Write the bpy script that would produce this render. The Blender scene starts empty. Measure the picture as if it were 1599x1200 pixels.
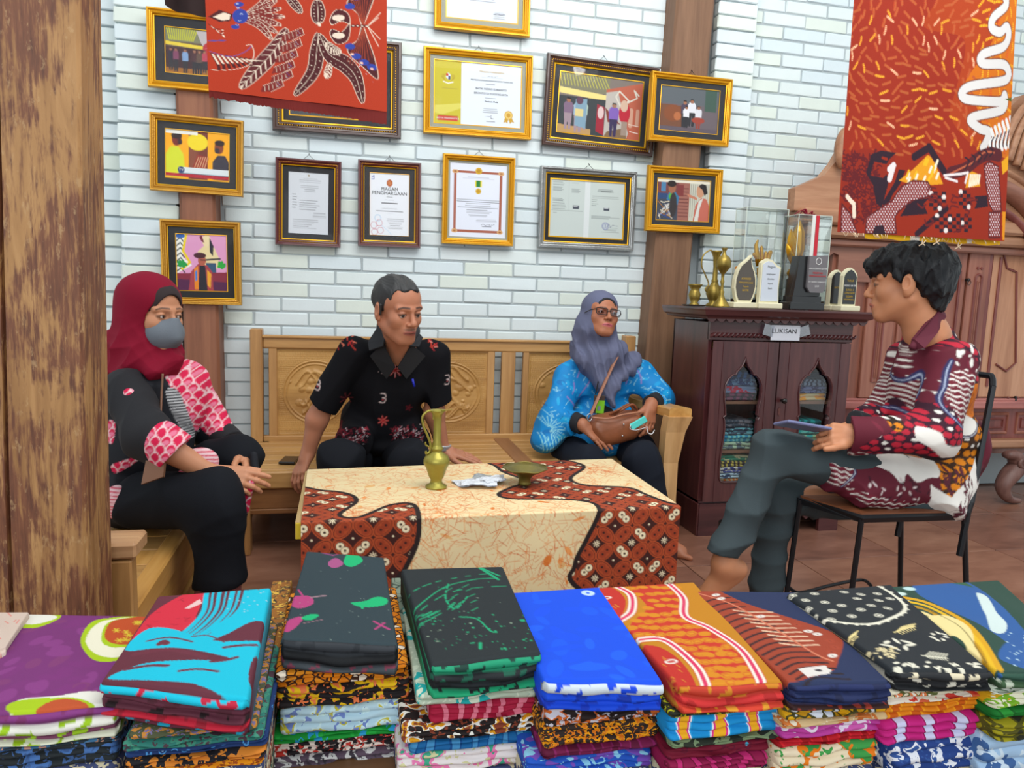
import bpy, math, random
import numpy as np
from mathutils import Vector, Matrix
random.seed(7); rng = np.random.default_rng(7)
sc = bpy.context.scene
C = sc.collection
PI = math.pi
def srgb(c):
    a = np.asarray(c, float) / 255.0
    return np.where(a <= 0.04045, a / 12.92, ((a + 0.055) / 1.055) ** 2.4)
def col4(c):
    l = srgb(c); return (float(l[0]), float(l[1]), float(l[2]), 1.0)
# ---------------------------------------------------------------- camera, light, exposure
CR = np.array([0.97567, -0.2166, 0.03395]); CU = np.array([-0.00573, 0.12959, 0.99155]); CF = np.array([0.21917, 0.96762, -0.12519])
FPX, CAMH, WALL = 1149.97, 1.08, 3.685
cd = bpy.data.cameras.new('camera'); cam = bpy.data.objects.new('camera', cd); C.objects.link(cam)
cd.sensor_width = 36.0; cd.lens = 36.0 * FPX / 1599.0; cd.clip_start = 0.02; cd.clip_end = 50
M = Matrix(((CR[0], CU[0], -CF[0], 0), (CR[1], CU[1], -CF[1], 0), (CR[2], CU[2], -CF[2], CAMH), (0, 0, 0, 1)))
cam.matrix_world = M; sc.camera = cam
w = bpy.data.worlds.new('daylight'); sc.world = w; w.use_nodes = True
w.node_tree.nodes['Background'].inputs[0].default_value = (0.9, 0.98, 1.0, 1)
w.node_tree.nodes['Background'].inputs[1].default_value = 0.85
def area(name, loc, target, sx, sy, power, color=(1, 1, 1)):
    l = bpy.data.lights.new(name, 'AREA'); l.shape = 'RECTANGLE'; l.size = sx; l.size_y = sy; l.energy = power; l.color = color
    o = bpy.data.objects.new(name, l); C.objects.link(o); o.location = loc
    o.rotation_euler = (Vector(target) - Vector(loc)).to_track_quat('-Z', 'Y').to_euler(); return o
area('daylight_opening', (-1.0, -2.6, 2.6), (0.8, 3.0, 0.9), 4.5, 2.2, 88, (0.97, 0.99, 1.0))
area('overhead_fill', (0.9, 1.2, 3.5), (0.9, 3.2, 1.0), 2.6, 1.6, 72, (1.0, 0.98, 0.94))  # unseen area light added overhead to brighten the brick wall
sc.view_settings.view_transform = 'Standard'; sc.view_settings.look = 'None'
sc.view_settings.exposure = 0.08; sc.view_settings.gamma = 1.0; sc.view_settings.use_curve_mapping = False
# ---------------------------------------------------------------- picture point -> place in the room
def ray(x, y): return CF + CR * (x - 799.5) / FPX - CU * (y - 600.0) / FPX
def P(x, y, Y): d = ray(x, y); return d * (Y / d[1]) + np.array([0, 0, CAMH])          # on a plane facing the room
def PZ(x, y, Z): d = ray(x, y); return d * ((Z - CAMH) / d[2]) + np.array([0, 0, CAMH])  # on a level plane
def PX(x, y, X): d = ray(x, y); return d * (X / d[0]) + np.array([0, 0, CAMH])
# ---------------------------------------------------------------- node materials
MATS = {}
def newmat(name):
    m = bpy.data.materials.new(name); m.use_nodes = True
    nt = m.node_tree; b = nt.nodes['Principled BSDF']; return m, nt, b
def nd(nt, t, **kw):
    n = nt.nodes.new(t)
    for k, v in kw.items():
        if k in n.inputs: n.inputs[k].default_value = v
        else: setattr(n, k, v)
    return n
def add_bump(nt, b, height, strength=0.3, dist=0.002):
    bp = nd(nt, 'ShaderNodeBump'); bp.inputs['Strength'].default_value = strength; bp.inputs['Distance'].default_value = dist
    nt.links.new(height, bp.inputs['Height']); nt.links.new(bp.outputs[0], b.inputs['Normal'])
def coords(nt, scale=(1, 1, 1), rot=(0, 0, 0)):
    tc = nd(nt, 'ShaderNodeTexCoord'); mp = nd(nt, 'ShaderNodeMapping'); mp.inputs['Scale'].default_value = scale; mp.inputs['Rotation'].default_value = rot
    nt.links.new(tc.outputs['Object'], mp.inputs['Vector']); return mp.outputs[0]
def ramp(nt, fac, stops, const=False):
    r = nd(nt, 'ShaderNodeValToRGB'); cr = r.color_ramp
    if const: cr.interpolation = 'CONSTANT'
    while len(cr.elements) < len(stops): cr.elements.new(0.5)
    for e, (p, c) in zip(cr.elements, stops): e.position = p; e.color = col4(c)
    nt.links.new(fac, r.inputs[0]); return r.outputs[0]
def mix(nt, fac, a, b):
    m = nd(nt, 'ShaderNodeMix', data_type='RGBA')
    if isinstance(fac, (int, float)): m.inputs[0].default_value = fac
    else: nt.links.new(fac, m.inputs[0])
    for v, i in ((a, 6), (b, 7)):
        if isinstance(v, tuple): m.inputs[i].default_value = col4(v)
        else: nt.links.new(v, m.inputs[i])
    return m.outputs[2]
def mathn(nt, op, a, b=0.0):
    m = nd(nt, 'ShaderNodeMath', operation=op)
    for v, i in ((a, 0), (b, 1)):
        if isinstance(v, (int, float)): m.inputs[i].default_value = v
        else: nt.links.new(v, m.inputs[i])
    return m.outputs[0]
def noise(nt, vec, scale, detail=3, rough=0.55, dist=0.0):
    n = nd(nt, 'ShaderNodeTexNoise'); n.inputs['Scale'].default_value = scale; n.inputs['Detail'].default_value = detail
    n.inputs['Roughness'].default_value = rough; n.inputs['Distortion'].default_value = dist
    nt.links.new(vec, n.inputs['Vector']); return n.outputs[0]
def plain(name, c, rough=0.6, metal=0.0, bump=0.0, bscale=200, spec=0.5, var=0.0, sheen=0.0, emit=None, coat=0.0):
    if name in MATS: return MATS[name]
    m, nt, b = newmat(name)
    b.inputs['Base Color'].default_value = col4(c); b.inputs['Roughness'].default_value = rough; b.inputs['Metallic'].default_value = metal
    b.inputs['Specular IOR Level'].default_value = spec; b.inputs['Coat Weight'].default_value = coat
    if sheen: b.inputs['Sheen Weight'].default_value = sheen; b.inputs['Sheen Roughness'].default_value = 0.5
    v = coords(nt)
    if var:
        n = noise(nt, v, 9, 4); c1 = tuple(max(0, x * (1 - var)) for x in c); c2 = tuple(min(255, x * (1 + var)) for x in c)
        nt.links.new(ramp(nt, n, [(0.3, c1), (0.7, c2)]), b.inputs['Base Color'])
    if bump: add_bump(nt, b, noise(nt, v, bscale, 3), bump)
    MATS[name] = m; return m
def vcol(name, rough=0.7, bump=0.0, bscale=300, sheen=0.0, spec=0.3, metal=0.0, coat=0.0):
    """a print or a paint whose colours are carried by the mesh itself"""
    if name in MATS: return MATS[name]
    m, nt, b = newmat(name); a = nd(nt, 'ShaderNodeAttribute', attribute_name='Col')
    nt.links.new(a.outputs['Color'], b.inputs['Base Color']); b.inputs['Roughness'].default_value = rough
    b.inputs['Specular IOR Level'].default_value = spec; b.inputs['Metallic'].default_value = metal; b.inputs['Coat Weight'].default_value = coat
    if sheen: b.inputs['Sheen Weight'].default_value = sheen
    if bump: add_bump(nt, b, noise(nt, coords(nt), bscale, 3), bump)
    MATS[name] = m; return m
def wood(name, c1, c2, c3=None, axis='x', scale=6.0, stretch=12.0, rough=0.5, bump=0.15, coat=0.0, contrast=(0.3, 0.7)):
    if name in MATS: return MATS[name]
    m, nt, b = newmat(name); s = {'x': (1 / stretch, 1, 1), 'y': (1, 1 / stretch, 1), 'z': (1, 1, 1 / stretch)}[axis]
    v = coords(nt, s)
    n1 = noise(nt, v, scale * 3, 5, 0.6, 0.6); n2 = noise(nt, v, scale * 14, 3, 0.6)
    f = mathn(nt, 'ADD', mathn(nt, 'MULTIPLY', n1, 0.72), mathn(nt, 'MULTIPLY', n2, 0.28))
    st = [(contrast[0], c1), (contrast[1], c2)] if c3 is None else [(contrast[0], c1), (0.5, c2), (contrast[1], c3)]
    nt.links.new(ramp(nt, f, st), b.inputs['Base Color']); b.inputs['Roughness'].default_value = rough
    b.inputs['Coat Weight'].default_value = coat; b.inputs['Coat Roughness'].default_value = 0.25
    if bump: add_bump(nt, b, f, bump, 0.003)
    MATS[name] = m; return m
def batik(name, kind, base, inks, scale=60.0, rough=0.75, seed=0.0, squash=(1, 1, 1)):
    """wax-resist cotton print made of nodes: kind = cells, floral, dots, crackle, wavy, vines"""
    if name in MATS: return MATS[name]
    m, nt, b = newmat(name); v = coords(nt, squash)
    add = nd(nt, 'ShaderNodeVectorMath', operation='ADD'); nt.links.new(v, add.inputs[0]); add.inputs[1].default_value = (seed * 1.7, seed * 0.9, seed * 2.3); v = add.outputs[0]
    def vor(sc_, feat='F1', rnd=1.0):
        n = nd(nt, 'ShaderNodeTexVoronoi', feature=feat); n.inputs['Scale'].default_value = sc_; n.inputs['Randomness'].default_value = rnd
        nt.links.new(v, n.inputs['Vector']); return n
    if kind == 'cells':
        e = vor(scale, 'DISTANCE_TO_EDGE').outputs['Distance']; cc = vor(scale)
        sep = nd(nt, 'ShaderNodeSeparateColor'); nt.links.new(cc.outputs['Color'], sep.inputs[0])
        st = [(i / len(inks[1:]), c) for i, c in enumerate(inks[1:])]
        fill = ramp(nt, sep.outputs[0], st, True)
        out = mix(nt, mathn(nt, 'GREATER_THAN', e, 0.07), inks[0], fill)
    elif kind == 'dots':
        d = vor(scale, 'F1', 0.6).outputs['Distance']
        out = ramp(nt, d, [(0.0, inks[0]), (0.14, base), (0.26, inks[1 % len(inks)]), (0.34, base)], True)
    elif kind == 'crackle':
        e = vor(scale, 'DISTANCE_TO_EDGE').outputs['Distance']; e2 = vor(scale * 2.7, 'DISTANCE_TO_EDGE').outputs['Distance']
        o1 = mix(nt, mathn(nt, 'LESS_THAN', e, 0.03), base, inks[0]); out = mix(nt, mathn(nt, 'LESS_THAN', e2, 0.02), o1, inks[0])
    elif kind == 'wavy':
        n = nd(nt, 'ShaderNodeTexWave'); n.inputs['Scale'].default_value = scale * 0.5; n.inputs['Distortion'].default_value = 7; n.inputs['Detail'].default_value = 2
        nt.links.new(v, n.inputs['Vector']); st = [(0, base)] + [(0.45 + 0.5 * i / len(inks), c) for i, c in enumerate(inks)]
        out = ramp(nt, n.outputs['Fac'], st, True)
    else:
        n = noise(nt, v, scale, 1.5, 0.5, 1.6 if kind == 'vines' else 0.4); n2 = noise(nt, v, scale * 2.3, 1, 0.5, 1.0)
        st = [(0, base)] + [(0.52 + 0.2 * i / len(inks), c) for i, c in enumerate(inks)]
        o1 = ramp(nt, n, st, True); out = mix(nt, mathn(nt, 'GREATER_THAN', n2, 0.62), o1, inks[-1])
    nt.links.new(out, b.inputs['Base Color']); b.inputs['Roughness'].default_value = rough; b.inputs['Specular IOR Level'].default_value = 0.25
    add_bump(nt, b, noise(nt, v, 900, 2), 0.15)
    MATS[name] = m; return m
def glassmat(name, tint=(255, 255, 255), alpha=0.12, rough=0.03):
    if name in MATS: return MATS[name]
    m, nt, b = newmat(name); nt.nodes.remove(b); out = nt.nodes['Material Output']
    t = nd(nt, 'ShaderNodeBsdfTransparent'); t.inputs[0].default_value = col4(tint); g = nd(nt, 'ShaderNodeBsdfGlossy'); g.inputs['Roughness'].default_value = rough
    f = nd(nt, 'ShaderNodeFresnel'); f.inputs[0].default_value = 1.45; s = mathn(nt, 'ADD', f.outputs[0], alpha - 0.04)
    mx = nd(nt, 'ShaderNodeMixShader'); nt.links.new(s, mx.inputs[0]); nt.links.new(t.outputs[0], mx.inputs[1]); nt.links.new(g.outputs[0], mx.inputs[2])
    nt.links.new(mx.outputs[0], out.inputs[0]); MATS[name] = m; return m
# ---------------------------------------------------------------- meshes
def mesh_np(name, V, F, mat=None, smooth=False, colors=None):
    V = np.asarray(V, np.float32).reshape(-1, 3)
    me = bpy.data.meshes.new(name); me.vertices.add(len(V)); me.vertices.foreach_set('co', V.ravel())
    if isinstance(F, np.ndarray) and F.ndim == 2:
        n, k = F.shape; flat = F.astype(np.int32).ravel(); starts = np.arange(n, dtype=np.int32) * k; tot = np.full(n, k, np.int32)
    else:
        tot = np.array([len(f) for f in F], np.int32); flat = np.array([i for f in F for i in f], np.int32); starts = np.concatenate(([0], np.cumsum(tot)[:-1])).astype(np.int32)
    me.loops.add(len(flat)); me.loops.foreach_set('vertex_index', flat)
    me.polygons.add(len(tot)); me.polygons.foreach_set('loop_start', starts); me.polygons.foreach_set('loop_total', tot)
    me.polygons.foreach_set('use_smooth', np.full(len(tot), bool(smooth)))
    me.update(calc_edges=True); me.validate()
    if colors is not None:
        a = me.color_attributes.new('Col', 'FLOAT_COLOR', 'POINT'); c = np.ones((len(V), 4), np.float32); c[:, :3] = colors; a.data.foreach_set('color', c.ravel())
    if mat: me.materials.append(mat)
    return me
class MB:
    """collects simple shapes into one mesh"""
    def __init__(s): s.V = []; s.F = []; s.n = 0
    def add(s, V, F):
        V = np.asarray(V, float); s.V.append(V); s.F += [tuple(int(i) + s.n for i in f) for f in F]; s.n += len(V); return s
    def box(s, c, size, rot=None, bevel=0.0):
        c = np.array(c, float); h = np.array(size, float) / 2; bv = min(bevel, *(h * 0.9))
        if bv <= 0:
            V = np.array([[x, y, z] for x in (-1, 1) for y in (-1, 1) for z in (-1, 1)]) * h
            F = [(0, 1, 3, 2), (4, 6, 7, 5), (0, 4, 5, 1), (2, 3, 7, 6), (0, 2, 6, 4), (1, 5, 7, 3)]
        else:
            V = []; idx = {}
            for x in (-1, 1):
                for y in (-1, 1):
                    for z in (-1, 1):
                        for a in range(3):
                            p = np.array([x, y, z]) * (h - bv); p[a] = (x, y, z)[a] * h[a]; idx[(x, y, z, a)] = len(V); V.append(p)
            V = np.array(V); F = []
            for a in range(3):
                o1, o2 = [(1, 2), (2, 0), (0, 1)][a]
                for sg in (-1, 1):
                    q = []
                    for u, v_ in ((-1, -1), (1, -1), (1, 1), (-1, 1)):
                        k = [0, 0, 0]; k[a] = sg; k[o1] = u; k[o2] = v_; q.append(idx[(*k, a)])
                    F.append(tuple(q if sg > 0 else q[::-1]))
            for a in range(3):
                o1, o2 = [(1, 2), (2, 0), (0, 1)][a]
                for u in (-1, 1):
                    for v_ in (-1, 1):
                        q = []
                        for sg, ax in ((-1, o1), (1, o1), (1, o2), (-1, o2)):
                            k = [0, 0, 0]; k[a] = sg; k[o1] = u; k[o2] = v_; q.append(idx[(*k, ax)])
                        F.append(tuple(q if u * v_ < 0 else q[::-1]))
            for x in (-1, 1):
                for y in (-1, 1):
                    for z in (-1, 1):
                        q = [idx[(x, y, z, a)] for a in range(3)]; F.append(tuple(q if x * y * z > 0 else q[::-1]))
        if rot is not None: V = V @ np.array(rot).T
        return s.add(V + c, F)
    def span(s, a, b, bevel=0.0):
        a = np.array(a, float); b = np.array(b, float); return s.box((a + b) / 2, np.abs(b - a), None, bevel)
    def tube(s, pts, r, n=8, closed=False, caps=True, flat=1.0):
        pts = [np.array(p, float) for p in pts]; m = len(pts); rs = r if hasattr(r, '__len__') else [r] * m
        V = []; up = np.array([0.13, 0.21, 1.0]); prev = None
        for i, p in enumerate(pts):
            t = pts[(i + 1) % m] - pts[i - 1] if closed else pts[min(i + 1, m - 1)] - pts[max(i - 1, 0)]
            t = t / (np.linalg.norm(t) + 1e-12)
            if prev is None: a = np.cross(t, up); a = a if np.linalg.norm(a) > 1e-3 else np.cross(t, [1, 0, 0])
            else: a = prev - t * np.dot(prev, t)
            a = a / (np.linalg.norm(a) + 1e-12); bb = np.cross(t, a); prev = a
            for k in range(n):
                th = 2 * PI * k / n; V.append(p + (a * math.cos(th) + bb * math.sin(th) * flat) * rs[i])
        F = []
        for i in range(m if closed else m - 1):
            j = (i + 1) % m
            for k in range(n): F.append((i * n + k, i * n + (k + 1) % n, j * n + (k + 1) % n, j * n + k))
        if caps and not closed: F += [tuple(range(n))[::-1], tuple((m - 1) * n + k for k in range(n))]
        return s.add(V, F)
    def lathe(s, prof, c=(0, 0, 0), n=28, sx=1.0, sy=1.0):
        V = [(c[0] + r * math.cos(2 * PI * k / n) * sx, c[1] + r * math.sin(2 * PI * k / n) * sy, c[2] + z) for r, z in prof for k in range(n)]
        F = [(i * n + k, i * n + (k + 1) % n, (i + 1) * n + (k + 1) % n, (i + 1) * n + k) for i in range(len(prof) - 1) for k in range(n)]
        if prof[0][0] > 1e-5: F.append(tuple(range(n))[::-1])
        if prof[-1][0] > 1e-5: F.append(tuple((len(prof) - 1) * n + k for k in range(n)))
        return s.add(V, F)
    def prism(s, poly, d0, d1, frame):
        """poly in (u,v); frame = (origin, udir, vdir, ndir); extruded from d0 to d1 along ndir"""
        o, u, v, n_ = [np.array(q, float) for q in frame]; m = len(poly)
        V = [o + u * a + v * b + n_ * d for d in (d0, d1) for a, b in poly]
        F = [tuple(range(m)), tuple(range(2 * m - 1, m - 1, -1))] + [(i, m + i, m + (i + 1) % m, (i + 1) % m) for i in range(m)]
        return s.add(V, F)
    def data(s): return np.concatenate(s.V), s.F
CUR = {}
def tagp(o, label=None, cat=None, group=None, kind=None):
    if label: o['label'] = label
    if cat: o['category'] = cat
    if group: o['group'] = group
    if kind: o['kind'] = kind
    return o
def link(name, me, parent=None, loc=None):
    o = bpy.data.objects.new(name, me); C.objects.link(o)
    if parent is not None: o.parent = parent
    if loc is not None: o.location = loc
    return o
def thing(name, label, cat, loc=(0, 0, 0), group=None):
    o = bpy.data.objects.new(name, None); C.objects.link(o); o.empty_display_size = 0.05
    o.location = [float(x) for x in loc]; return tagp(o, label, cat, group)
def wl(parent):
    v = np.zeros(3); p = parent
    while p is not None: v += np.array(p.location); p = p.parent
    return v
def put(name, src, mat, parent=None, smooth=False, colors=None, label=None, origin=None, kind=None):
    """src in world coordinates; becomes one object under parent (or a top-level one at origin)"""
    V, F = src.data() if isinstance(src, MB) else src
    V = np.asarray(V, float)
    off = wl(parent) if parent is not None else np.array(origin if origin is not None else (0, 0, 0), float)
    o = link(name, mesh_np(name, V - off, F, mat, smooth, colors), parent)
    if parent is None: o.location = [float(x) for x in off]
    return tagp(o, label, None, None, kind)
def structure(name, src, mat, **kw): return put(name, src, mat, kind='structure', **kw)
def dup(root, loc, label=None):
    r = root.copy(); C.objects.link(r); r.location = loc
    if label: r['label'] = label
    for ch in list(root.children):
        c = ch.copy(); C.objects.link(c); c.parent = r
        for g in ch.children:
            d = g.copy(); C.objects.link(d); d.parent = c
    return r
def cr(pts, closed=False, n=8):
    p = np.array(pts, float); m = len(p); out = []
    for i in range(m if closed else m - 1):
        a, b, c, d = (p[(i - 1) % m], p[i], p[(i + 1) % m], p[(i + 2) % m]) if closed else (p[max(i - 1, 0)], p[i], p[i + 1], p[min(i + 2, m - 1)])
        for k in range(n):
            t = k / n; out.append(0.5 * ((2 * b) + (c - a) * t + (2 * a - 5 * b + 4 * c - d) * t * t + (3 * b - a - 3 * c + d) * t ** 3))
    if not closed: out.append(p[-1])
    return np.array(out)
# ---------------------------------------------------------------- a small painter for printed cloth, photographs and certificates
class Canvas:
    def __init__(s, x0, y0, x1, y1, res, bg, tr=None):
        s.x0, s.y0, s.x1, s.y1, s.res = x0, y0, x1, y1, res; s.w = max(2, int(round((x1 - x0) / res)) + 1); s.h = max(2, int(round((y1 - y0) / res)) + 1)
        s.A = np.empty((s.h, s.w, 3), np.float32); s.A[:] = srgb(bg); s.tr = tr; s.sc = 1.0
        s.X = x0 + np.arange(s.w) * res; s.Y = y0 + np.arange(s.h) * res
    def pts(s, pts):
        p = np.asarray(pts, float)
        return np.array([s.tr(*q) for q in p]) if s.tr else p
    def box(s, lo, hi):
        i0 = max(0, int((lo[0] - s.x0) / s.res) - 1); i1 = min(s.w, int((hi[0] - s.x0) / s.res) + 2)
        j0 = max(0, int((lo[1] - s.y0) / s.res) - 1); j1 = min(s.h, int((hi[1] - s.y0) / s.res) + 2)
        return (i0, i1, j0, j1) if i1 > i0 and j1 > j0 else None
    def poly(s, pts, c, raw=False):
        p = np.asarray(pts, float) if raw else s.pts(pts); b = s.box(p.min(0), p.max(0))
        if not b: return s
        i0, i1, j0, j1 = b; X, Y = np.meshgrid(s.X[i0:i1], s.Y[j0:j1]); ins = np.zeros(X.shape, bool)
        for k in range(len(p)):
            (xa, ya), (xb, yb) = p[k - 1], p[k]
            if ya == yb: continue
            ins ^= ((ya > Y) != (yb > Y)) & (X < (xb - xa) * (Y - ya) / (yb - ya) + xa)
        s.A[j0:j1, i0:i1][ins] = srgb(c); return s
    def line(s, pts, wd, c, dash=0, closed=False, raw=False):
        p = np.asarray(pts, float) if raw else s.pts(pts)
        if closed: p = np.vstack([p, p[:1]])
        cl = srgb(c); h = wd / 2; acc = 0.0
        for a, b_ in zip(p[:-1], p[1:]):
            L = np.hypot(*(b_ - a)); acc += L
            if dash and int(acc / dash) % 2: continue
            b = s.box(np.minimum(a, b_) - h, np.maximum(a, b_) + h)
            if not b: continue
            i0, i1, j0, j1 = b; X, Y = np.meshgrid(s.X[i0:i1], s.Y[j0:j1]); d = b_ - a; l2 = max(d @ d, 1e-12)
            t = np.clip(((X - a[0]) * d[0] + (Y - a[1]) * d[1]) / l2, 0, 1)
            D = np.hypot(X - a[0] - t * d[0], Y - a[1] - t * d[1]); al = np.clip((h - D) / s.res + 0.5, 0, 1)[..., None]
            s.A[j0:j1, i0:i1] = s.A[j0:j1, i0:i1] * (1 - al) + cl * al
        return s
    def ell(s, c0, rx, ry, c, ang=0.0, raw=False):
        p = np.asarray(c0, float) if raw or not s.tr else np.array(s.tr(*c0)); m = max(rx, ry); b = s.box(p - m, p + m)
        if not b: return s
        i0, i1, j0, j1 = b; X, Y = np.meshgrid(s.X[i0:i1] - p[0], s.Y[j0:j1] - p[1]); ca, sa = math.cos(ang), math.sin(ang)
        q = np.sqrt(((X * ca + Y * sa) / rx) ** 2 + ((-X * sa + Y * ca) / ry) ** 2); al = np.clip((1 - q) * min(rx, ry) / s.res + 0.5, 0, 1)[..., None]
        s.A[j0:j1, i0:i1] = s.A[j0:j1, i0:i1] * (1 - al) + srgb(c) * al; return s
    def disc(s, c0, r, c, raw=False): return s.ell(c0, r, r, c, 0, raw)
    def rect(s, a, b, c): return s.poly([(a[0], a[1]), (b[0], a[1]), (b[0], b[1]), (a[0], b[1])], c)
    def text_rows(s, x0, x1, y0, y1, n, c, seed=0, centre=True, wd=None):
        """greeked small print that cannot be read in the photograph"""
        r = random.Random(seed)
        for i in range(n):
            y = y0 + (y1 - y0) * (i + 0.5) / n; L = (x1 - x0) * r.uniform(0.55, 1.0); a = (x0 + x1 - L) / 2 if centre else x0
            s.line([(a, y), (a + L, y)], (wd or abs(y1 - y0) / n * 0.26) * s.sc, c, dash=0)
        return s
    def sample(s, x, y):
        fx = np.clip((np.asarray(x) - s.x0) / s.res, 0, s.w - 1.001); fy = np.clip((np.asarray(y) - s.y0) / s.res, 0, s.h - 1.001)
        i = fx.astype(int); j = fy.astype(int); u = (fx - i)[..., None]; v = (fy - j)[..., None]; A = s.A
        return (A[j, i] * (1 - u) + A[j, i + 1] * u) * (1 - v) + (A[j + 1, i] * (1 - u) + A[j + 1, i + 1] * u) * v
def grid(nu, nv):
    i, j = np.meshgrid(np.arange(nu - 1), np.arange(nv - 1)); a = (j * nu + i).ravel()
    return np.stack([a, a + 1, a + nu + 1, a + nu], 1)
# ---------------------------------------------------------------- smooth bodies: blended round shapes turned into one skin
def rotm(rx=0, ry=0, rz=0): return np.array(Matrix.Rotation(rz, 3, 'Z') @ Matrix.Rotation(ry, 3, 'Y') @ Matrix.Rotation(rx, 3, 'X'))
def frame_from(fwd, up):
    f = np.array(fwd, float); f /= np.linalg.norm(f); u = np.array(up, float); u -= f * (u @ f); u /= np.linalg.norm(u); return np.stack([np.cross(f, u), f, u], 1)
def cap(a, b, r1, r2=None, k=0.02): return ('c', np.array(a, float), np.array(b, float), r1, r1 if r2 is None else r2, k)
def ell(c, r, R=None, k=0.02): return ('e', np.array(c, float), np.array(r, float), R, k)
def cut(a, b, r1, r2=None, k=0.015): return ('k', np.array(a, float), np.array(b, float), r1, r1 if r2 is None else r2, k)
def neg(p): return ('-',) + p
def pl(c, n, k=0.004): return ('p', np.array(c, float), np.array(n, float) / np.linalg.norm(n), k)
def solid(prims, res, disp=None, pad=0.012):
    lo = np.full(3, 1e9); hi = -lo
    for p in prims:
        if p[0] in ('-', 'p'): continue
        if p[0] in 'ck': r = max(p[3], p[4]); q = np.stack([p[1], p[2]]); lo = np.minimum(lo, q.min(0) - r); hi = np.maximum(hi, q.max(0) + r)
        else: r = max(p[2]); lo = np.minimum(lo, p[1] - r); hi = np.maximum(hi, p[1] + r)
    lo -= pad; hi += pad; n = np.ceil((hi - lo) / res).astype(int) + 1
    ax = [(lo[i] + np.arange(n[i]) * res).astype(np.float32) for i in range(3)]; F = np.full(n, 0.2, np.float32)
    for p in prims:
        ng = p[0] == '-'; p = p[1:] if ng else p
        if p[0] == 'p':
            d = (ax[0][:, None, None] - p[1][0]) * p[2][0] + (ax[1][None, :, None] - p[1][1]) * p[2][1] + (ax[2][None, None, :] - p[1][2]) * p[2][2]
            k = p[3]; h = np.clip(0.5 - 0.5 * (F - d) / k, 0, 1); F = F * (1 - h) + d * h + k * h * (1 - h); continue
        if p[0] in 'ck': r = max(p[3], p[4]); a0 = np.minimum(p[1], p[2]) - r; a1 = np.maximum(p[1], p[2]) + r; k = p[5]
        else: a0 = p[1] - max(p[2]); a1 = p[1] + max(p[2]); k = p[4]
        m = k + 0.02; s0 = np.maximum(0, np.floor((a0 - m - lo) / res)).astype(int); s1 = np.minimum(n, np.ceil((a1 + m - lo) / res).astype(int) + 1)
        if (s1 <= s0).any(): continue
        sl = tuple(slice(s0[i], s1[i]) for i in range(3))
        X = ax[0][sl[0]][:, None, None]; Y = ax[1][sl[1]][None, :, None]; Z = ax[2][sl[2]][None, None, :]
        if p[0] in 'ck':
            a, b = p[1], p[2]; ba = b - a; L2 = max(float(ba @ ba), 1e-9); L = math.sqrt(L2)
            t = ((X - a[0]) * ba[0] + (Y - a[1]) * ba[1] + (Z - a[2]) * ba[2]) / L2; tc = np.clip(t, 0, 1) if p[0] == 'c' else np.maximum(t, 0)
            d = np.sqrt((X - a[0] - tc * ba[0]) ** 2 + (Y - a[1] - tc * ba[1]) ** 2 + (Z - a[2] - tc * ba[2]) ** 2) - (p[3] + (p[4] - p[3]) * np.clip(tc, 0, 1))
            if p[0] == 'k': d = np.maximum(d, (t - 1) * L)
        else:
            c, r, R = p[1], p[2], p[3]
            qx, qy, qz = X - c[0], Y - c[1], Z - c[2]
            if R is not None: qx, qy, qz = [qx * R[0, i] + qy * R[1, i] + qz * R[2, i] for i in range(3)]
            k0 = np.sqrt((qx / r[0]) ** 2 + (qy / r[1]) ** 2 + (qz / r[2]) ** 2); k1 = np.sqrt((qx / r[0] ** 2) ** 2 + (qy / r[1] ** 2) ** 2 + (qz / r[2] ** 2) ** 2)
            d = k0 * (k0 - 1) / np.maximum(k1, 1e-6)
        G = F[sl]
        if ng: h = np.clip(0.5 - 0.5 * (G + d) / k, 0, 1); F[sl] = G * (1 - h) - d * h + k * h * (1 - h)
        else: h = np.clip(0.5 + 0.5 * (G - d) / k, 0, 1); F[sl] = G * (1 - h) + d * h - k * h * (1 - h)
    if disp is not None:
        near = np.abs(F) < 0.03; I = np.nonzero(near); F[near] += disp(ax[0][I[0]], ax[1][I[1]], ax[2][I[2]]).astype(np.float32)
    F[0] = F[-1] = 0.05; F[:, 0] = F[:, -1] = 0.05; F[:, :, 0] = F[:, :, -1] = 0.05
    return surface_nets(F, lo, res)
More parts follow.
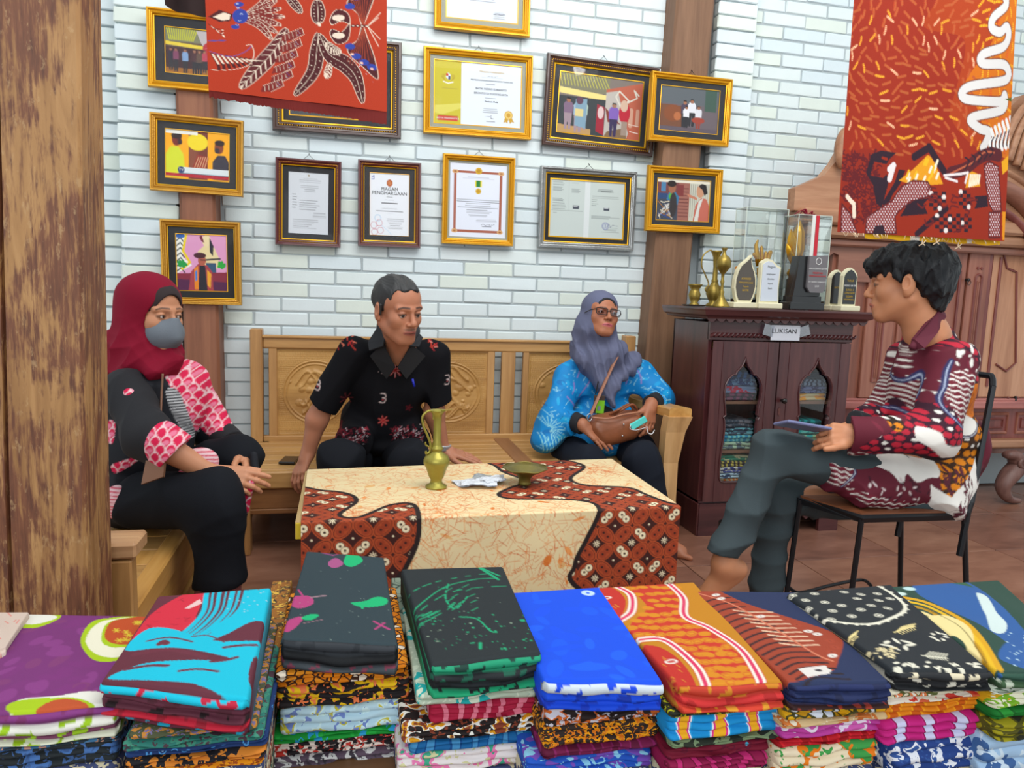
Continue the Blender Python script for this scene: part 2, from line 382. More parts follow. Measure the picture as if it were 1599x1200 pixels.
def surface_nets(F, lo, res):
    S = F < 0; c = S[:-1, :-1, :-1].astype(np.int8)
    for dx in (0, 1):
        for dy in (0, 1):
            for dz in (0, 1):
                if dx or dy or dz: c = c + S[dx:S.shape[0] - 1 + dx, dy:S.shape[1] - 1 + dy, dz:S.shape[2] - 1 + dz]
    act = (c > 0) & (c < 8); I = np.argwhere(act); idx = np.full(act.shape, -1, np.int32); idx[act] = np.arange(len(I))
    acc = np.zeros((len(I), 3)); cnt = np.zeros(len(I))
    cor = [(x, y, z) for x in (0, 1) for y in (0, 1) for z in (0, 1)]
    for a in cor:
        for b in cor:
            if sum(b) - sum(a) != 1 or any(b[i] < a[i] for i in range(3)): continue
            fa = F[I[:, 0] + a[0], I[:, 1] + a[1], I[:, 2] + a[2]]; fb = F[I[:, 0] + b[0], I[:, 1] + b[1], I[:, 2] + b[2]]
            x = (fa < 0) != (fb < 0); t = np.where(x, fa / np.where(x, fa - fb, 1), 0)
            acc += np.where(x[:, None], np.array(a) + t[:, None] * (np.array(b) - np.array(a)), 0); cnt += x
    V = lo + (I + acc / np.maximum(cnt, 1)[:, None]) * res; Q = []
    for ax in range(3):
        o = [i for i in range(3) if i != ax]; sh = [slice(1, -1)] * 3; sh[ax] = slice(0, -1); s2 = list(sh); s2[ax] = slice(1, None)
        A_, B_ = S[tuple(sh)], S[tuple(s2)]; E = np.argwhere(A_ != B_); base = E.copy(); base[:, o[0]] += 1; base[:, o[1]] += 1
        def cell(d0, d1): q = base.copy(); q[:, o[0]] -= d0; q[:, o[1]] -= d1; return idx[q[:, 0], q[:, 1], q[:, 2]]
        q = np.stack([cell(1, 1), cell(0, 1), cell(0, 0), cell(1, 0)], 1); st = A_[E[:, 0], E[:, 1], E[:, 2]]
        if ax == 1: st = ~st
        q[~st] = q[~st][:, ::-1]; Q.append(q)
    return V, np.concatenate(Q)
def folds(amp, seed, n=5, lo=12, hi=45, aniso=(1, 1, 1)):
    r = np.random.default_rng(seed); D = r.normal(size=(n, 3)) * np.array(aniso); D /= np.linalg.norm(D, axis=1)[:, None]; K = D * r.uniform(lo, hi, (n, 1)); ph = r.uniform(0, 6.28, n)
    W = r.normal(size=(n, 3)) * 9
    def f(x, y, z):
        s = 0
        for k, p, wv in zip(K, ph, W): s = s - (1 - 2 * np.abs(np.sin((x * k[0] + y * k[1] + z * k[2]) * .75 + 0.9 * np.sin(x * wv[0] + y * wv[1] + z * wv[2]) + p)) ** .9)
        return s * amp * 1.3 / n - .45 * amp
    return f
# ================================================================ the room
TILE = 0.5
m_tile = []
for i, (a, b_, c_) in enumerate((((112, 74, 60), (142, 98, 80), (160, 116, 96)), ((118, 78, 62), (148, 104, 84), (166, 122, 100)), ((104, 70, 58), (134, 92, 76), (154, 110, 92)))):
    m_tile.append(wood('floor_tile_glaze_%d' % i, a, b_, c_, 'x', 2.2 + i * 0.3, 3.0, rough=0.28, bump=0.05))
m_grout = plain('grout', (96, 66, 54), 0.8)
fl = MB().span((-2.5, -1.2, -0.06), (4.6, 3.95, -0.006)); floor_o = structure('floor', fl, m_grout)
tv = MB().box((0, 0, 0), (TILE - 0.005, TILE - 0.005, 0.012), None, 0.0015); V_, F_ = tv.data(); tile_me = [mesh_np('tile', V_, F_, m) for m in m_tile]
for ix in range(-4, 9):
    for iy in range(2, 8):
        x = ix * TILE + 0.1; y = iy * TILE - 0.12
        if y > 3.7 or x < -2.2: continue
        o = link('tile', tile_me[rng.integers(3)], floor_o, (x + 0.0, y, -0.006))
# white painted brick wall
m_brick = [plain('painted_brick_%d' % i, c, 0.62, bump=0.25, bscale=60, var=0.012) for i, c in enumerate(((213, 224, 228), (215, 226, 227), (213, 223, 216), (208, 221, 227)))]
m_mortar = plain('painted_mortar_shade', (168, 178, 182), 0.8, bump=0.4, bscale=120)  # joints greyer than the bricks: their shade is put into this colour
BP, BL = 0.068, 0.2502
def brick_mesh(L, H, D, m, sd):
    r = random.Random(sd); mb = MB().box((0, 0, 0), (L, D, H), None, 0.0035); V, F = mb.data(); V = V + np.array([[r.uniform(-1, 1) * 0.0016, r.uniform(-1, 1) * 0.0016, r.uniform(-1, 1) * 0.0016] for _ in V]); return mesh_np('brick', V, F, m)
full = [brick_mesh(BL - 0.0085, BP - 0.0095, 0.03, m_brick[(0, 0, 1, 2, 3, 1)[i]], i) for i in range(6)]
half = [brick_mesh(BL / 2 - 0.0085, BP - 0.0095, 0.03, m_brick[i % 4], 20 + i) for i in range(3)]
pil = [brick_mesh(0.2, BP - 0.008, 0.05, m_brick[i % 4], 30 + i) for i in range(4)]
def row_z(r): return 1.2512 - BP * r
def brick_field(wall, x0, x1, r0, r1, y, cx, zlow=0.0):
    """running bond; one object per brick above zlow, the hidden courses low on the wall joined"""
    low = MB(); n = 0
    for r in range(r0, r1 + 1):
        z = row_z(r); off = 0.5 if r % 2 == 0 else 0.0
        c = math.floor((x0 - cx) / BL - off) + off
        while True:
            a = cx + c * BL; b = a + BL; c += 1
            if a > x1 - 0.02: break
            lo, hi = max(a, x0), min(b, x1)
            if hi - lo < 0.05: continue
            if z < zlow: low.box(((lo + hi) / 2, y + 0.015, z), (hi - lo - 0.0085, 0.03, BP - 0.0095)); continue
            fullsz = hi - lo > BL - 0.01; me = rng.choice(np.array(full if fullsz else half, dtype=object))
            o = link('brick', me, wall, ((lo + hi) / 2 + rng.uniform(-.001, .001), y + 0.015 + rng.uniform(-.0015, .0015), z + rng.uniform(-.001, .001)))
            if not fullsz: o.scale = ((hi - lo - 0.0085) / (BL / 2 - 0.0085), 1, 1)
            n += 1
    if low.V: put('lower_bricks', low, m_brick[0], wall, kind='stuff')
    return n
def backing(name, x0, x1, y): return structure(name, MB().span((x0, y + 0.006, 0), (x1, y + 0.16, 3.3)), m_mortar)
wall_b = backing('wall_back', -0.64, 1.64, WALL)
n1 = brick_field(wall_b, -0.57, 1.58, -24, 18, WALL, -0.4315, 0.84)
wall_l = backing('wall_back_left', -2.4, -0.64, WALL + 0.03)
brick_field(wall_l, -1.42, -0.98, -24, 12, WALL + 0.02, -0.98 - 3 * BL)
wall_r = backing('wall_back_right', 1.64, 4.6, WALL)
n3 = brick_field(wall_r, 2.03, 2.98, -24, 2, WALL, 2.238 - 0.125 - 0 * BL, 0.9)
brick_field(wall_r, 2.98, 4.5, -24, 2, WALL, 2.238 - 0.125, 1.35)
def pilaster(name, x0, x1, y, r0, r1):
    p = structure(name, MB().span((x0 + 0.012, y + 0.012, 0), (x1 - 0.012, WALL + 0.03, 3.3)), m_mortar)
    for r in range(r0, r1):
        o = link('brick', pil[r % 4], p, ((x0 + x1) / 2 + rng.uniform(-.002, .002), y + 0.025 + rng.uniform(-.002, .002), row_z(r) - 0.01)); o.scale = ((x1 - x0) / 0.2, 1, 1)
    return p
pilaster('trim_1', -0.975, -0.735, 3.6, -24, 18)
pilaster('trim_2', 1.815, 2.03, 3.6, -24, 6)
# wooden wall posts
m_post = wood('brown_post_wood', (96, 66, 46), (122, 88, 64), (140, 104, 78), 'z', 5, 14, rough=0.6, bump=0.25)
m_postr = wood('red_brown_post_wood', (104, 62, 42), (132, 82, 58), (150, 98, 70), 'z', 5, 14, rough=0.55, bump=0.2)
def leaning(name, xb, xt, wd, y0, y1, z1, mat, label, cat='post'):
    mb = MB(); V = [(x + sx * wd / 2, y, z) for z, x in ((0, xb), (z1, xt)) for sx, y in ((-1, y0), (1, y0), (1, y1), (-1, y1))]
    V = np.array(V); b = 0.012; 
    ring = []
    for z, x in ((0, xb), (z1 * .33, xb + (xt - xb) * .33), (z1 * .66, xb + (xt - xb) * .66), (z1, xt)):
        h = wd / 2; ring.append([(x - h + b, y0, z), (x + h - b, y0, z), (x + h, y0 + b, z), (x + h, y1, z), (x - h, y1, z), (x - h, y0 + b, z)])
    V = np.array(ring).reshape(-1, 3); F = [(i * 6 + k, i * 6 + (k + 1) % 6, (i + 1) * 6 + (k + 1) % 6, (i + 1) * 6 + k) for i in range(3) for k in range(6)] + [tuple(range(6))[::-1], tuple(range(18, 24))]
    o = put(name, (V, F), mat, origin=(xb, (y0 + y1) / 2, 0)); return tagp(o, label, cat)
leaning('wall_post', -0.632, -0.668, 0.15, 3.55, 3.69, 3.2, m_postr, 'red-brown square wooden post against the wall behind the woman in the red headscarf')
leaning('wall_post', 1.59, 1.69, 0.205, 3.555, 3.69, 3.2, m_post, 'brown square wooden post against the wall beside the dark display cabinet')
# weathered foreground post
m, nt, b = newmat('weathered_post'); v = coords(nt, (1, 1, 0.09)); v2 = coords(nt, (1, 1, 0.45))
big = noise(nt, v2, 9, 6, 0.62, 0.7); fine = noise(nt, v, 110, 4, 0.65); grain = noise(nt, v, 22, 5, 0.6, 1.2)
c1 = ramp(nt, fine, [(0.25, (74, 40, 26)), (0.5, (112, 66, 42)), (0.75, (142, 92, 60))]); c2 = ramp(nt, grain, [(0.3, (134, 92, 50)), (0.55, (164, 120, 72)), (0.8, (186, 142, 92))])
base = mix(nt, ramp(nt, mathn(nt, 'ADD', mathn(nt, 'MULTIPLY', big, 0.62), mathn(nt, 'MULTIPLY', fine, 0.38)), [(0.47, (0, 0, 0)), (0.54, (255, 255, 255))]), c1, c2)
spk = noise(nt, v2, 60, 5, 0.7); out = mix(nt, ramp(nt, spk, [(0.58, (0, 0, 0)), (0.66, (190, 190, 190))]), base, (184, 150, 106))
nt.links.new(out, b.inputs['Base Color']); b.inputs['Roughness'].default_value = 0.62
add_bump(nt, b, mathn(nt, 'ADD', fine, mathn(nt, 'MULTIPLY', grain, 1.5)), 0.35, 0.003); m_oldpost = m
pz = [0, 0.2, 0.44, 0.7, 1.0, 1.3, 1.56, 1.9, 2.6]; pr = [-0.4885, -0.488, -0.486, -0.482, -0.474, -0.467, -0.461, -0.452, -0.435]
ringV = []
for z, x in zip(pz, pr):
    xb = x + 0.0 ; back = 1.675 - 0.03 * z
    ringV += [(x - 0.22, 1.5, z), (x - 0.135, 1.5, z), (x - 0.131, 1.512, z), (x - 0.127, 1.5, z), (x - 0.006, 1.5, z), (x, 1.506, z), (x + 0.003 * math.sin(z * 9), (1.5 + back) / 2, z), (x - 0.0, back - .01, z), (x - 0.01, back, z), (x - 0.22, back, z)]
K = 10; Fp = [(i * K + k, i * K + (k + 1) % K, (i + 1) * K + (k + 1) % K, (i + 1) * K + k) for i in range(len(pz) - 1) for k in range(K)] + [tuple(range(K))[::-1], tuple(range((len(pz) - 1) * K, len(pz) * K))]
o = put('house_post', (np.array(ringV), Fp), m_oldpost, origin=(-0.6, 1.6, 0)); tagp(o, 'thick weathered tan and brown timber post with a long crack, nearest the camera', 'post')
# ================================================================ framed certificates and photographs
m_gold = plain('gilt_moulding', (205, 148, 18), 0.34, 0.55, bump=0.5, bscale=230, spec=0.6)
m_gold2 = plain('gilt_moulding_ornate', (190, 140, 50), 0.34, 0.6, bump=0.8, bscale=160, spec=0.6)
m_gline = plain('gilt_line', (226, 170, 20), 0.35, 0.45)
m_dred = plain('dark_red_moulding', (84, 22, 26), 0.3, 0.0, coat=0.4)
m_dbrn = plain('dark_brown_moulding', (62, 34, 26), 0.3, 0.0, coat=0.4)
m_silver = plain('silver_moulding', (150, 152, 152), 0.3, 0.8, bump=0.9, bscale=150)
m_matg = plain('grey_card_mat', (150, 152, 140), 0.9); m_matd = plain('dark_card_mat', (44, 44, 48), 0.9); m_matblk = plain('black_card_mat', (34, 34, 36), 0.9)
m_print = vcol('printed_paper', 0.6); m_fglass = glassmat('frame_glass', (255, 255, 255), 0.012, 0.02); m_wire = plain('hanging_wire', (60, 60, 60), 0.5, 0.6)
m_ink = plain('black_print_ink', (40, 42, 46), 0.8); m_wpr = plain('white_print_ink', (225, 225, 225), 0.8); m_redink = plain('red_print_ink', (196, 40, 44), 0.8); m_goldink = plain('gold_print_ink', (196, 160, 60), 0.6); m_greyink = plain('grey_print_ink', (120, 124, 128), 0.8)
def txt(parent, s, size, pos, mat, R=None, name='lettering', sx=1.0, align='CENTER'):
    c = bpy.data.curves.new(name, 'FONT'); c.body = s; c.size = size; c.align_x = align; c.align_y = 'CENTER'; c.extrude = 0.0002; c.resolution_u = 2
    tmp = bpy.data.objects.new(name, c); C.objects.link(tmp); dg = bpy.context.evaluated_depsgraph_get(); me = bpy.data.meshes.new_from_object(tmp.evaluated_get(dg)); bpy.data.objects.remove(tmp)
    me.materials.clear(); me.materials.append(mat); n = len(me.vertices); V = np.empty(n * 3, np.float32); me.vertices.foreach_get('co', V); V = V.reshape(-1, 3)
    R = np.eye(3) if R is None else R; W = (V * (sx, 1, 1)) @ R.T; me.vertices.foreach_set('co', W.astype(np.float32).ravel())
    o = link(name, me, parent); o.location = [float(a) for a in (np.array(pos, float) - wl(parent))]; return o
def picture_frame(label, quad, wf, mould, matm, wm, line, art, group='framed certificates and photographs', inner_line=None, yb=3.665, th=0.028, hook=True, lift=0.0):
    q = np.array([P(x, y, yb - th) for x, y in quad]); c = q.mean(0); ux = (q[1] - q[0] + q[2] - q[3]) / 2; uz = (q[0] - q[3] + q[1] - q[2]) / 2
    W = np.linalg.norm(ux[[0, 2]]); H = np.linalg.norm(uz[[0, 2]]); ang = (math.atan2(ux[2], ux[0]) + math.atan2(-uz[0], uz[2])) / 2
    ex = np.array([math.cos(ang), 0, math.sin(ang)]); ez = np.array([-math.sin(ang), 0, math.cos(ang)]); ey = np.array([0, 1.0, 0])
    base = np.array([c[0], yb, c[2]]); t = thing('picture_frame', label, 'picture frame', base, group)
    def loc(u, v, d): return base + ex * u + ez * v - ey * d
    def ringmesh(prof, W, H):
        V = []; 
        for inn, d in prof: V += [loc(sx * (W / 2 - inn), sz * (H / 2 - inn), d) for sx, sz in ((-1, 1), (1, 1), (1, -1), (-1, -1))]
        m = len(prof); return np.array(V), [(i * 4 + k, i * 4 + (k + 1) % 4, (i + 1) * 4 + (k + 1) % 4, (i + 1) * 4 + k) for i in range(m - 1) for k in range(4)]
    put('moulding', ringmesh([(0, 0), (0, th * .75), (wf * .08, th), (wf * .28, th * 1.0), (wf * .36, th * .8), (wf * .5, th * .72), (wf * .66, th * .86), (wf * .78, th * .8), (wf * .84, th * .5)], W, H), mould, t)
    put('inner_edge', ringmesh([(wf * .84, th * .5), (wf * .9, th * .6), (wf, th * .55), (wf, th * .25)], W, H), line, t)
    # beads along the inner step
    r = wf * 0.075; bm = MB()
    a, b_ = W / 2 - wf * .58, H / 2 - wf * .58
    for (u0, v0), (u1, v1) in (((-a, b_), (a, b_)), ((a, b_), (a, -b_)), ((a, -b_), (-a, -b_)), ((-a, -b_), (-a, b_))):
        L = math.hypot(u1 - u0, v1 - v0); nb = int(L / (r * 3.0))
        for k in range(nb):
            f = (k + .5) / nb; p = loc(u0 + (u1 - u0) * f, v0 + (v1 - v0) * f, th * .78); 
            bm.add([p - ex * r, p + ex * r, p - ez * r, p + ez * r, p - ey * r], [(0, 2, 4), (2, 1, 4), (1, 3, 4), (3, 0, 4)])
    put('beading', bm, line if mould not in (m_silver, m_gold2) else mould, t, smooth=True, kind='stuff')
    iw, ih = W - 2 * wf, H - 2 * wf
    put('mat', ringmesh([(0, th * .3), (wm, th * .3), (wm, th * .22)], iw, ih), matm, t)
    if inner_line: put('mat_line', ringmesh([(wm - inner_line, th * .32), (wm, th * .34), (wm, th * .2)], iw, ih), m_gline, t)
    pw, ph = iw - 2 * wm, ih - 2 * wm
    cv, extras = art(pw, ph)
    nu, nv = int(pw / 0.0028) + 2, int(ph / 0.0028) + 2; U, Vv = np.meshgrid(np.linspace(0, 1, nu), np.linspace(0, 1, nv))
    Vx = np.stack([loc(0, 0, 0)] * (nu * nv)) + np.outer((U.ravel() - .5) * pw, ex) + np.outer((.5 - Vv.ravel()) * ph, ez) - np.outer(np.full(nu * nv, th * .2), ey)
    pic = put('print', (Vx, grid(nu, nv)), m_print, t, colors=cv.sample(U.ravel() * pw, Vv.ravel() * ph))
    R = np.stack([ex, ez, -ey], 1)
    for s, size, u, v, mt in extras: txt(pic, s, size, loc((u - .5) * pw, (.5 - v) * ph, th * .2 + 0.0008), mt, R)
    g = MB().add([loc(-iw / 2, ih / 2, th * .45), loc(iw / 2, ih / 2, th * .45), loc(iw / 2, -ih / 2, th * .45), loc(-iw / 2, -ih / 2, th * .45)], [(0, 1, 2, 3)])
    put('glass', g, m_fglass, t)
    put('backing_board', MB().add([loc(s1 * (W / 2 - .004), s2 * (H / 2 - .004), 0.004) for s1, s2 in ((-1, 1), (1, 1), (1, -1), (-1, -1))], [(0, 1, 2, 3)]), m_matblk, t)
    if hook: put('hanging_wire', MB().tube([loc(-.03, H / 2 - .004, .006), loc(0, H / 2 + .022, .004), loc(.03, H / 2 - .004, .006)], 0.0012, 5).tube([loc(0, H / 2 + .03, -.004), loc(0, H / 2 + .02, .012)], 0.0018, 5), m_wire, t)
    return t
def cv(pw, ph, bg, res=0.0014):
    c = Canvas(0, 0, pw, ph, res, bg, tr=lambda u, v: (u * pw, v * ph)); c.sc = ph; return c
def person_fig(c, x, y, s, shirt, skin=(150, 100, 76), hair=(30, 24, 24), legs=(40, 40, 46), full=True):
    c.poly([(x - .07 * s, y + .11 * s), (x + .07 * s, y + .11 * s), (x + .11 * s, y + .2 * s), (x + .1 * s, y + .5 * s), (x - .1 * s, y + .5 * s), (x - .11 * s, y + .2 * s)], shirt)
    if full: c.poly([(x - .09 * s, y + .48 * s), (x + .09 * s, y + .48 * s), (x + .07 * s, y + s), (x + .01 * s, y + s), (x, y + .6 * s), (x - .02 * s, y + s), (x - .07 * s, y + s)], legs)
    c.poly([(x - .045 * s, y), (x + .045 * s, y), (x + .05 * s, y + .07 * s), (x + .03 * s, y + .13 * s), (x - .03 * s, y + .13 * s), (x - .05 * s, y + .07 * s)], skin)
    c.poly([(x - .05 * s, y + .05 * s), (x - .04 * s, y - .02 * s), (x + .04 * s, y - .02 * s), (x + .05 * s, y + .05 * s), (x + .03 * s, y + .02 * s), (x - .03 * s, y + .02 * s)], hair)
def art_group_dark(pw, ph):
    c = cv(pw, ph, (96, 74, 66)); c.rect((0, 0), (1, .3), (120, 120, 96)); r = random.Random(3)
    for i in range(14): c.line([(.03 + i * .045, .02), (.08 + i * .035, .26)], .004, (190, 190, 40))
    c.poly([(0, .3), (.85, .36), (.85, .44), (0, .38)], (214, 190, 60)); c.rect((.0, .42), (.85, 1), (60, 34, 40)); c.rect((0, .88), (1, 1), (150, 96, 40))
    c.poly([(.6, .02), (1, .02), (1, .8), (.88, .6), (.7, .3)], (176, 168, 170)); c.ell((.92, .4), .04, .03, (170, 50, 60))
    for x, s_, col in ((.1, .5, (40, 34, 50)), (.2, .52, (120, 60, 90)), (.38, .56, (120, 150, 190)), (.56, .56, (70, 40, 46)), (.66, .58, (90, 70, 60)), (.76, .5, (170, 60, 80))): person_fig(c, x, .45, s_, col)
    return c, []
def art_tv(pw, ph):
    c = cv(pw, ph, (240, 168, 10)); c.rect((.36, 0), (.66, 1), (110, 46, 36)); c.rect((.36, 0), (.5, .8), (130, 70, 50)); c.ell((.5, .22), .042, .036, (232, 208, 30))
    c.poly([(0, .98), (0, .5), (.08, .34), (.2, .34), (.28, .5), (.3, .8), (.3, .98)], (206, 214, 40)); c.ell((.17, .2), .019, .026, (120, 40, 30)); c.ell((.17, .12), .022, .014, (40, 20, 20)); c.ell((.22, .24), .01, .012, (50, 30, 40))
    c.poly([(.74, .98), (.74, .6), (.82, .46), (.94, .46), (1, .6), (1, .98)], (52, 46, 60)); c.ell((.84, .3), .019, .026, (130, 60, 40)); c.ell((.85, .2), .021, .013, (40, 22, 24)); c.ell((.81, .36), .011, .012, (50, 40, 50))
    c.poly([(.42, .76), (.5, .48), (.68, .52), (.62, .82)], (150, 40, 30))
    for i in range(5): c.line([(.45 + i * .04, .76), (.52 + i * .035, .52)], .002, (236, 200, 150))
    c.rect((.2, .76), (1, .88), (210, 220, 224)); c.rect((.2, .88), (1, .92), (40, 110, 130)); c.rect((0, .9), (1, .96), (176, 30, 50)); c.rect((0, .0), (.5, .07), (226, 226, 220)); c.disc((.24, .82), .014, (40, 60, 110))
    return c, [('TV', .016, .24, .82, m_wpr)]
def art_painting(pw, ph):
    c = cv(pw, ph, (214, 150, 190)); c.poly([(0, 0), (.22, 0), (.12, .4), (.3, .55), (0, .7)], (232, 232, 226))
    for i in range(7): c.line([(.0, .12 + i * .09), (.08, .06 + i * .09), (.15, .14 + i * .09)], .005, (30, 50, 50))
    c.line([(.2, 0), (.13, .3), (.26, .5), (.1, .62)], .01, (228, 200, 20)); c.ell((.08, .03), .02, .01, (30, 90, 170))
    for i in range(9): c.ell((.05 + .03 * (i % 5), .5 + .03 * (i // 3)), .012, .006, (30, 150, 70), i); c.ell((.84 + .03 * (i % 4), .5 + .03 * (i // 3)), .012, .006, (40, 160, 60), i * .8)
    c.poly([(.42, .3), (.56, .18), (.74, .2), (.84, .4), (.8, .6), (.55, .66), (.44, .5)], (224, 206, 156)); c.ell((.6, .1), .018, .026, (228, 210, 164)); c.poly([(.5, .0), (.56, .14), (.5, .12), (.46, .04)], (110, 30, 50)); c.poly([(.66, .04), (.74, .2), (.72, .38), (.66, .3)], (40, 36, 50))
    c.line([(.52, .45), (.86, .42)], .008, (60, 56, 60)); c.rect((.58, .5), (.78, .76), (50, 80, 110)); c.poly([(0, .7), (1, .66), (1, 1), (0, 1)], (130, 40, 60)); c.poly([(0, .8), (1, .84), (1, 1), (0, 1)], (80, 30, 70))
    c.poly([(.22, 1), (.28, .66), (.42, .52), (.6, .54), (.7, .66), (.72, 1)], (160, 60, 70)); c.poly([(.34, .6), (.42, .56), (.42, .98), (.34, .98)], (220, 130, 30)); c.poly([(.36, .66), (.4, .62), (.4, .8), (.36, .84)], (60, 120, 200)); c.poly([(.45, .55), (.56, .55), (.6, 1), (.42, 1)], (36, 34, 44)); c.poly([(.6, .62), (.68, .7), (.66, .96), (.6, .9)], (226, 160, 40))
    c.ell((.5, .46), .017, .022, (170, 90, 70)); c.ell((.46, .37), .026, .013, (70, 30, 40)); c.line([(.47, .45), (.57, .45)], .004, (30, 24, 30))
    return c, []
def art_wide(pw, ph):
    c = cv(pw, ph, (110, 96, 80)); c.rect((0, 0), (1, .3), (140, 120, 60)); c.rect((0, .72), (1, 1), (66, 70, 76)); c.rect((.02, .1), (.3, .8), (96, 84, 40)); c.rect((.8, .1), (.95, .8), (180, 168, 60))
    for x, s_, col in ((.1, .8, (40, 70, 190)), (.24, .85, (90, 90, 70)), (.4, .9, (150, 40, 60)), (.52, .9, (140, 40, 50)), (.66, .85, (60, 120, 180)), (.84, .8, (60, 60, 70))): person_fig(c, x, .12, s_, col, full=False)
    c.ell((.46, .86), .022, .012, (206, 150, 110)); c.rect((.62, .62), (.66, .84), (90, 190, 210)); c.rect((.72, .84), (.95, .94), (120, 120, 124))
    return c, []
def art_letter(pw, ph):
    c = cv(pw, ph, (205, 210, 218), .001); c.disc((.5, .05), .004, (150, 130, 90)); ink = (140, 144, 152)
    c.text_rows(.25, .82, .08, .17, 3, ink, 1); c.text_rows(.3, .75, .2, .32, 4, ink, 2); c.text_rows(.1, .22, .34, .6, 6, ink, 3, False); c.text_rows(.28, .95, .44, .62, 5, ink, 4, False); c.text_rows(.6, .95, .64, .74, 4, ink, 5); c.text_rows(.12, .8, .76, .92, 6, ink, 6, False)
    return c, []
def art_award(pw, ph):
    c = cv(pw, ph, (222, 226, 234), .001); c.ell((.5, .15), .0145, .0165, (168, 84, 40)); c.ell((.5, .15), .008, .01, (196, 120, 70)); c.line([(.05, .07), (.1, .04), (.1, .1), (.04, .1)], .003, (70, 90, 170))
    c.text_rows(.38, .62, .365, .385, 1, (110, 112, 120), 1); c.text_rows(.38, .62, .41, .43, 1, (110, 112, 120), 2); c.line([(.3, .475), (.7, .475)], .004, (60, 60, 66)); c.text_rows(.2, .8, .55, .575, 1, (90, 92, 100), 3); c.line([(.17, .605), (.84, .605)], .0038, (60, 60, 66)); c.text_rows(.42, .58, .63, .65, 1, (90, 92, 100), 5)
    c.text_rows(.42, .88, .72, .9, 7, (130, 132, 140), 6)
    for i, (x, y) in enumerate(((.1, .84), (.24, .8), (.12, .95), (.27, .92), (.2, .72))):
        pts = [(x + .085 * math.cos(a), y + .055 * math.sin(a)) for a in np.linspace(0, 2 * PI, 7)]; c.line(pts, .0016, (190, 60, 90) if i < 4 else (130, 180, 220))
    c.line([(.3, .84), (.42, .9), (.55, .98)], .0012, (130, 180, 220))
    return c, [('PIAGAM', .0225, .5, .25, m_ink), ('PENGHARGAAN', .0225, .5, .315, m_ink)]
def art_medal(pw, ph):
    c = cv(pw, ph, (219, 224, 238), .001); br = (160, 90, 70); W2 = .012
    for a, b_ in (((.09, .115), (.9, .115)), ((.09, .92), (.9, .92)), ((.09, .115), (.09, .92)), ((.9, .115), (.9, .92))): c.line([a, b_], W2, br)
    for a in ((.09, .115), (.9, .115), (.09, .92), (.9, .92)): c.line([(a[0] - .02, a[1]), (a[0] + .02, a[1])], .018, (206, 160, 110)); c.line([(a[0] - .01, a[1]), (a[0] + .01, a[1])], .007, (150, 90, 50))
    c.disc((.5, .095), .0165, (206, 164, 40)); c.disc((.5, .095), .01, (180, 136, 30)); c.rect((.44, .225), (.56, .31), (232, 210, 50)); c.rect((.465, .225), (.535, .31), (30, 120, 50)); c.disc((.5, .37), .014, (206, 168, 40)); c.disc((.5, .37), .008, (186, 140, 30))
    c.text_rows(.2, .8, .175, .21, 2, (150, 152, 160), 1); c.text_rows(.12, .88, .475, .61, 5, (110, 112, 120), 2); c.text_rows(.3, .86, .615, .68, 3, (120, 122, 130), 3, False); c.text_rows(.25, .75, .69, .72, 2, (120, 122, 130), 4); c.text_rows(.45, .86, .75, .79, 3, (120, 122, 130), 5); c.line([(.56, .83), (.6, .815), (.64, .835), (.68, .82), (.74, .83), (.8, .815)], .0018, (60, 60, 80)); c.line([(.58, .85), (.74, .85)], .0028, (60, 60, 70))
    return c, []
def art_plain_cert(pw, ph):
    c = cv(pw, ph, (206, 214, 228), .001); c.text_rows(.3, .7, .2, .6, 8, (130, 132, 140), 1); c.line([(.66, .84), (.72, .82), (.76, .84), (.82, .82)], .003, (60, 60, 70)); c.text_rows(.64, .84, .78, .95, 4, (110, 112, 120), 3); return c, []
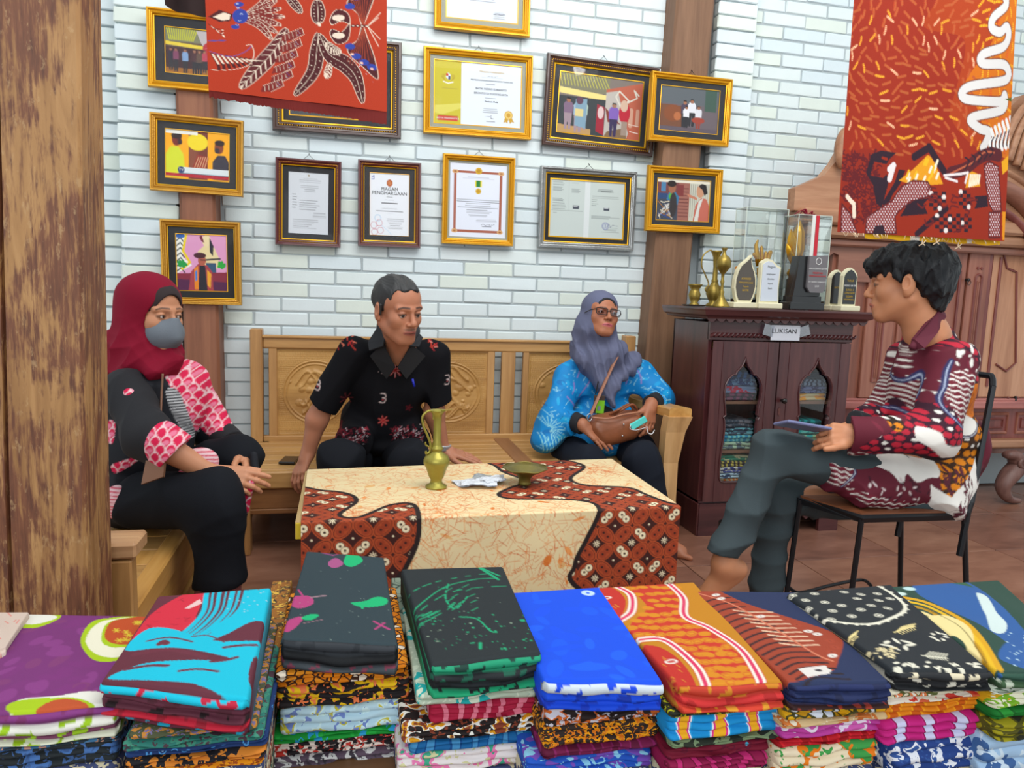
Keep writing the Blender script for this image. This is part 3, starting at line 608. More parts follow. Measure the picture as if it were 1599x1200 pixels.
def art_state_cert(pw, ph):
    c = cv(pw, ph, (214, 222, 234), .001); c.rect((0, 0), (.305, 1), (190, 178, 48)); c.poly([(0, .72), (.305, .66), (.305, .74), (.1, .86), (0, .84)], (206, 198, 92))
    for k in range(7):
        for s in (-1, 1): c.line([(.155 + s * (.03 + .008 * k), .2 + .004 * k), (.155 + s * (.05 + .005 * k), .27 - .002 * k), (.155 + s * .03, .32)], .0016, (170, 148, 40))
    c.ell((.155, .24), .011, .014, (206, 214, 224)); c.poly([(.13, .2), (.155, .2), (.155, .24), (.13, .24)], (190, 40, 40)); c.poly([(.155, .24), (.18, .24), (.18, .29), (.155, .3)], (60, 70, 120)); c.line([(.1, .33), (.155, .355), (.21, .33)], .005, (226, 226, 220)); c.text_rows(.08, .26, .4, .45, 2, (160, 144, 60), 2)
    c.rect((.04, .88), (.27, .955), (196, 60, 50)); c.line([(.04, .87), (.27, .87)], .002, (120, 40, 40))
    c.text_rows(.46, .86, .205, .23, 1, (150, 150, 150), 1); c.line([(.6, .2), (.64, .19), (.68, .2), (.72, .185)], .0014, (120, 120, 110))
    c.text_rows(.56, .72, .31, .33, 1, (90, 92, 100), 3); c.text_rows(.55, .74, .535, .555, 1, (90, 92, 100), 4); c.text_rows(.55, .74, .7, .79, 3, (110, 112, 120), 5); c.line([(.58, .85), (.64, .845), (.66, .82), (.655, .875), (.69, .87)], .0014, (60, 60, 80)); c.line([(.6, .925), (.7, .925)], .0022, (60, 60, 70))
    c.poly([(.82, .84), (.8, .93), (.83, .91), (.845, .94), (.86, .86), (.88, .94), (.9, .905), (.93, .92), (.9, .84)], (190, 150, 50)); c.disc((.86, .8), .021, (200, 160, 60)); c.disc((.86, .8), .0155, (226, 200, 120)); c.disc((.86, .8), .011, (190, 146, 50))
    return c, [('TENGAH PARAHARSA', .0125, .655, .125, m_goldink), ('PENYELENGGARAAN KEGIATAN BATIK TAHUN 2021', .0088, .66, .265, m_ink), ('BATIK INDRO SUBIANTO', .0135, .65, .40, m_ink), ('BRONTO DI YOGYAKARTA', .0135, .65, .475, m_ink), ('Pembatik Muda', .0105, .655, .6, m_ink), ('ADYA PRAMANTYA', .0125, .155, .918, m_wpr)]
def art_stage(pw, ph):
    c = cv(pw, ph, (120, 110, 104)); c.rect((0, 0), (.6, .28), (120, 118, 96))
    for i in range(16): c.line([(.0 + i * .035, .0), (.03 + i * .038, .2)], .003, (196, 190, 70))
    c.poly([(0, .24), (.58, .3), (.58, .4), (0, .34)], (226, 206, 130)); c.rect((0, .38), (.56, 1), (52, 58, 62)); c.poly([(.0, .86), (.4, .9), (.4, 1), (0, 1)], (176, 140, 90))
    c.poly([(.56, .2), (1, .02), (1, 1), (.56, 1)], (176, 92, 70)); c.poly([(.56, .25), (.7, .2), (.86, .9), (.84, 1), (.56, 1)], (176, 170, 164)); c.poly([(.56, .5), (.76, .76), (.6, .74)], (120, 50, 40)); c.poly([(.6, .9), (.84, .8), (.84, 1), (.56, 1)], (120, 96, 70))
    c.line([(.82, .64), (.68, .3), (.72, .2), (.84, .34), (.78, .42), (.94, .28), (.9, .16), (.96, .24)], .007, (206, 202, 190)); 
    c.line([(.88, .5), (.88, .76)], .022, (196, 150, 130)); c.line([(.96, .5), (.96, .74)], .018, (196, 150, 130))
    for x, s_, col in ((.12, .52, (120, 96, 120)), (.24, .55, (150, 170, 190)), (.3, .5, (160, 180, 170))): person_fig(c, x, .42, s_, col, legs=(150, 130, 140))
    c.poly([(.2, .42), (.34, .4), (.34, .9), (.2, .86)], (120, 150, 170)); c.rect((.2, .58), (.3, .7), (206, 190, 130)); c.ell((.25, .44), .018, .018, (90, 60, 80)); c.poly([(.46, .46), (.55, .5), (.56, .98), (.46, .92)], (150, 30, 50)); c.ell((.51, .6), .016, .03, (206, 180, 180))
    person_fig(c, .67, .42, .56, (120, 90, 170), (150, 110, 90), legs=(50, 40, 80)); c.ell((.8, .56), .03, .05, (176, 30, 50)); c.ell((.79, .44), .02, .028, (200, 170, 150)); c.rect((.77, .7), (.84, .94), (150, 132, 120))
    c.line([(.86, .74), (.98, .76)], .003, (226, 210, 200)); c.line([(.88, .86), (.98, .88)], .004, (226, 210, 200)); return c, []
def art_trio(pw, ph):
    c = cv(pw, ph, (100, 90, 96)); c.rect((0, 0), (1, .38), (88, 94, 100)); c.poly([(0, .4), (.42, .42), (.4, .9), (0, .9)], (110, 70, 50)); c.ell((.22, .6), .05, .04, (126, 70, 40)); c.ell((.3, .66), .02, .02, (170, 100, 60)); c.rect((.76, .0), (.96, .5), (60, 84, 74)); c.rect((0, .9), (1, 1), (90, 80, 90))
    person_fig(c, .42, .3, .6, (70, 60, 80)); person_fig(c, .54, .26, .62, (212, 212, 220)); person_fig(c, .45, .42, .5, (216, 216, 222)); person_fig(c, .66, .4, .52, (206, 206, 214), legs=(140, 60, 50)); c.ell((.66, .72), .035, .015, (150, 60, 46))
    return c, []
def art_two(pw, ph):
    c = cv(pw, ph, (150, 140, 130)); c.rect((0, 0), (1, .07), (220, 214, 196)); c.rect((.4, .07), (.62, 1), (150, 96, 84)); c.rect((.62, .07), (1, 1), (190, 190, 176))
    for i in range(9): c.rect((.41, .2 + i * .085), (.6, .225 + i * .085), (110, 60, 56)); c.line([(.64 + i * .04, .1), (.64 + i * .04, .9)], .002, (140, 140, 130))
    c.rect((0, .07), (.4, .4), (110, 60, 60)); c.rect((.07, .08), (.16, .3), (70, 120, 160)); c.rect((.0, .34), (.2, .5), (40, 66, 110)); c.rect((.38, .12), (.5, .4), (120, 50, 50)); c.poly([(.0, .5), (.3, .46), (.4, .62), (.4, 1), (0, 1)], (60, 66, 80))
    for i in range(18): r = random.Random(i); c.line([(r.uniform(0, .32), r.uniform(.5, .98)), (r.uniform(0, .38), r.uniform(.5, .98))], .004, r.choice([(200, 190, 170), (150, 100, 50), (40, 70, 140), (210, 210, 214)]))
    c.poly([(.18, .5), (.22, .32), (.34, .3), (.42, .42), (.4, .62)], (50, 110, 150)); c.ell((.29, .42), .02, .02, (80, 160, 60)); c.ell((.28, .2), .02, .03, (150, 96, 70)); c.ell((.27, .11), .024, .016, (36, 26, 24)); c.ell((.31, .62), .02, .06, (50, 44, 46))
    c.poly([(.7, 1), (.74, .6), (.84, .42), (.94, .44), (1, .6), (1, 1)], (186, 100, 84)); c.poly([(.72, 1), (.8, .5), (.88, .42), (.82, .7), (.8, 1)], (206, 206, 200)); c.ell((.82, .26), .021, .032, (190, 140, 110)); c.poly([(.78, .14), (.84, .07), (.93, .1), (.96, .3), (.9, .36), (.86, .22)], (30, 26, 30)); c.poly([(.76, .48), (.62, .42), (.56, .36), (.6, .34), (.76, .42)], (186, 120, 96))
    return c, []
def art_double(pw, ph):
    c = cv(pw, ph, (188, 198, 196), .001); c.rect((.46, 0), (.53, 1), (206, 212, 214)); ink = (120, 128, 130)
    for y0, y1, n in ((.03, .1, 3), (.12, .2, 4), (.32, .38, 3), (.4, .52, 5)): c.text_rows(.03, .22, y0, y1, n, ink, n, False); 
    c.text_rows(.28, .42, .03, .06, 1, ink, 3, False); c.text_rows(.28, .44, .14, .22, 4, ink, 4, False); c.line([(.02, .54), (.44, .54)], .0012, ink); c.line([(.24, .02), (.24, .54)], .0008, ink); c.line([(.04, .585), (.09, .585)], .0025, ink)
    for x in (.34, .76): c.rect((x - .035, .44 + (.0 if x < .5 else .01)), (x + .045, .5 + (.0 if x < .5 else .01)), (60, 66, 80)); c.rect((x - .03, .45), (x + .03, .468), (186, 190, 196))
    c.text_rows(.62, .86, .12, .18, 3, ink, 5); c.line([(.68, .165), (.82, .165)], .003, (60, 66, 70)); c.text_rows(.56, .96, .24, .3, 2, ink, 6, False); c.text_rows(.56, .66, .3, .44, 4, ink, 7, False); c.text_rows(.56, .96, .6, .66, 3, ink, 8, False); c.text_rows(.7, .96, .8, .9, 4, ink, 9)
    for rr in (.019, ): c.disc((.76, .78), rr, (90, 92, 160)); c.disc((.76, .78), rr * .88, (188, 198, 200)); c.disc((.76, .78), rr * .7, (90, 92, 160)); c.disc((.76, .78), rr * .6, (188, 198, 200)); c.line([(.76, .75), (.76, .81)], .003, (80, 84, 150))
    c.line([(.78, .8), (.81, .74), (.83, .8), (.86, .76), (.93, .77)], .0016, (60, 64, 110)); return c, []
picture_frame('gilt frame with a dim group photo, top of the column over the red headscarf', [(225, 10), (366, 22), (362, 147), (232, 133)], .03, m_gold, m_matd, .04, m_gline, art_group_dark, inner_line=.003, yb=3.55)
picture_frame('gilt frame with a yellow television still of two masked men', [(231, 173), (381, 189), (378, 307), (234, 297)], .03, m_gold2, m_matd, .032, m_gline, art_tv, inner_line=.003, yb=3.55, hook=False)
picture_frame('gilt frame with a pink and green painting of a man in sunglasses', [(248, 342), (374, 346), (378, 479), (253, 473)], .03, m_gold2, m_matblk, .032, m_gline, art_painting, inner_line=.003, yb=3.55, hook=False)
picture_frame('large dark brown frame half hidden behind the orange butterfly cloth', [(424, 46), (627, 65), (627, 217), (424, 202)], .048, m_dbrn, m_matd, .03, m_gline, art_wide, inner_line=.005)
picture_frame('dark red frame with a grey typed letter, left of the PIAGAM certificate', [(430, 245), (534, 252), (531, 387), (429, 382)], .032, m_dred, m_matd, .026, m_gline, art_letter)
picture_frame('dark red frame with the white PIAGAM PENGHARGAAN certificate', [(560, 249), (658, 254), (657, 388), (558, 384)], .03, m_dred, m_matd, .026, m_gline, art_award, inner_line=.0015)
picture_frame('gilt portrait frame with a certificate showing a green ribbon medal', [(692, 238), (805, 247), (802, 385), (690, 380)], .028, m_gold, m_matg, .01, m_gline, art_medal)
picture_frame('gilt frame cut off by the top of the picture, white sheet with a signature', [(680, -70), (831, -56), (827, 57), (677, 43)], .034, m_gold, m_matg, .026, m_gline, art_plain_cert, inner_line=.004)
picture_frame('gilt landscape frame with a certificate half ochre, half white, and a gold rosette', [(662, 70), (833, 87), (830, 218), (661, 207)], .032, m_gold, m_matg, .022, m_gline, art_state_cert, inner_line=.004)
picture_frame('large dark brown and gold frame with a stage photo of dancers', [(856, 82), (1033, 105), (1018, 243), (846, 228)], .046, m_dbrn, m_matd, .03, m_gline, art_stage, inner_line=.004)
picture_frame('gilt frame with a dim photo of three people in white shirts, on the brown post', [(1020, 110), (1147, 123), (1137, 227), (1012, 221)], .03, m_gold, m_matd, .03, m_gline, art_trio, yb=3.55, inner_line=.003)
picture_frame('gilt frame with a photo of a seller and a woman in a pink coat', [(1014, 258), (1131, 264), (1124, 365), (1008, 361)], .034, m_gold, m_matd, .026, m_gline, art_two, yb=3.55, inner_line=.003, hook=False)
picture_frame('silver and black frame with two grey typed pages', [(845, 259), (998, 268), (988, 391), (841, 387)], .034, m_silver, m_matblk, .026, m_gline, art_double, inner_line=.006)
# ================================================================ teak benches
m_teak = wood('teak_rails', (150, 106, 58), (182, 136, 80), (204, 160, 102), 'x', 4, 12, rough=0.42, bump=0.12, coat=0.15)
m_teakv = wood('teak_uprights', (146, 102, 58), (176, 130, 78), (200, 154, 98), 'z', 4, 12, rough=0.42, bump=0.12, coat=0.15)
m_teaky = wood('teak_lengthwise', (160, 108, 50), (196, 144, 76), (214, 166, 100), 'y', 4, 12, rough=0.4, bump=0.12, coat=0.15)
m_teakd = wood('teak_dark_plank', (120, 78, 48), (144, 98, 62), (160, 114, 76), 'y', 4, 12, rough=0.45, bump=0.12)
m_carve = wood('teak_carved', (150, 106, 54), (184, 138, 76), (206, 162, 98), 'x', 3, 8, rough=0.5, bump=0.1)
YB, YF, ZS = 3.58, 2.97, 0.34
bench = thing('carved_bench', 'long teak bench with carved oval back panels against the white brick wall', 'bench', (0.5, 3.28, 0))
def part(name, mb, mat, parent, **k): return put(name, mb, mat, parent, **k)
part('back_post', MB().span((-0.434, YB - .03, 0), (-0.38, YB + .04, 0.868), .004), m_teakv, bench)
part('back_post', MB().span((1.395, YB - .03, 0), (1.449, YB + .04, 0.872), .004), m_teakv, bench)
part('top_rail', MB().span((-0.38, YB - .018, 0.778), (1.395, YB + .022, 0.836), .006).span((-0.38, YB - .03, 0.828), (1.395, YB + .03, 0.84), .003), m_teak, bench)
part('lower_rail', MB().span((-0.38, YB - .018, 0.318), (1.395, YB + .022, 0.366), .004), m_teak, bench)
stiles = [(-0.354, -0.317), (0.03, 0.066), (0.105, 0.15), (0.19, 0.30), (0.682, 0.717), (0.753, 0.822), (0.862, 0.892), (1.33, 1.36)]
for a, b_ in stiles: part('stile', MB().span((a, YB - .014, 0.36), (b_, YB + .018, 0.78), .003), m_teakv, bench)
def carved(x0, x1, z0, z1, sd):
    nu, nv = 150, 140; r = np.random.default_rng(sd); U, Vv = np.meshgrid(np.linspace(0, 1, nu), np.linspace(0, 1, nv)); X = x0 + U * (x1 - x0); Z = z0 + Vv * (z1 - z0)
    cx, cz = (x0 + x1) / 2, (z0 + z1) / 2; hw, hh = (x1 - x0) / 2, (z1 - z0) / 2
    e = np.sqrt(((X - cx) / (hw * .84)) ** 2 + ((Z - cz) / (hh * .72)) ** 2); Hh = np.zeros(X.shape)
    border = (np.abs(X - cx) > hw * .955) | (np.abs(Z - cz) > hh * .95)
    Hh += np.where(border, .006, 0)
    k = 2 * PI / .021; dim = np.cos(X * k + np.sin(Z * k * .5) * .6) * np.cos(Z * k * 1.1); Hh += np.where((e > 1.04) & ~border, .0026 * np.abs(dim) ** .6 + .002, 0)
    Hh += .007 * np.exp(-((e - 1.0) / .03) ** 2) + .005 * np.exp(-((e - .9) / .022) ** 2)
    ins = e < .87; t = (X - cx) / hw; s = (Z - cz) / hh
    mount = .0
    for j in range(9):
        a, b_, ph, wd = r.uniform(-.5, .5), r.uniform(-.55, .5), r.uniform(0, 6), r.uniform(.12, .3)
        ridge = np.abs(s - b_ - .18 * np.sin((t - a) * r.uniform(4, 9) + ph)); m_ = np.exp(-(ridge / .045) ** 2) * (np.abs(t - a) < wd + .2); mount = np.maximum(mount, m_)
    for j in range(16):
        a, b_ = r.uniform(-.7, .7), r.uniform(-.6, .3); rr = r.uniform(.05, .12); q = np.sqrt(((t - a) / rr) ** 2 + ((s - b_) / (rr * .8)) ** 2); mount = np.maximum(mount, np.clip(1 - q, 0, 1) ** .5 * .9)
    Hh += np.where(ins, .0075 * mount, 0)
    V = np.stack([X.ravel(), (YB + .004 - Hh).ravel(), Z.ravel()], 1); part('carved_panel', (V, grid(nu, nv)), m_carve, bench, smooth=True)
for i, (a, b_) in enumerate(((-0.317, 0.03), (0.30, 0.682), (0.892, 1.33))): carved(a, b_, 0.366, 0.778, 5 + i)
for i in range(7):
    y0 = YF + .045 + i * .0835; part('seat_slat', MB().span((-0.42, y0 + .002, ZS - .022), (1.43, y0 + .08, ZS), .003), m_teak, bench)
part('front_rail', MB().span((-0.434, YF, ZS - .07), (1.445, YF + .04, ZS), .006), m_teak, bench)
part('apron', MB().span((-0.40, YF + .02, ZS - .155), (1.42, YF + .045, ZS - .075), .003).span((-0.40, YF + .012, ZS - .175), (1.42, YF + .05, ZS - .155), .003), wood('teak_apron', (120, 76, 42), (150, 102, 60), (170, 122, 78), 'x', 4, 12, rough=.5, bump=.12), bench)
part('cross_plank', MB().span((0.72, YF + .03, ZS - .01), (0.80, YB - .02, ZS + .004), .003), m_teakd, bench)
for x in (-0.434, 1.38):
    part('leg', MB().span((x, YF, 0), (x + .065, YF + .07, ZS - .06), .004), m_teakv, bench)
for x in (-0.40, 1.35): part('rear_leg', MB().span((x, YB - .04, 0), (x + .05, YB, ZS), .004), m_teakv, bench)
part('side_panel', MB().span((-0.43, YF + .06, 0.03), (-0.41, YB - .05, ZS - .03), .002), m_teakv, bench)
# right arm, swept forward
m_teakarm = wood('teak_pale_arm', (176, 132, 84), (208, 162, 108), (222, 180, 128), 'z', 4, 12, rough=.42, bump=.1)
arm = MB().tube([(1.42, 3.56, .585), (1.42, 3.3, .575), (1.425, 3.1, .578), (1.43, 2.9, .583)], .036, 8, flat=.55)
V = np.array([(x, y, z) for y, zz in ((3.56, .58), (3.3, .572), (3.05, .578), (2.88, .588)) for x, z in ((1.345, zz - .02), (1.345, zz + .014), (1.355, zz + .02), (1.438, zz + .02), (1.448, zz + .014), (1.448, zz - .02))])
part('armrest', (V, [(i * 6 + k, i * 6 + (k + 1) % 6, (i + 1) * 6 + (k + 1) % 6, (i + 1) * 6 + k) for i in range(3) for k in range(6)] + [tuple(range(6)), tuple(range(18, 24))]), m_teaky, bench)
ap = [(1.38, 2.905, 0.0), (1.38, 2.93, .2), (1.38, 2.94, .36), (1.385, 2.92, .5), (1.395, 2.9, .57)]; wd = [.028, .03, .034, .045, .055]
V = np.array([(x + sx * w_, y + sy * .03, z) for (x, y, z), w_ in zip(ap, wd) for sx, sy in ((-1, -1), (1, -1), (1, 1), (-1, 1))])
part('arm_post', (V, [(i * 4 + k, i * 4 + (k + 1) % 4, (i + 1) * 4 + (k + 1) % 4, (i + 1) * 4 + k) for i in range(4) for k in range(4)] + [(0, 1, 2, 3), (16, 17, 18, 19)]), m_teakarm, bench)
# second bench running towards the camera on the left
b2 = thing('side_bench', 'yellow teak bench along the left side with a low end arm by the timber post', 'bench', (-0.75, 2.3, 0))
XE, ZL = -0.46, 0.335
for i in range(10):
    a = 1.80 + i * .115; 
    V = MB().box((-0.78, a + .055, ZL - .014), (0.54, .109, .02), rotm(rz=0), .002); part('seat_board', V, m_teak if i % 2 else m_teaky, b2)
part('edge_rail', MB().span((XE - .05, 1.70, ZL - .06), (XE, 2.93, ZL + .004), .005), m_teaky, b2)
part('end_rail', MB().span((-1.05, 1.74, ZL - .05), (XE - .05, 1.79, ZL), .004), m_teaky, b2)
m_teakfront = wood('teak_yellow_front', (150, 104, 44), (190, 142, 70), (208, 164, 92), 'y', 4, 12, rough=.45, bump=.12)
part('front_board', MB().span((XE - .03, 1.76, ZL - .17), (XE - .008, 2.9, ZL - .065), .003), m_teakfront, b2)
part('bottom_rail', MB().span((XE - .035, 1.76, ZL - .235), (XE, 2.9, ZL - .175), .004), m_teakfront, b2)
part('lower_board', MB().span((XE - .03, 1.76, ZL - .32), (XE - .012, 2.9, ZL - .24), .003), m_teakfront, b2)
part('leg', MB().span((XE - .05, 1.692, 0), (XE + .002, 1.735, ZL + .13), .004), m_teakv, b2)
for y in (2.86,): part('leg', MB().span((XE - .05, y, 0), (XE + .004, y + .05, ZL), .003), m_teakv, b2)
part('leg', MB().span((-1.05, 1.72, 0), (-1.0, 1.79, ZL), .003), m_teakv, b2); part('leg', MB().span((-1.05, 2.86, 0), (-1.0, 2.92, ZL), .003), m_teakv, b2)
part('end_arm', MB().span((-1.05, 1.69, .468), (XE + .012, 1.79, .505), .006), wood('teak_arm_top', (150, 108, 74), (178, 134, 94), (196, 154, 112), 'x', 5, 10, rough=.5, bump=.15), b2)
part('end_panel', MB().span((-1.04, 1.71, .0), (XE - .052, 1.725, .468), .002), m_teakfront, b2)
# ================================================================ coffee table under a batik cloth
ZT = 0.46
tq = [PZ(477, 735, ZT), PZ(955, 718, ZT), PZ(1063, 797, ZT), PZ(458, 828, ZT)]
tb = thing('coffee_table', 'low wooden table under the brown and cream batik cloth in the middle', 'table', (0.42, 2.2, 0))
YFT = PZ(470, 817, ZT)[1] + .014; YFT2 = PZ(1062, 792, ZT)[1] + .014; tq[3] = np.array([tq[3][0], YFT, ZT]); tq[2] = np.array([tq[2][0] + .012, YFT2, ZT]); poly = [(q[0], q[1]) for q in tq]; m_tbl = wood('pale_table_wood', (150, 120, 74), (182, 152, 100), (196, 168, 116), 'y', 4, 10, rough=.5, bump=.1)
part('tabletop', MB().prism(poly, 0, .045, ((0, 0, ZT - .048), (1, 0, 0), (0, 1, 0), (0, 0, 1))), m_tbl, tb)
m_yel = plain('yellow_paint_end', (206, 176, 40), .5)
part('painted_end', MB().box((tq[3][0] + .010, tq[3][1] - .001, ZT - .026), (.018, .006, .044), None, .001), m_yel, tb)
part('painted_end', MB().box((tq[2][0] - .004, tq[2][1] - .001, ZT - .026), (.012, .006, .044), None, .001), m_yel, tb)
for i in (0, 1, 2, 3):
    c = np.array(tq).mean(0); q = tq[i] + (c - tq[i]) * .1; part('leg', MB().box((q[0], q[1], (ZT - .05) / 2), (.05, .05, ZT - .05), None, .003), m_tbl, tb)
# the cloth: u across, t along (top back edge -> front edge -> hem)
A0, A1 = PZ(480, 735, ZT), PZ(955, 718, ZT); B0, B1 = PZ(470, 817, ZT), PZ(1062, 792, ZT)
Wc = 1.06; Tt = 0.60; Tf = 0.40
def cloth_uv_top(x, y):
    p = PZ(x, y, ZT); fr = ((p - A0) @ (B0 - A0)) / ((B0 - A0) @ (B0 - A0)); L = A0 + (B0 - A0) * fr; R_ = A1 + (B1 - A1) * fr; return ((p - L) @ (R_ - L)) / ((R_ - L) @ (R_ - L)) * Wc, fr * Tt
def cloth_uv_front(x, y):
    Yp = B0[1]
    for _ in range(3): p = P(x, y, Yp); u = (p[0] - B0[0]) / (B1[0] - B0[0]); Yp = B0[1] + (B1[1] - B0[1]) * u
    return u * Wc, Tt + (ZT - p[2])
cc = Canvas(-.02, -.02, Wc + .02, Tt + Tf + .02, .0013, (222, 202, 158))
r = random.Random(5)
def crackle(c, x0, y0, x1, y1, n, w0=.0012):
    for _ in range(n):
        x, y = r.uniform(x0, x1), r.uniform(y0, y1); a = r.uniform(0, 6.28)
        for __ in range(r.randint(1, 3)):
            L = r.uniform(.012, .05); a += r.uniform(-1.2, 1.2); x2, y2 = x + L * math.cos(a), y + L * math.sin(a); c.line([(x, y), (x2, y2)], r.choice((w0 * .7, w0, w0 * 1.6)), r.choice(((206, 104, 36), (222, 140, 76), (196, 88, 30))), raw=True); x, y = x2, y2
for _ in range(70): cc.ell((r.uniform(0, Wc), r.uniform(0, Tt + Tf)), r.uniform(.006, .02), r.uniform(.003, .012), r.choice(((226, 150, 84), (216, 170, 110), (210, 120, 50))), r.uniform(0, 3), raw=True)
crackle(cc, 0, 0, Wc, Tt + Tf, 2300, .001)
for _ in range(14):
    x, y = r.uniform(.1, Wc), r.uniform(0, 1); crackle(cc, x - .05, y - .05, x + .05, y + .05, 30, .0014)
K = Canvas(-.02, -.02, Wc + .02, Tt + Tf + .02, .0013, (60, 24, 20)); cs = .052; kk = cs / .072
for i in range(-1, 23):
    for j in range(-1, 22):
        x, y = i * cs, j * cs; d = 1 if (i + j) % 2 else -1
        K.ell((x, y), .045 * kk, .0285 * kk, (176, 74, 36), d * PI / 4, raw=True); K.ell((x, y), .040 * kk, .0240 * kk, (66, 26, 20), d * PI / 4, raw=True); K.ell((x, y), .0375 * kk, .0215 * kk, (166, 68, 34), d * PI / 4, raw=True)
        col = (232, 216, 180) if ((i * 7 + j * 3) % 5 in (0, 3, 1)) and (i // 2 + j) % 2 == 0 else (150, 58, 30)
        for s in (-1, 1):
            c_ = (x + s * .0125 * kk * math.cos(PI / 4 * d), y + s * .0125 * kk * math.sin(PI / 4 * d)); K.disc(c_, (.0165 if col[0] > 200 else .0145) * kk, (60, 24, 20), raw=True); K.disc(c_, .0142 * kk, col, raw=True); K.disc(c_, .005 * kk, (44, 18, 16), raw=True)
for i in range(-1, 23):
    for j in range(-1, 22):
        if (i + j) % 2: continue
        x, y = (i + .5) * cs, (j + .5) * cs
        if (i % 2): 
            for k in range(8): a = k * PI / 4; K.line([(x + .003 * math.cos(a), y + .003 * math.sin(a)), (x + .0095 * math.cos(a), y + .0095 * math.sin(a))], .0024, (230, 214, 180), raw=True)
        else: K.disc((x, y), .003, (230, 214, 180), raw=True)
def region(curve):
    p = cr(curve, True, 6); M_ = Canvas(-.02, -.02, Wc + .02, Tt + Tf + .02, .0013, (0, 0, 0)); M_.poly(p, (255, 255, 255), raw=True); m_ = M_.A[..., 0] > .5; cc.A[m_] = K.A[m_]; cc.line(p, .014, (36, 24, 24), closed=True, raw=True)
T_, Fr = cloth_uv_top, cloth_uv_front
left_r = [(-.08, .27), T_(505, 768), T_(545, 774), T_(556, 786), T_(530, 806), T_(560, 810), T_(610, 791), T_(645, 790), Fr(654, 815), Fr(650, 850), Fr(632, 890), Fr(615, 925), (.2, 1.1), (-.1, 1.1)]
region(left_r)
right_r = [T_(766, 726), T_(800, 721), T_(860, 721), T_(905, 728), T_(918, 736), T_(895, 752), T_(918, 762), T_(985, 766), T_(1012, 776), T_(1055, 790), (Wc + .1, .62), (Wc + .1, 1.1), Fr(908, 925), Fr(897, 885), Fr(915, 845), Fr(935, 800), T_(925, 788), T_(880, 783), T_(800, 782), T_(780, 775), T_(800, 765), T_(825, 756), T_(790, 742), T_(778, 733)]
region(right_r)
nu, nt_, nf = 420, 225, 150; us = np.linspace(0, 1, nu); V = []; UV = []
ft = list(np.linspace(0, 1, nt_))
for f in ft:
    L = A0 + (B0 - A0) * f; R_ = A1 + (B1 - A1) * f; p = L + np.outer(us, R_ - L); p[:, 2] = ZT + .003; V.append(p); UV.append(np.stack([us * Wc, np.full(nu, f * Tt)], 1))
for k in range(1, nf + 1):
    d = k / nf * Tf; L, R_ = B0, B1; p = L + np.outer(us, R_ - L); p[:, 2] = ZT + .003 - d; p[:, 1] -= .006 + .004 * np.sin(us * 23 + d * 3) * min(1, d / .1) + .003 * np.sin(us * 51 + 1) * d; V.append(p); UV.append(np.stack([us * Wc, np.full(nu, Tt + d)], 1))
V = np.concatenate(V); UV = np.concatenate(UV)
o = put('tablecloth', (V, grid(nu, nt_ + nf)), vcol('batik_cotton', .75, .2, 700), smooth=True, colors=cc.sample(UV[:, 0], UV[:, 1]), origin=(.42, 2.2, ZT)); tagp(o, 'cream crackle and brown kawung batik cloth spread over the low table', 'tablecloth')
# ================================================================ black iron chair under the young man
m_iron = plain('black_iron', (34, 36, 40), .4, .5); m_seatw = wood('chair_seat_wood', (96, 54, 34), (134, 80, 50), None, 'x', 5, 10, rough=.45)
N_, F_, R_, B_ = PZ(1346, 804, .45), PZ(1250, 776, .45), PZ(1506, 800, .45), PZ(1408, 774, .45)
ch = thing('iron_chair', 'black iron chair with brown wooden seat carrying the man in the red batik shirt', 'chair', (1.66, 2.02, 0))
part('seat', MB().prism([(q[0], q[1]) for q in (N_, R_, B_, F_)], 0, .014, ((0, 0, .44), (1, 0, 0), (0, 1, 0), (0, 0, 1))), m_seatw, ch)
part('seat_frame', MB().tube([q - (0, 0, .012) for q in (N_, R_, B_, F_)], .0135, 4, closed=True), m_iron, ch)
for q, ft_ in ((N_, PZ(1318, 1012, 0)), (F_, PZ(1222, 972, 0)), (R_, PZ(1511, 1005, 0)), (B_, PZ(1405, 950, 0))):
    part('leg', MB().tube([q - (0, 0, .01), ft_], .0085, 8), m_iron, ch)
ER = P(1550, 604, 1.93); EB = ER + (B_ - R_)
part('foot_loop', MB().tube(cr([PZ(1232, 918, .1), PZ(1250, 926, .1), PZ(1300, 914, .1), PZ(1345, 906, .1), PZ(1360, 915, .1)], n=5), .006, 6), m_iron, ch)
dv = (ER - R_) / np.linalg.norm(ER - R_)
for (s, e) in ((R_, ER), (B_, EB)):
    part('back_upright', MB().tube([s + (0.0, 0, -.14), s + (.012, 0, .0), s + (.02, 0, .03), e], .010, 8), m_iron, ch)
hp = [ER, ER + dv * .03 + (EB - ER) * .04, ER + dv * .035 + (EB - ER) * .15, EB + dv * .035 - (EB - ER) * .15, EB + dv * .03 - (EB - ER) * .04, EB]
part('back_hoop', MB().tube(cr(hp, n=5), .010, 8), m_iron, ch)
ml = R_ * .5 + ER * .5 + (.01, 0, 0); part('back_bar', MB().tube([ml, ml + (EB - ER)], .008, 8), m_iron, ch)
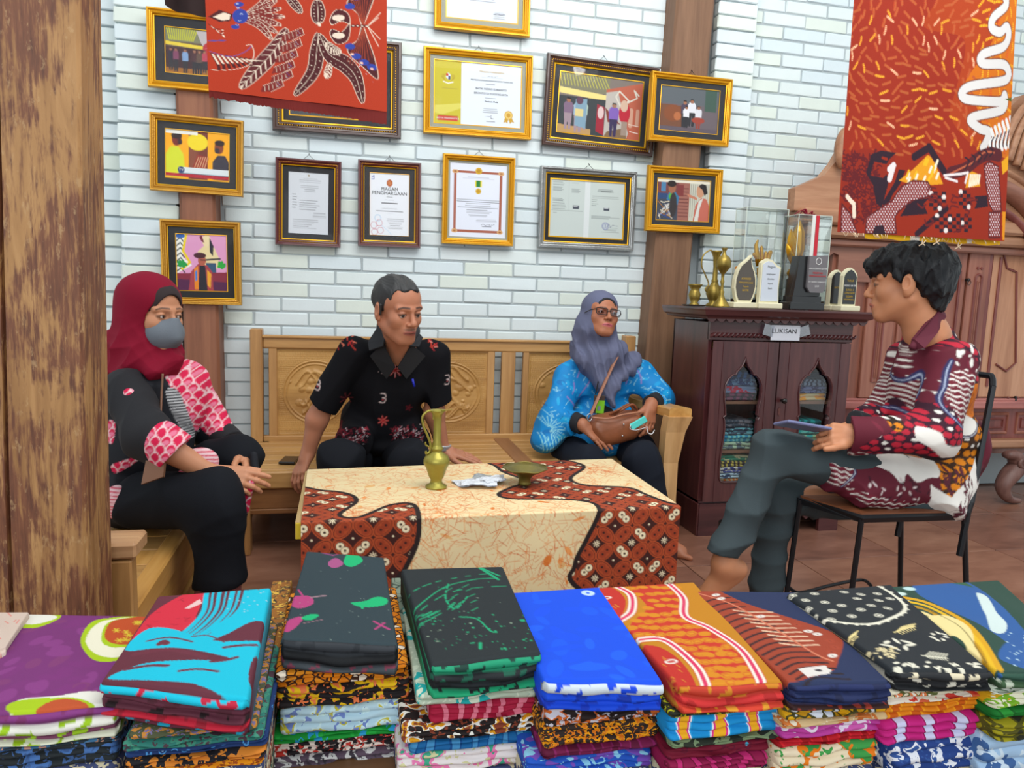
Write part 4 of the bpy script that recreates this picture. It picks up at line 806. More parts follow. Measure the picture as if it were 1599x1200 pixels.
# ================================================================ dark glass cabinet
m_cab = wood('dark_red_lacquer', (52, 22, 26), (78, 38, 40), (98, 54, 52), 'z', 4, 12, rough=.32, bump=.05, coat=.35)
m_cabh = wood('dark_red_lacquer_across', (52, 22, 26), (78, 38, 40), (98, 54, 52), 'x', 4, 12, rough=.32, bump=.05, coat=.35)
cab = thing('display_cabinet', 'dark red-brown lacquered cabinet with two ogee glass doors and a LUKISAN label', 'cabinet', (1.93, 3.15, 0))
X0, X1, YC, YCB = 1.565, 2.285, 2.99, 3.36; ZC = 1.0
part('side', MB().span((X0, YC + .01, .14), (X0 + .02, YCB, .975), .002), m_cab, cab); part('side', MB().span((X1 - .02, YC + .01, .14), (X1, YCB, .975), .002), m_cab, cab)
part('back', MB().span((X0, YCB - .012, .14), (X1, YCB, .975)), m_cab, cab)
part('plinth', MB().prism([(0, 0), (.1, 0), (.1, .07), (.14, .085), (.17, .06), (.2, .09), (.52, .09), (.55, .06), (.58, .085), (.62, .07), (.62, 0), (.72, 0), (.72, .15), (0, .15)], 0, .02, ((X0, YC - .015, 0), (1, 0, 0), (0, 0, 1), (0, 1, 0))), m_cabh, cab)
for xa in (X0 - .008, X1 - .012): part('plinth_side', MB().span((xa, YC - .01, 0), (xa + .02, YCB, .15), .002), m_cab, cab)
part('floor_board', MB().span((X0, YC, .14), (X1, YCB, .16)), m_cabh, cab)
for z in (.37, .60, .77): part('shelf', MB().span((X0 + .02, YC + .05, z), (X1 - .02, YCB - .01, z + .012)), wood('pale_shelf', (120, 84, 66), (150, 112, 90), None, 'x', 4, 10), cab)
part('frieze', MB().span((X0, YC - .004, .895), (X1, YC + .02, .985), .002), m_cabh, cab)
# rope moulding
rp = MB(); x = X0 + .0
while x < X1 - .01:
    rp.tube([(x, YC - .008, .912), (x + .0115, YC - .014, .9185), (x + .023, YC - .008, .925)], .0065, 6); x += .0215
part('rope_moulding', rp, m_cabh, cab, kind='stuff')
def cornice(x0, x1, y0, y1, z0, ob):
    prof = [(0.0, 0), (.028, .006), (.034, .014), (.05, .022), (.056, .038), (.06, .046), (.06, .054), (.0, .054)]
    V = []
    for d, z in prof: V += [(x0 - d, y1, z0 + z), (x0 - d, y0 - d, z0 + z), (x1 + d, y0 - d, z0 + z), (x1 + d, y1, z0 + z)]
    m = len(prof); F = [(i * 4 + k, i * 4 + k + 1, (i + 1) * 4 + k + 1, (i + 1) * 4 + k) for i in range(m - 1) for k in range(3)] + [tuple(range((m - 1) * 4, m * 4)), tuple(range(4))]
    part('cornice', (np.array(V), F), m_cabh, ob)
cornice(X0 - .005, X1 + .005, YC - .01, YCB + .01, .985, cab)
sc_ = []; n = 18
top = [(0, 0)] + [(.8, 0)]
pts = [(0, .03)]
for i in range(n): a = .8 * i / n; pts += [(a, .006), (a + .8 / n * .25, -.006), (a + .8 / n * .5, -.010), (a + .8 / n * .75, -.006)]
pts += [(.8, .006), (.8, .03)]
part('scalloped_valance', MB().prism(pts, 0, .008, ((X0 - .035, YC - .038, .985), (1, 0, 0), (0, 0, 1), (0, 1, 0))), m_cabh, cab)
# doors with an ogee opening (half outline: distance from centre line, height)
def ogee(cx, z0, z1, w_):
    H_ = z1 - z0; half_ = [(0, 1.0), (.06, .965), (.16, .93), (.30, .905), (.42, .885), (.46, .865), (.62, .86), (.82, .83), (.97, .78), (1.0, .72), (.97, .66), (.9, .6), (.86, .54), (.96, .525), (.90, .50), (.86, .44), (.88, .36), (.94, .28), (.99, .18), (1.0, .10), (.97, .04), (.88, .008), (.7, 0.0)]
    R1 = [(cx + a * w_, z0 + b * H_) for a, b in half_]; L1 = [(cx - a * w_, z0 + b * H_) for a, b in half_]; return R1 + L1[::-1][:-1]
def door(x0, x1, z0, z1, cx, w_, side):
    op = ogee(cx, z0 + .09, z1 - .07, w_); m_ = len(op)
    # frame sheet between rectangle and opening: match each opening point to the rectangle border by angle
    cz = (z0 + z1) / 2; out = []
    for x, z in op:
        dx, dz = x - cx, z - cz; s1 = ((x1 if dx > 0 else x0) - cx) / dx if abs(dx) > 1e-6 else 1e9; s2 = ((z1 if dz > 0 else z0) - cz) / dz if abs(dz) > 1e-6 else 1e9; s = min(s1, s2); out.append((cx + dx * s, cz + dz * s))
    V = [(x, YC - .016, z) for x, z in out] + [(x, YC - .016, z) for x, z in op] + [(x, YC + .006, z) for x, z in op] + [(x, YC + .006, z) for x, z in out]
    F = []
    for a in range(3):
        for k in range(m_): F.append((a * m_ + k, a * m_ + (k + 1) % m_, (a + 1) * m_ + (k + 1) % m_, (a + 1) * m_ + k))
    for xx, zz in ((x0, z0), (x0, z1), (x1, z0), (x1, z1)):
        a0 = math.atan2(zz - cz, xx - cx); A_ = [math.atan2(q[1] - cz, q[0] - cx) for q in out]; df = [((a - a0 + PI) % (2 * PI)) - PI for a in A_]
        best = [k for k in range(m_) if df[k] * df[(k + 1) % m_] <= 0 and abs(df[k]) + abs(df[(k + 1) % m_]) < 2][0]; V.append((xx, YC - .016, zz)); F.append((best, (best + 1) % m_, len(V) - 1))
    d = part('door', (np.array(V), F), m_cab, cab)
    part('opening_bead', MB().tube([(x, YC - .018, z) for x, z in op], .004, 6, closed=True), m_cabh, d)
    part('glass_pane', MB().add([(x, YC, z) for x, z in op], [tuple(range(m_))]), glassmat('cabinet_glass', (240, 244, 244), .05, .02), d)
    part('stile_line', MB().span((x0 + .05, YC - .0185, z0), (x0 + .053, YC - .0155, z1)).span((x1 - .053, YC - .0185, z0), (x1 - .05, YC - .0155, z1)), m_cab, d)
    return d
XM = 1.905
door(X0 + .012, XM - .003, .16, .892, (X0 + XM) / 2 + .005, .093, -1)
d2 = door(XM + .003, X1 - .012, .16, .892, (XM + X1) / 2 + .012, .087, 1)
kn = MB(); kn.lathe([(0.002, 0), (.007, .002), (.007, .006), (.005, .012), (.011, .018), (.013, .026), (.009, .033), (.001, .035)], (0, 0, 0), 14); V, F = kn.data(); V = V @ rotm(rx=PI / 2).T + np.array([XM + .03, YC - .016, .628]); part('knob', (V, F), plain('black_knob', (24, 20, 20), .3), d2, smooth=True)
part('keyhole_plate', MB().prism([(0, -.02), (.006, -.008), (.004, 0), (.007, .01), (0, .02), (-.007, .01), (-.004, 0), (-.006, -.008)], 0, .002, ((XM + .022, YC - .019, .575), (1, 0, 0), (0, 0, 1), (0, 1, 0))), plain('aged_metal', (110, 70, 66), .4, .5), d2)
lb = part('paper_label', MB().box((1.925, YC - .021, .935), (.145, .0015, .068), None), plain('white_label_paper', (208, 212, 222), .35, coat=.5), cab)
txt(lb, 'LUKISAN', .03, (1.918, YC - .0225, .942), m_ink, np.array([[1, 0, 0], [0, 0, -1], [0, 1, 0]]).astype(float), sx=1.05)
m_tape = glassmat('clear_tape', (235, 235, 245), .25, .12)
part('tape', MB().box((1.84, YC - .022, .945), (.05, .001, .05), rotm(ry=.2)), m_tape, cab); part('tape', MB().box((2.02, YC - .020, .945), (.055, .001, .045), rotm(ry=-.3)), m_tape, cab)
# ---------------------------------------------------------------- trophies and brass on top
ZQ = 1.041
m_brass = plain('aged_brass', (150, 128, 60), .38, .75, var=.15); m_brassy = plain('polished_yellow_brass', (158, 148, 66), .38, .6, var=.08); m_goldtr = plain('bright_gold_plastic', (236, 176, 40), .25, .6)
m_ivory = plain('ivory_resin', (226, 220, 188), .5); m_blk = plain('black_gloss', (26, 27, 30), .2, coat=.4); m_acr = glassmat('acrylic_case', (246, 250, 248), .1, .03)
Rf = np.array([[1, 0, 0], [0, 0, -1], [0, 1, 0]]).astype(float)
def atop(x, Y): return P(x, 470, Y)[0]
def vase(label, x, Y, prof, extra=None, mat=None, name='brass_vase', cat='vase'):
    X = atop(x, Y); t = thing(name, label, cat, (X, Y, ZQ)); part('body', MB().lathe(prof, (X, Y, ZQ), 24), mat or m_brass, t, smooth=True)
    if extra: extra(t, X, Y)
    return t
vase('small squat brass cup with flared rim at the left end of the cabinet top', 1084, 3.07, [(.001, .004), (.02, .004), (.02, .008), (.014, .014), (.022, .03), (.026, .045), (.02, .06), (.017, .066), (.03, .085), (.033, .087), (.027, .08), (.012, .07)], lambda t, X, Y: part('saucer', MB().lathe([(.0, .0), (.045, 0), (.052, .006), (.045, .004), (0, .003)], (X, Y, ZQ), 24), plain('dark_tray', (60, 50, 40), .4, .4), t, smooth=True), name='brass_cup', cat='cup')
def ewer_handle(t, X, Y, s=1.0, top=.225):
    h = MB().tube(cr([(X - .008, Y, ZQ + top * .93), (X - .03, Y, ZQ + top * 1.0), (X - .062, Y, ZQ + top * .9), (X - .066, Y, ZQ + top * .72), (X - .045, Y, ZQ + top * .55), (X - .028, Y, ZQ + top * .40), (X - .042, Y, ZQ + top * .3), (X - .02, Y, ZQ + top * .22)], n=6), .0032, 6); part('handle', h, m_brass, t, smooth=True)
vase('tall narrow brass ewer with a curled wire handle on the cabinet', 1114, 3.1, [(.001, 0), (.032, 0), (.034, .006), (.018, .018), (.024, .03), (.034, .05), (.034, .07), (.018, .088), (.013, .1), (.016, .104), (.011, .11), (.010, .16), (.014, .2), (.024, .222), (.026, .224), (.012, .205)], lambda t, X, Y: ewer_handle(t, X, Y), name='brass_ewer', cat='ewer')
vase('slim brass stand with a round bulb on top, right of the ewer', 1126, 3.02, [(.001, 0), (.038, 0), (.036, .006), (.018, .03), (.009, .05), (.012, .06), (.007, .066), (.006, .09), (.009, .1), (.006, .11), (.007, .13), (.016, .14), (.03, .158), (.032, .175), (.024, .195), (.009, .205), (.007, .22), (.013, .23), (.014, .232), (.001, .226)], name='brass_candlestick', cat='candlestick')
def plaque(label, x, Y, w_, h_, outline, face, lines, rot=0.0, base_w=1.15, rim=m_ivory, facemat=None, inset=.86):
    X = atop(x, Y); t = thing('award_plaque', label, 'award', (X, Y, ZQ)); c, s = math.cos(rot), math.sin(rot); ux = np.array([c, s, 0]); uy_ = np.array([-s, c, 0]); uz = np.array([0, 0, 1.0])
    part('base', MB().box((X, Y, ZQ + .011), (w_ * base_w, .06, .022), rotm(rz=rot), .003), rim, t)
    o0 = np.array([X, Y, ZQ + .02]); pts = [(a * w_ / 2, b * h_) for a, b in outline]
    part('body', MB().prism(pts, -.010, .010, (o0, ux, uz, uy_)), rim, t)
    cxm, czm = 0, h_ * .5; ip = [(a * inset, czm + (b - czm) * (inset + .03)) for a, b in pts]; fc = part('face', MB().prism(ip, -.0125, -.009, (o0, ux, uz, uy_)), facemat, t)
    Rr = np.stack([ux, uz, -uy_], 1)
    for s_, size, v, mt in lines: txt(fc, s_, size, o0 + uz * (v * h_) - uy_ * .0132, mt, Rr)
    return t
arch = [(-1, 0), (1, 0), (1, .78), (.85, .86), (.45, .95), (0, 1), (-.45, .95), (-.85, .86), (-1, .78)]
flame = [(-.62, 0), (.62, 0), (.85, .15), (1, .33), (.95, .5), (.78, .66), (.5, .8), (.42, .9), (.42, 1.0), (0, .9), (-.5, .8), (-.8, .66), (-.98, .48), (-1, .3), (-.85, .13)]
wavep = [(-1, 0), (1, 0), (.9, .35), (1, .82), (.6, .86), (.1, .97), (-.4, 1.0), (-.8, .95), (-1, .9)]
m_slate = plain('dark_speckled_slate', (84, 78, 72), .5, bump=.2); m_pearl = plain('pearl_paper', (204, 212, 224), .35)
plaque('flame-shaped ivory award with dark speckled face and gold seal', 1160, 3.03, .110, .19, flame, None, [('AWARD', .013, .5, m_goldink), ('PENGHARGAAN', .0095, .42, m_goldink), ('Kepada', .0095, .34, m_goldink), ('BATIK', .012, .26, m_goldink)], rot=.1, facemat=m_slate)
plaque('white wave-topped award with pale blue printed face', 1198, 3.02, .098, .178, wavep, None, [('Piagam', .014, .82, m_greyink), ('penghargaan', .009, .66, m_greyink), ('diberikan', .009, .55, m_greyink), ('kepada', .009, .45, m_greyink), ('Batik', .01, .34, m_greyink)], rot=.06, base_w=1.2, facemat=m_pearl)
plaque('black-faced ivory award with arched top, half hidden behind its twin', 1302, 3.1, .075, .15, arch, None, [('BATIK', .012, .5, m_goldink)], rot=.15, facemat=m_blk)
plaque('black-faced ivory award with gold lettering at the right end of the cabinet top', 1322, 3.02, .078, .158, arch, None, [('Terbaik', .012, .66, m_goldink), ('INDRO BATIK', .0105, .53, m_wpr), ('JUARA I', .012, .42, m_goldink), ('LOMBA BATIK', .009, .34, m_goldink), ('DESAIN', .011, .25, m_goldink), ('YOGYAKARTA', .009, .17, m_goldink)], rot=.12, base_w=1.35, facemat=m_blk)
# big black trophy with a grey plaque, in front of the acrylic boxes
X = atop(1252, 3.03); t = thing('black_trophy', 'large black trophy block with a grey rounded plaque in the middle of the cabinet top', 'award', (X, 3.03, ZQ))
part('base', MB().box((X + .0, 3.03, ZQ + .015), (.165, .09, .03), None, .002).box((X, 3.03, ZQ + .04), (.14, .075, .03), None, .002), m_blk, t)
part('body', MB().prism([(-.065, .05), (.065, .05), (.062, .215), (-.045, .215)], -.03, .03, ((X, 3.03, ZQ), (1, 0, 0), (0, 0, 1), (0, 1, 0))), m_blk, t)
fc = part('plaque_face', MB().prism([(-.015, .215), (-.015, .09), (0, .07), (.06, .07), (.072, .085), (.074, .22)], -.046, -.032, ((X + .005, 3.03, ZQ), (1, 0, 0), (0, 0, 1), (0, 1, 0))), plain('grey_plaque', (112, 108, 112), .35), t)
fx = X + .035
for s_, size, z, mt in (('ANUGERAH BATIK', .0105, .165, m_wpr), ('PELESTARI', .0105, .148, m_redink), ('WARISAN BUDAYA', .0095, .136, m_redink), ('CV. INDRO SUBIANTO', .0085, .112, m_wpr), ('2019', .01, .095, m_wpr)): txt(fc, s_, size, (fx, 3.03 - .0475, ZQ + z), mt, Rf)
part('seal', MB().tube([(fx + .013 * math.cos(a), 3.03 - .047, ZQ + .195 + .013 * math.sin(a)) for a in np.linspace(0, 2 * PI, 16)[:-1]], .0015, 5, closed=True), m_wpr, fc)
# acrylic boxes with golden trophies
def case(label, x, Y, w_, d_, h_, inner, ribbon=False):
    X = atop(x, Y); t = thing('acrylic_trophy_case', label, 'trophy case', (X, Y, ZQ)); ex_ = w_ / 2
    part('black_base', MB().box((X, Y, ZQ + .02), (w_ * .98, d_ * .98, .04), None, .002), m_blk, t)
    V = np.array([(X + sx * w_ / 2, Y + sy * d_ / 2, ZQ + z) for z in (.0, h_) for sx, sy in ((-1, -1), (1, -1), (1, 1), (-1, 1))]); part('clear_cover', (V, [(0, 1, 5, 4), (1, 2, 6, 5), (2, 3, 7, 6), (3, 0, 4, 7), (4, 5, 6, 7)]), m_acr, t)
    eb = MB()
    for a, b_ in ((0, 4), (1, 5), (2, 6), (3, 7), (4, 5), (5, 6), (6, 7), (7, 4)): eb.tube([V[a], V[b_]], .0018, 4)
    part('cover_edges', eb, plain('acrylic_edge', (214, 224, 214), .3), t)
    inner(t, X, Y)
    if ribbon:
        m_r = plain('red_satin_ribbon', (196, 24, 46), .35); m_w = plain('white_satin_ribbon', (224, 224, 220), .35)
        part('red_ribbon', MB().box((X + .012, Y - d_ / 2 - .002, ZQ + h_ / 2), (.018, .001, h_)), m_r, t); part('white_ribbon', MB().box((X - .008, Y - d_ / 2 - .0015, ZQ + h_ / 2), (.018, .001, h_)), m_w, t)
        bw = MB()
        for k, (dx, dz) in enumerate(((-.06, .015), (-.035, .022), (.03, .012), (.045, .0))): bw.tube(cr([(X - .02, Y - .02, ZQ + h_), (X - .02 + dx * .6, Y - .03, ZQ + h_ + dz + .008), (X - .02 + dx, Y - .01, ZQ + h_ + .004)], n=5), .006, 6, flat=.35)
        part('bow', bw, plain('wine_ribbon', (150, 30, 54), .4), t, smooth=True)
    return t
def flower(t, X, Y):
    g = MB()
    for a, L, r_ in ((-.45, .12, .018), (-.2, .18, .026), (.05, .22, .03), (.25, .15, .02)):
        b0 = np.array([X - .05, Y, ZQ + .20]); b1 = b0 + np.array([math.sin(a) * L, 0, math.cos(a) * L]); g.tube([b0, b0 * .6 + b1 * .4, b0 * .25 + b1 * .75, b1], [r_ * .6, r_ * 1.2, r_ * .9, .002], 10, flat=.5)
    part('golden_petals', g, m_goldtr, t, smooth=True); part('golden_cup', MB().lathe([(.001, .14), (.025, .145), (.04, .17), (.03, .19), (.01, .17)], (X - .045, Y, ZQ), 18), m_goldtr, t, smooth=True); part('pedestal', MB().lathe([(.04, .04), (.04, .14), (.03, .145), (0, .145)], (X - .045, Y, ZQ), 20), m_blk, t, smooth=True)
case('tall clear acrylic case with a golden petal trophy and red-white ribbon', 1251, 3.2, .175, .12, .44, flower, True)
def statue(t, X, Y):
    a = MB().lathe([(.03, .04), (.032, .06), (.02, .08), (.022, .12), (.03, .16), (.034, .19), (.02, .2), (.028, .215), (.03, .22), (.001, .22)], (X + .03, Y, ZQ), 16)
    for k in range(6): an = k * .55 - 1.2; a.tube(cr([(X + .02, Y, ZQ + .2), (X + .02 + .03 * math.sin(an), Y, ZQ + .235), (X + .02 + .05 * math.sin(an) - .006, Y, ZQ + .255 + .02 * math.cos(an) + (k % 3) * .012)], n=4), [.009] * 8 + [.003], 6)
    a.tube([(X, Y, ZQ + .2), (X - .012, Y, ZQ + .25), (X - .02, Y, ZQ + .30), (X - .012, Y, ZQ + .325)], [.012, .011, .01, .004], 8)
    part('golden_statuette', a, m_goldtr, t, smooth=True)
    part('golden_cup', MB().lathe([(.02, .04), (.025, .1), (.04, .15), (.045, .19), (.03, .2), (.0, .2)], (X - .075, Y, ZQ), 18), plain('orange_gold', (232, 150, 30), .3, .5), t, smooth=True)
case('wide clear acrylic case with a golden statuette, behind the ivory awards', 1180, 3.28, .22, .10, .47, statue)
for o_ in list(C.objects):
    if o_.get('category') in ('award', 'vase', 'ewer', 'candlestick', 'cup') and abs(o_.location.z - ZQ) < .01: o_.scale = (1.05, 1.05, 1.12)
# ---------------------------------------------------------------- folded cloths inside the cabinet
inside = [(1.735, .16, [((60, 110, 170), (180, 200, 210)), ((130, 40, 70), (200, 190, 180)), ((190, 110, 50), (210, 190, 150)), ((170, 190, 200), (60, 90, 130)), ((70, 80, 130), (210, 210, 200)), ((170, 160, 90), (60, 60, 70)), ((60, 130, 110), (200, 200, 160))]),
 (1.735, .382, [((150, 170, 150), (90, 110, 120)), ((40, 130, 160), (120, 200, 200)), ((110, 160, 170), (60, 80, 100)), ((70, 80, 90), (120, 120, 130))]),
 (1.735, .612, [((60, 40, 60), (120, 60, 90)), ((170, 30, 70), (130, 150, 190)), ((40, 60, 110), (110, 150, 190)), ((60, 100, 150), (30, 50, 90))]),
 (1.735, .782, [((190, 190, 180), (90, 90, 90)), ((140, 80, 60), (60, 50, 50)), ((150, 120, 50), (80, 70, 50))]),
 (2.1, .16, [((90, 90, 120), (180, 180, 190)), ((60, 110, 130), (160, 190, 180)), ((140, 90, 60), (200, 170, 120)), ((60, 60, 110), (150, 150, 180))]),
 (2.1, .382, [((90, 110, 170), (60, 80, 130)), ((40, 150, 150), (160, 200, 150)), ((40, 140, 140), (100, 190, 180)), ((50, 150, 150), (30, 110, 120))]),
 (2.1, .612, [((210, 150, 30), (220, 200, 150)), ((60, 50, 100), (120, 130, 180)), ((40, 40, 80), (150, 170, 200)), ((40, 50, 80), (30, 40, 70))]),
 (2.1, .782, [((210, 210, 200), (50, 60, 70)), ((40, 150, 140), (30, 120, 120)), ((60, 50, 40), (110, 100, 60)), ((190, 150, 20), (120, 100, 30))])]
shelfname = {.16: 'bottom shelf', .382: 'lower middle shelf', .612: 'upper middle shelf', .782: 'top shelf'}
def cname(c):
    r_, g, b_ = c; mx, mn = max(c), min(c)
    if mx - mn < 28: return 'pale grey' if mx > 170 else ('grey' if mx > 90 else 'black')
    if r_ >= g and r_ >= b_: return ('orange' if g > b_ + 40 and g > 90 and r_ > 150 else 'brown' if r_ < 170 and g > b_ and g > 50 else 'crimson') if not (g > 130) else 'yellow'
    if g >= b_: return 'green' if g > r_ + 20 else 'olive'
    return 'teal' if g > b_ * .8 and g > r_ + 40 else 'blue' if b_ > r_ + 30 else 'purple'
def fold_mesh(x0, x1, y0, y1, z0, z1, nf=3, sd=0, nu=14, flap=.0):
    """a folded length of cloth: flat top, front made of nf rolled folds"""
    r = random.Random(sd); H_ = z1 - z0; prof = [(1.0, 0.0), (1.0, 1.0)]
    prof = [(y1, z0), (y1, z1 - H_ * .1), (y1 - .01, z1), (y1 * .5 + y0 * .5, z1), (y0 + .025, z1)]
    for k in range(nf):
        za = z1 - H_ * k / nf; zb = z1 - H_ * (k + 1) / nf; o_ = r.uniform(0, .01)
        for f in (.12, .35, .6, .85): prof.append((y0 + o_ - .006 * math.sin(PI * f) + .004, za + (zb - za) * f))
        prof.append((y0 + .014, zb))
    prof.append((y0 + .03, z0)); m_ = len(prof); V = []
    xs = [x0 + (x1 - x0) * f for f in [0, .012, .04] + list(np.linspace(.1, .9, nu)) + [.96, .988, 1]]
    ph = r.uniform(0, 6)
    for x in xs:
        f = (x - x0) / (x1 - x0); e = min(f, 1 - f); tuck = (.004 if e < .005 else .0014 if e < .02 else 0)
        wob = .0022 * math.sin(f * 7 + ph) + .0012 * math.sin(f * 17 + ph * 2)
        for k, (y, z) in enumerate(prof):
            kk = k / m_; zz = z + (wob * (1.0 if k > 4 else 0.2)) * (1 if z0 + .004 < z < z1 - .001 else .0); zc = (z0 + z1) / 2
            V.append((x, y + (tuck * 2 if k > 3 else 0) + (.002 * math.sin(f * 11 + k) if k > 4 else 0), zc + (zz - zc) * (1 - tuck * 60 if e < .02 else 1)))
    n_ = len(xs); F = [(i * m_ + k, i * m_ + (k + 1) % m_, (i + 1) * m_ + (k + 1) % m_, (i + 1) * m_ + k) for i in range(n_ - 1) for k in range(m_)] + [tuple(range(m_))[::-1], tuple(range((n_ - 1) * m_, n_ * m_))]
    return np.array(V), F
for bx, (xc, zb, lst) in enumerate(inside):
    z = zb + .001
    side = 'left' if xc < 1.9 else 'right'
    hgt = .20 if zb < .2 else .15; th_ = min(.034, (hgt - .01) / len(lst))
    for i, (c1, c2) in enumerate(lst):
        mt = batik('cab_cloth_%d_%d' % (bx, i), ('floral', 'vines', 'wavy')[(i + bx) % 3], tuple(min(255, int(128 + (a - 118) * 1.35)) for a in c1) if max(c1) > 80 else c1, [c2, c2], 16 + 6 * (i % 3), seed=i + bx * 3); w2 = .115 + rng.uniform(-.008, .008)
        o = put('folded_cloth', fold_mesh(xc - w2, xc + w2, YC + .06, YCB - .03, z, z + th_, 2, i + bx * 7, 6), mt, smooth=True, origin=(xc, YC + .16, z)); z += th_ + .0005
        pos = ('bottom', 'second', 'third', 'fourth', 'fifth', 'sixth', 'seventh')[i]
        tagp(o, 'folded %s batik cloth, %s in the pile behind the %s door, %s' % (cname(c1), pos, side, shelfname[zb]), 'folded cloth', 'cloths on the cabinet shelves')
# ================================================================ carved wooden partition on the right
m_geb = wood('pink_brown_wood', (116, 66, 52), (150, 92, 74), (172, 116, 94), 'z', 3.5, 12, rough=.45, bump=.1, coat=.15)
m_gebh = wood('pink_brown_wood_across', (112, 70, 56), (148, 98, 80), (170, 120, 98), 'x', 3.5, 12, rough=.42, bump=.1, coat=.15)
m_gebl = wood('pale_brown_panel', (156, 104, 76), (188, 136, 104), (206, 156, 124), 'z', 3.5, 12, rough=.45, bump=.1)
m_gebd = wood('maroon_moulding', (98, 48, 44), (126, 66, 60), (146, 84, 76), 'z', 3.5, 12, rough=.4, bump=.1)
m_gebt = wood('tan_cornice_wood', (134, 90, 64), (166, 118, 88), (190, 144, 112), 'x', 3.5, 12, rough=.5, bump=.1)
YG = 3.40
gb = thing('carved_partition', 'tall carved pink-brown wooden partition with panelled doors, behind the seated young man', 'wooden partition', (3.1, 3.2, 0))
def gx(x, y=500, Y=YG): return P(x, y, Y)[0]
def gz(x, y, Y=YG): return P(x, y, Y)[2]
XL = gx(1292, 500); XR = 4.35
part('wall_boards', MB().span((XL, YG, .60), (XR, YG + .04, 1.40), .002), m_geb, gb)
part('lower_boards', MB().span((XL, YG + .01, .40), (XR, YG + .05, .585), .002), m_gebd, gb)
part('base_rail', MB().span((XL - .02, YG - .035, .565), (XR, YG + .04, .605), .008).span((XL - .02, YG - .02, .605), (XR, YG + .03, .618), .003), wood('rose_rail', (150, 84, 78), (182, 112, 104), (200, 134, 124), 'x', 4, 12, rough=.4, bump=.06), gb)
part('ledge', MB().span((XL - .03, YG - .05, .36), (XR, YG + .05, .405), .01), m_gebt, gb)
def rod(pts, r_, name='moulding', mt=None, n=6): return part(name, MB().tube(pts, r_, n), mt or m_gebd, gb)
def frame_rect(x0, x1, z0, z1, r_=.008, y=None, mt=None, arch=0, name='raised_moulding'):
    y = y or YG - .004
    pts = [(x0, y, z0), (x1, y, z0), (x1, y, z1)] + ([((x0 + x1) / 2 + (x1 - x0) / 2 * math.cos(a), y, z1 + (x1 - x0) / 2 * math.sin(a)) for a in np.linspace(.3, PI - .3, 6)] if arch else []) + [(x0, y, z1)]
    return part(name, MB().tube(pts, r_, 6, closed=True), mt or m_gebd, gb)
# fluted columns
for xa, xb in ((1348, 1392), (1500, 1532)):
    a, b_ = gx(xa), gx(xb); c = (a + b_) / 2
    part('column_board', MB().span((a, YG - .02, .62), (b_, YG + .0, 1.345), .004), m_geb, gb)
    frame_rect(c - .02, c + .02, .70, 1.22, .006, YG - .022, m_gebd, 1); frame_rect(c - .006, c + .006, .72, 1.2, .004, YG - .022, m_geb, 1)
    for k in (-1, 1): part('stud', MB().lathe([(0.008, 0), (.007, .004), (0, .006)], (0, 0, 0), 10) and (lambda d: (d[0] @ rotm(rx=PI / 2).T + np.array([c + k * .012, YG - .02, 1.27]), d[1]))(MB().lathe([(.008, 0), (.007, .005), (0, .007)], (0, 0, 0), 10).data()), m_gebd, gb)
# door leaf with shaped panel
a, b_ = gx(1400), gx(1498); part('door_board', MB().span((a, YG - .012, .625), (b_, YG, 1.345), .003), m_geb, gb); frame_rect(a + .04, b_ - .04, .68, 1.25, .009, YG - .014)
a, b_ = gx(1536), 3.75; part('door_board', MB().span((a, YG - .012, .625), (b_, YG, 1.36), .003), m_gebl, gb)
rod([(a + .055, YG - .014, .68), (a + .055, YG - .014, 1.33)], .009); rod([(a - .012, YG - .014, .625), (a - .012, YG - .014, 1.345)], .013, mt=m_gebd)
pts = [(1578, 398), (1578, 432), (1590, 442), (1590, 450), (1640, 450)]; pp = [P(x, y, YG - .016) for x, y in pts]
pl0 = [P(1558, 396, YG - .016), P(1566, 400, YG - .016), P(1572, 424, YG - .016), P(1582, 428, YG - .016), P(1587, 430, YG - .016), P(1587, 560, YG - .016), P(1572, 572, YG - .016), P(1556, 562, YG - .016)]
part('raised_moulding', MB().tube(pl0, .006, 6), m_gebd, gb)
kn = MB().lathe([(.004, 0), (.008, .003), (.006, .012), (.010, .02), (.006, .028), (0, .03)], (0, 0, 0), 12).data(); kp = P(1507, 441, YG - .02); part('door_pull', (kn[0] @ rotm(rx=PI / 2).T + kp, kn[1]), plain('dark_metal', (50, 48, 50), .35, .6), gb, smooth=True)
part('pull_ring', MB().tube([kp + np.array([.012 * math.cos(t) + .004, -.022, .012 * math.sin(t) - .012]) for t in np.linspace(0, 2 * PI, 14)[:-1]], .0018, 5, closed=True), plain('dark_metal', (50, 48, 50), .35, .6), gb)
for x, y in ((1575, 610), (1590, 610), (1343, 612), (1350, 612)): 
    p_ = P(x, y, YG - .013); d = MB().lathe([(.007, 0), (.006, .005), (0, .007)], (0, 0, 0), 10).data(); part('stud', (d[0] @ rotm(rx=PI / 2).T + p_, d[1]), m_gebd, gb)
p_ = P(1369, 609, YG - .022); part('hinge', MB().box(p_, (.012, .012, .03), None, .002), plain('dark_metal', (50, 48, 50)), gb); p_ = P(1587, 612, YG - .016); part('hinge', MB().box(p_, (.012, .012, .03), None, .002), plain('dark_metal', (50, 48, 50)), gb)
# lower band panels
for xa, xb in ((1330, 1420), (1440, 1490), (1505, 1573), (1588, 1640)):
    a, b_ = gx(xa, 670), gx(xb, 670); frame_rect(a, b_, .435, .535, .009, YG + .008, m_geb); frame_rect(a + .03, b_ - .03, .462, .508, .006, YG + .008, m_gebd) if b_ - a > .1 else None
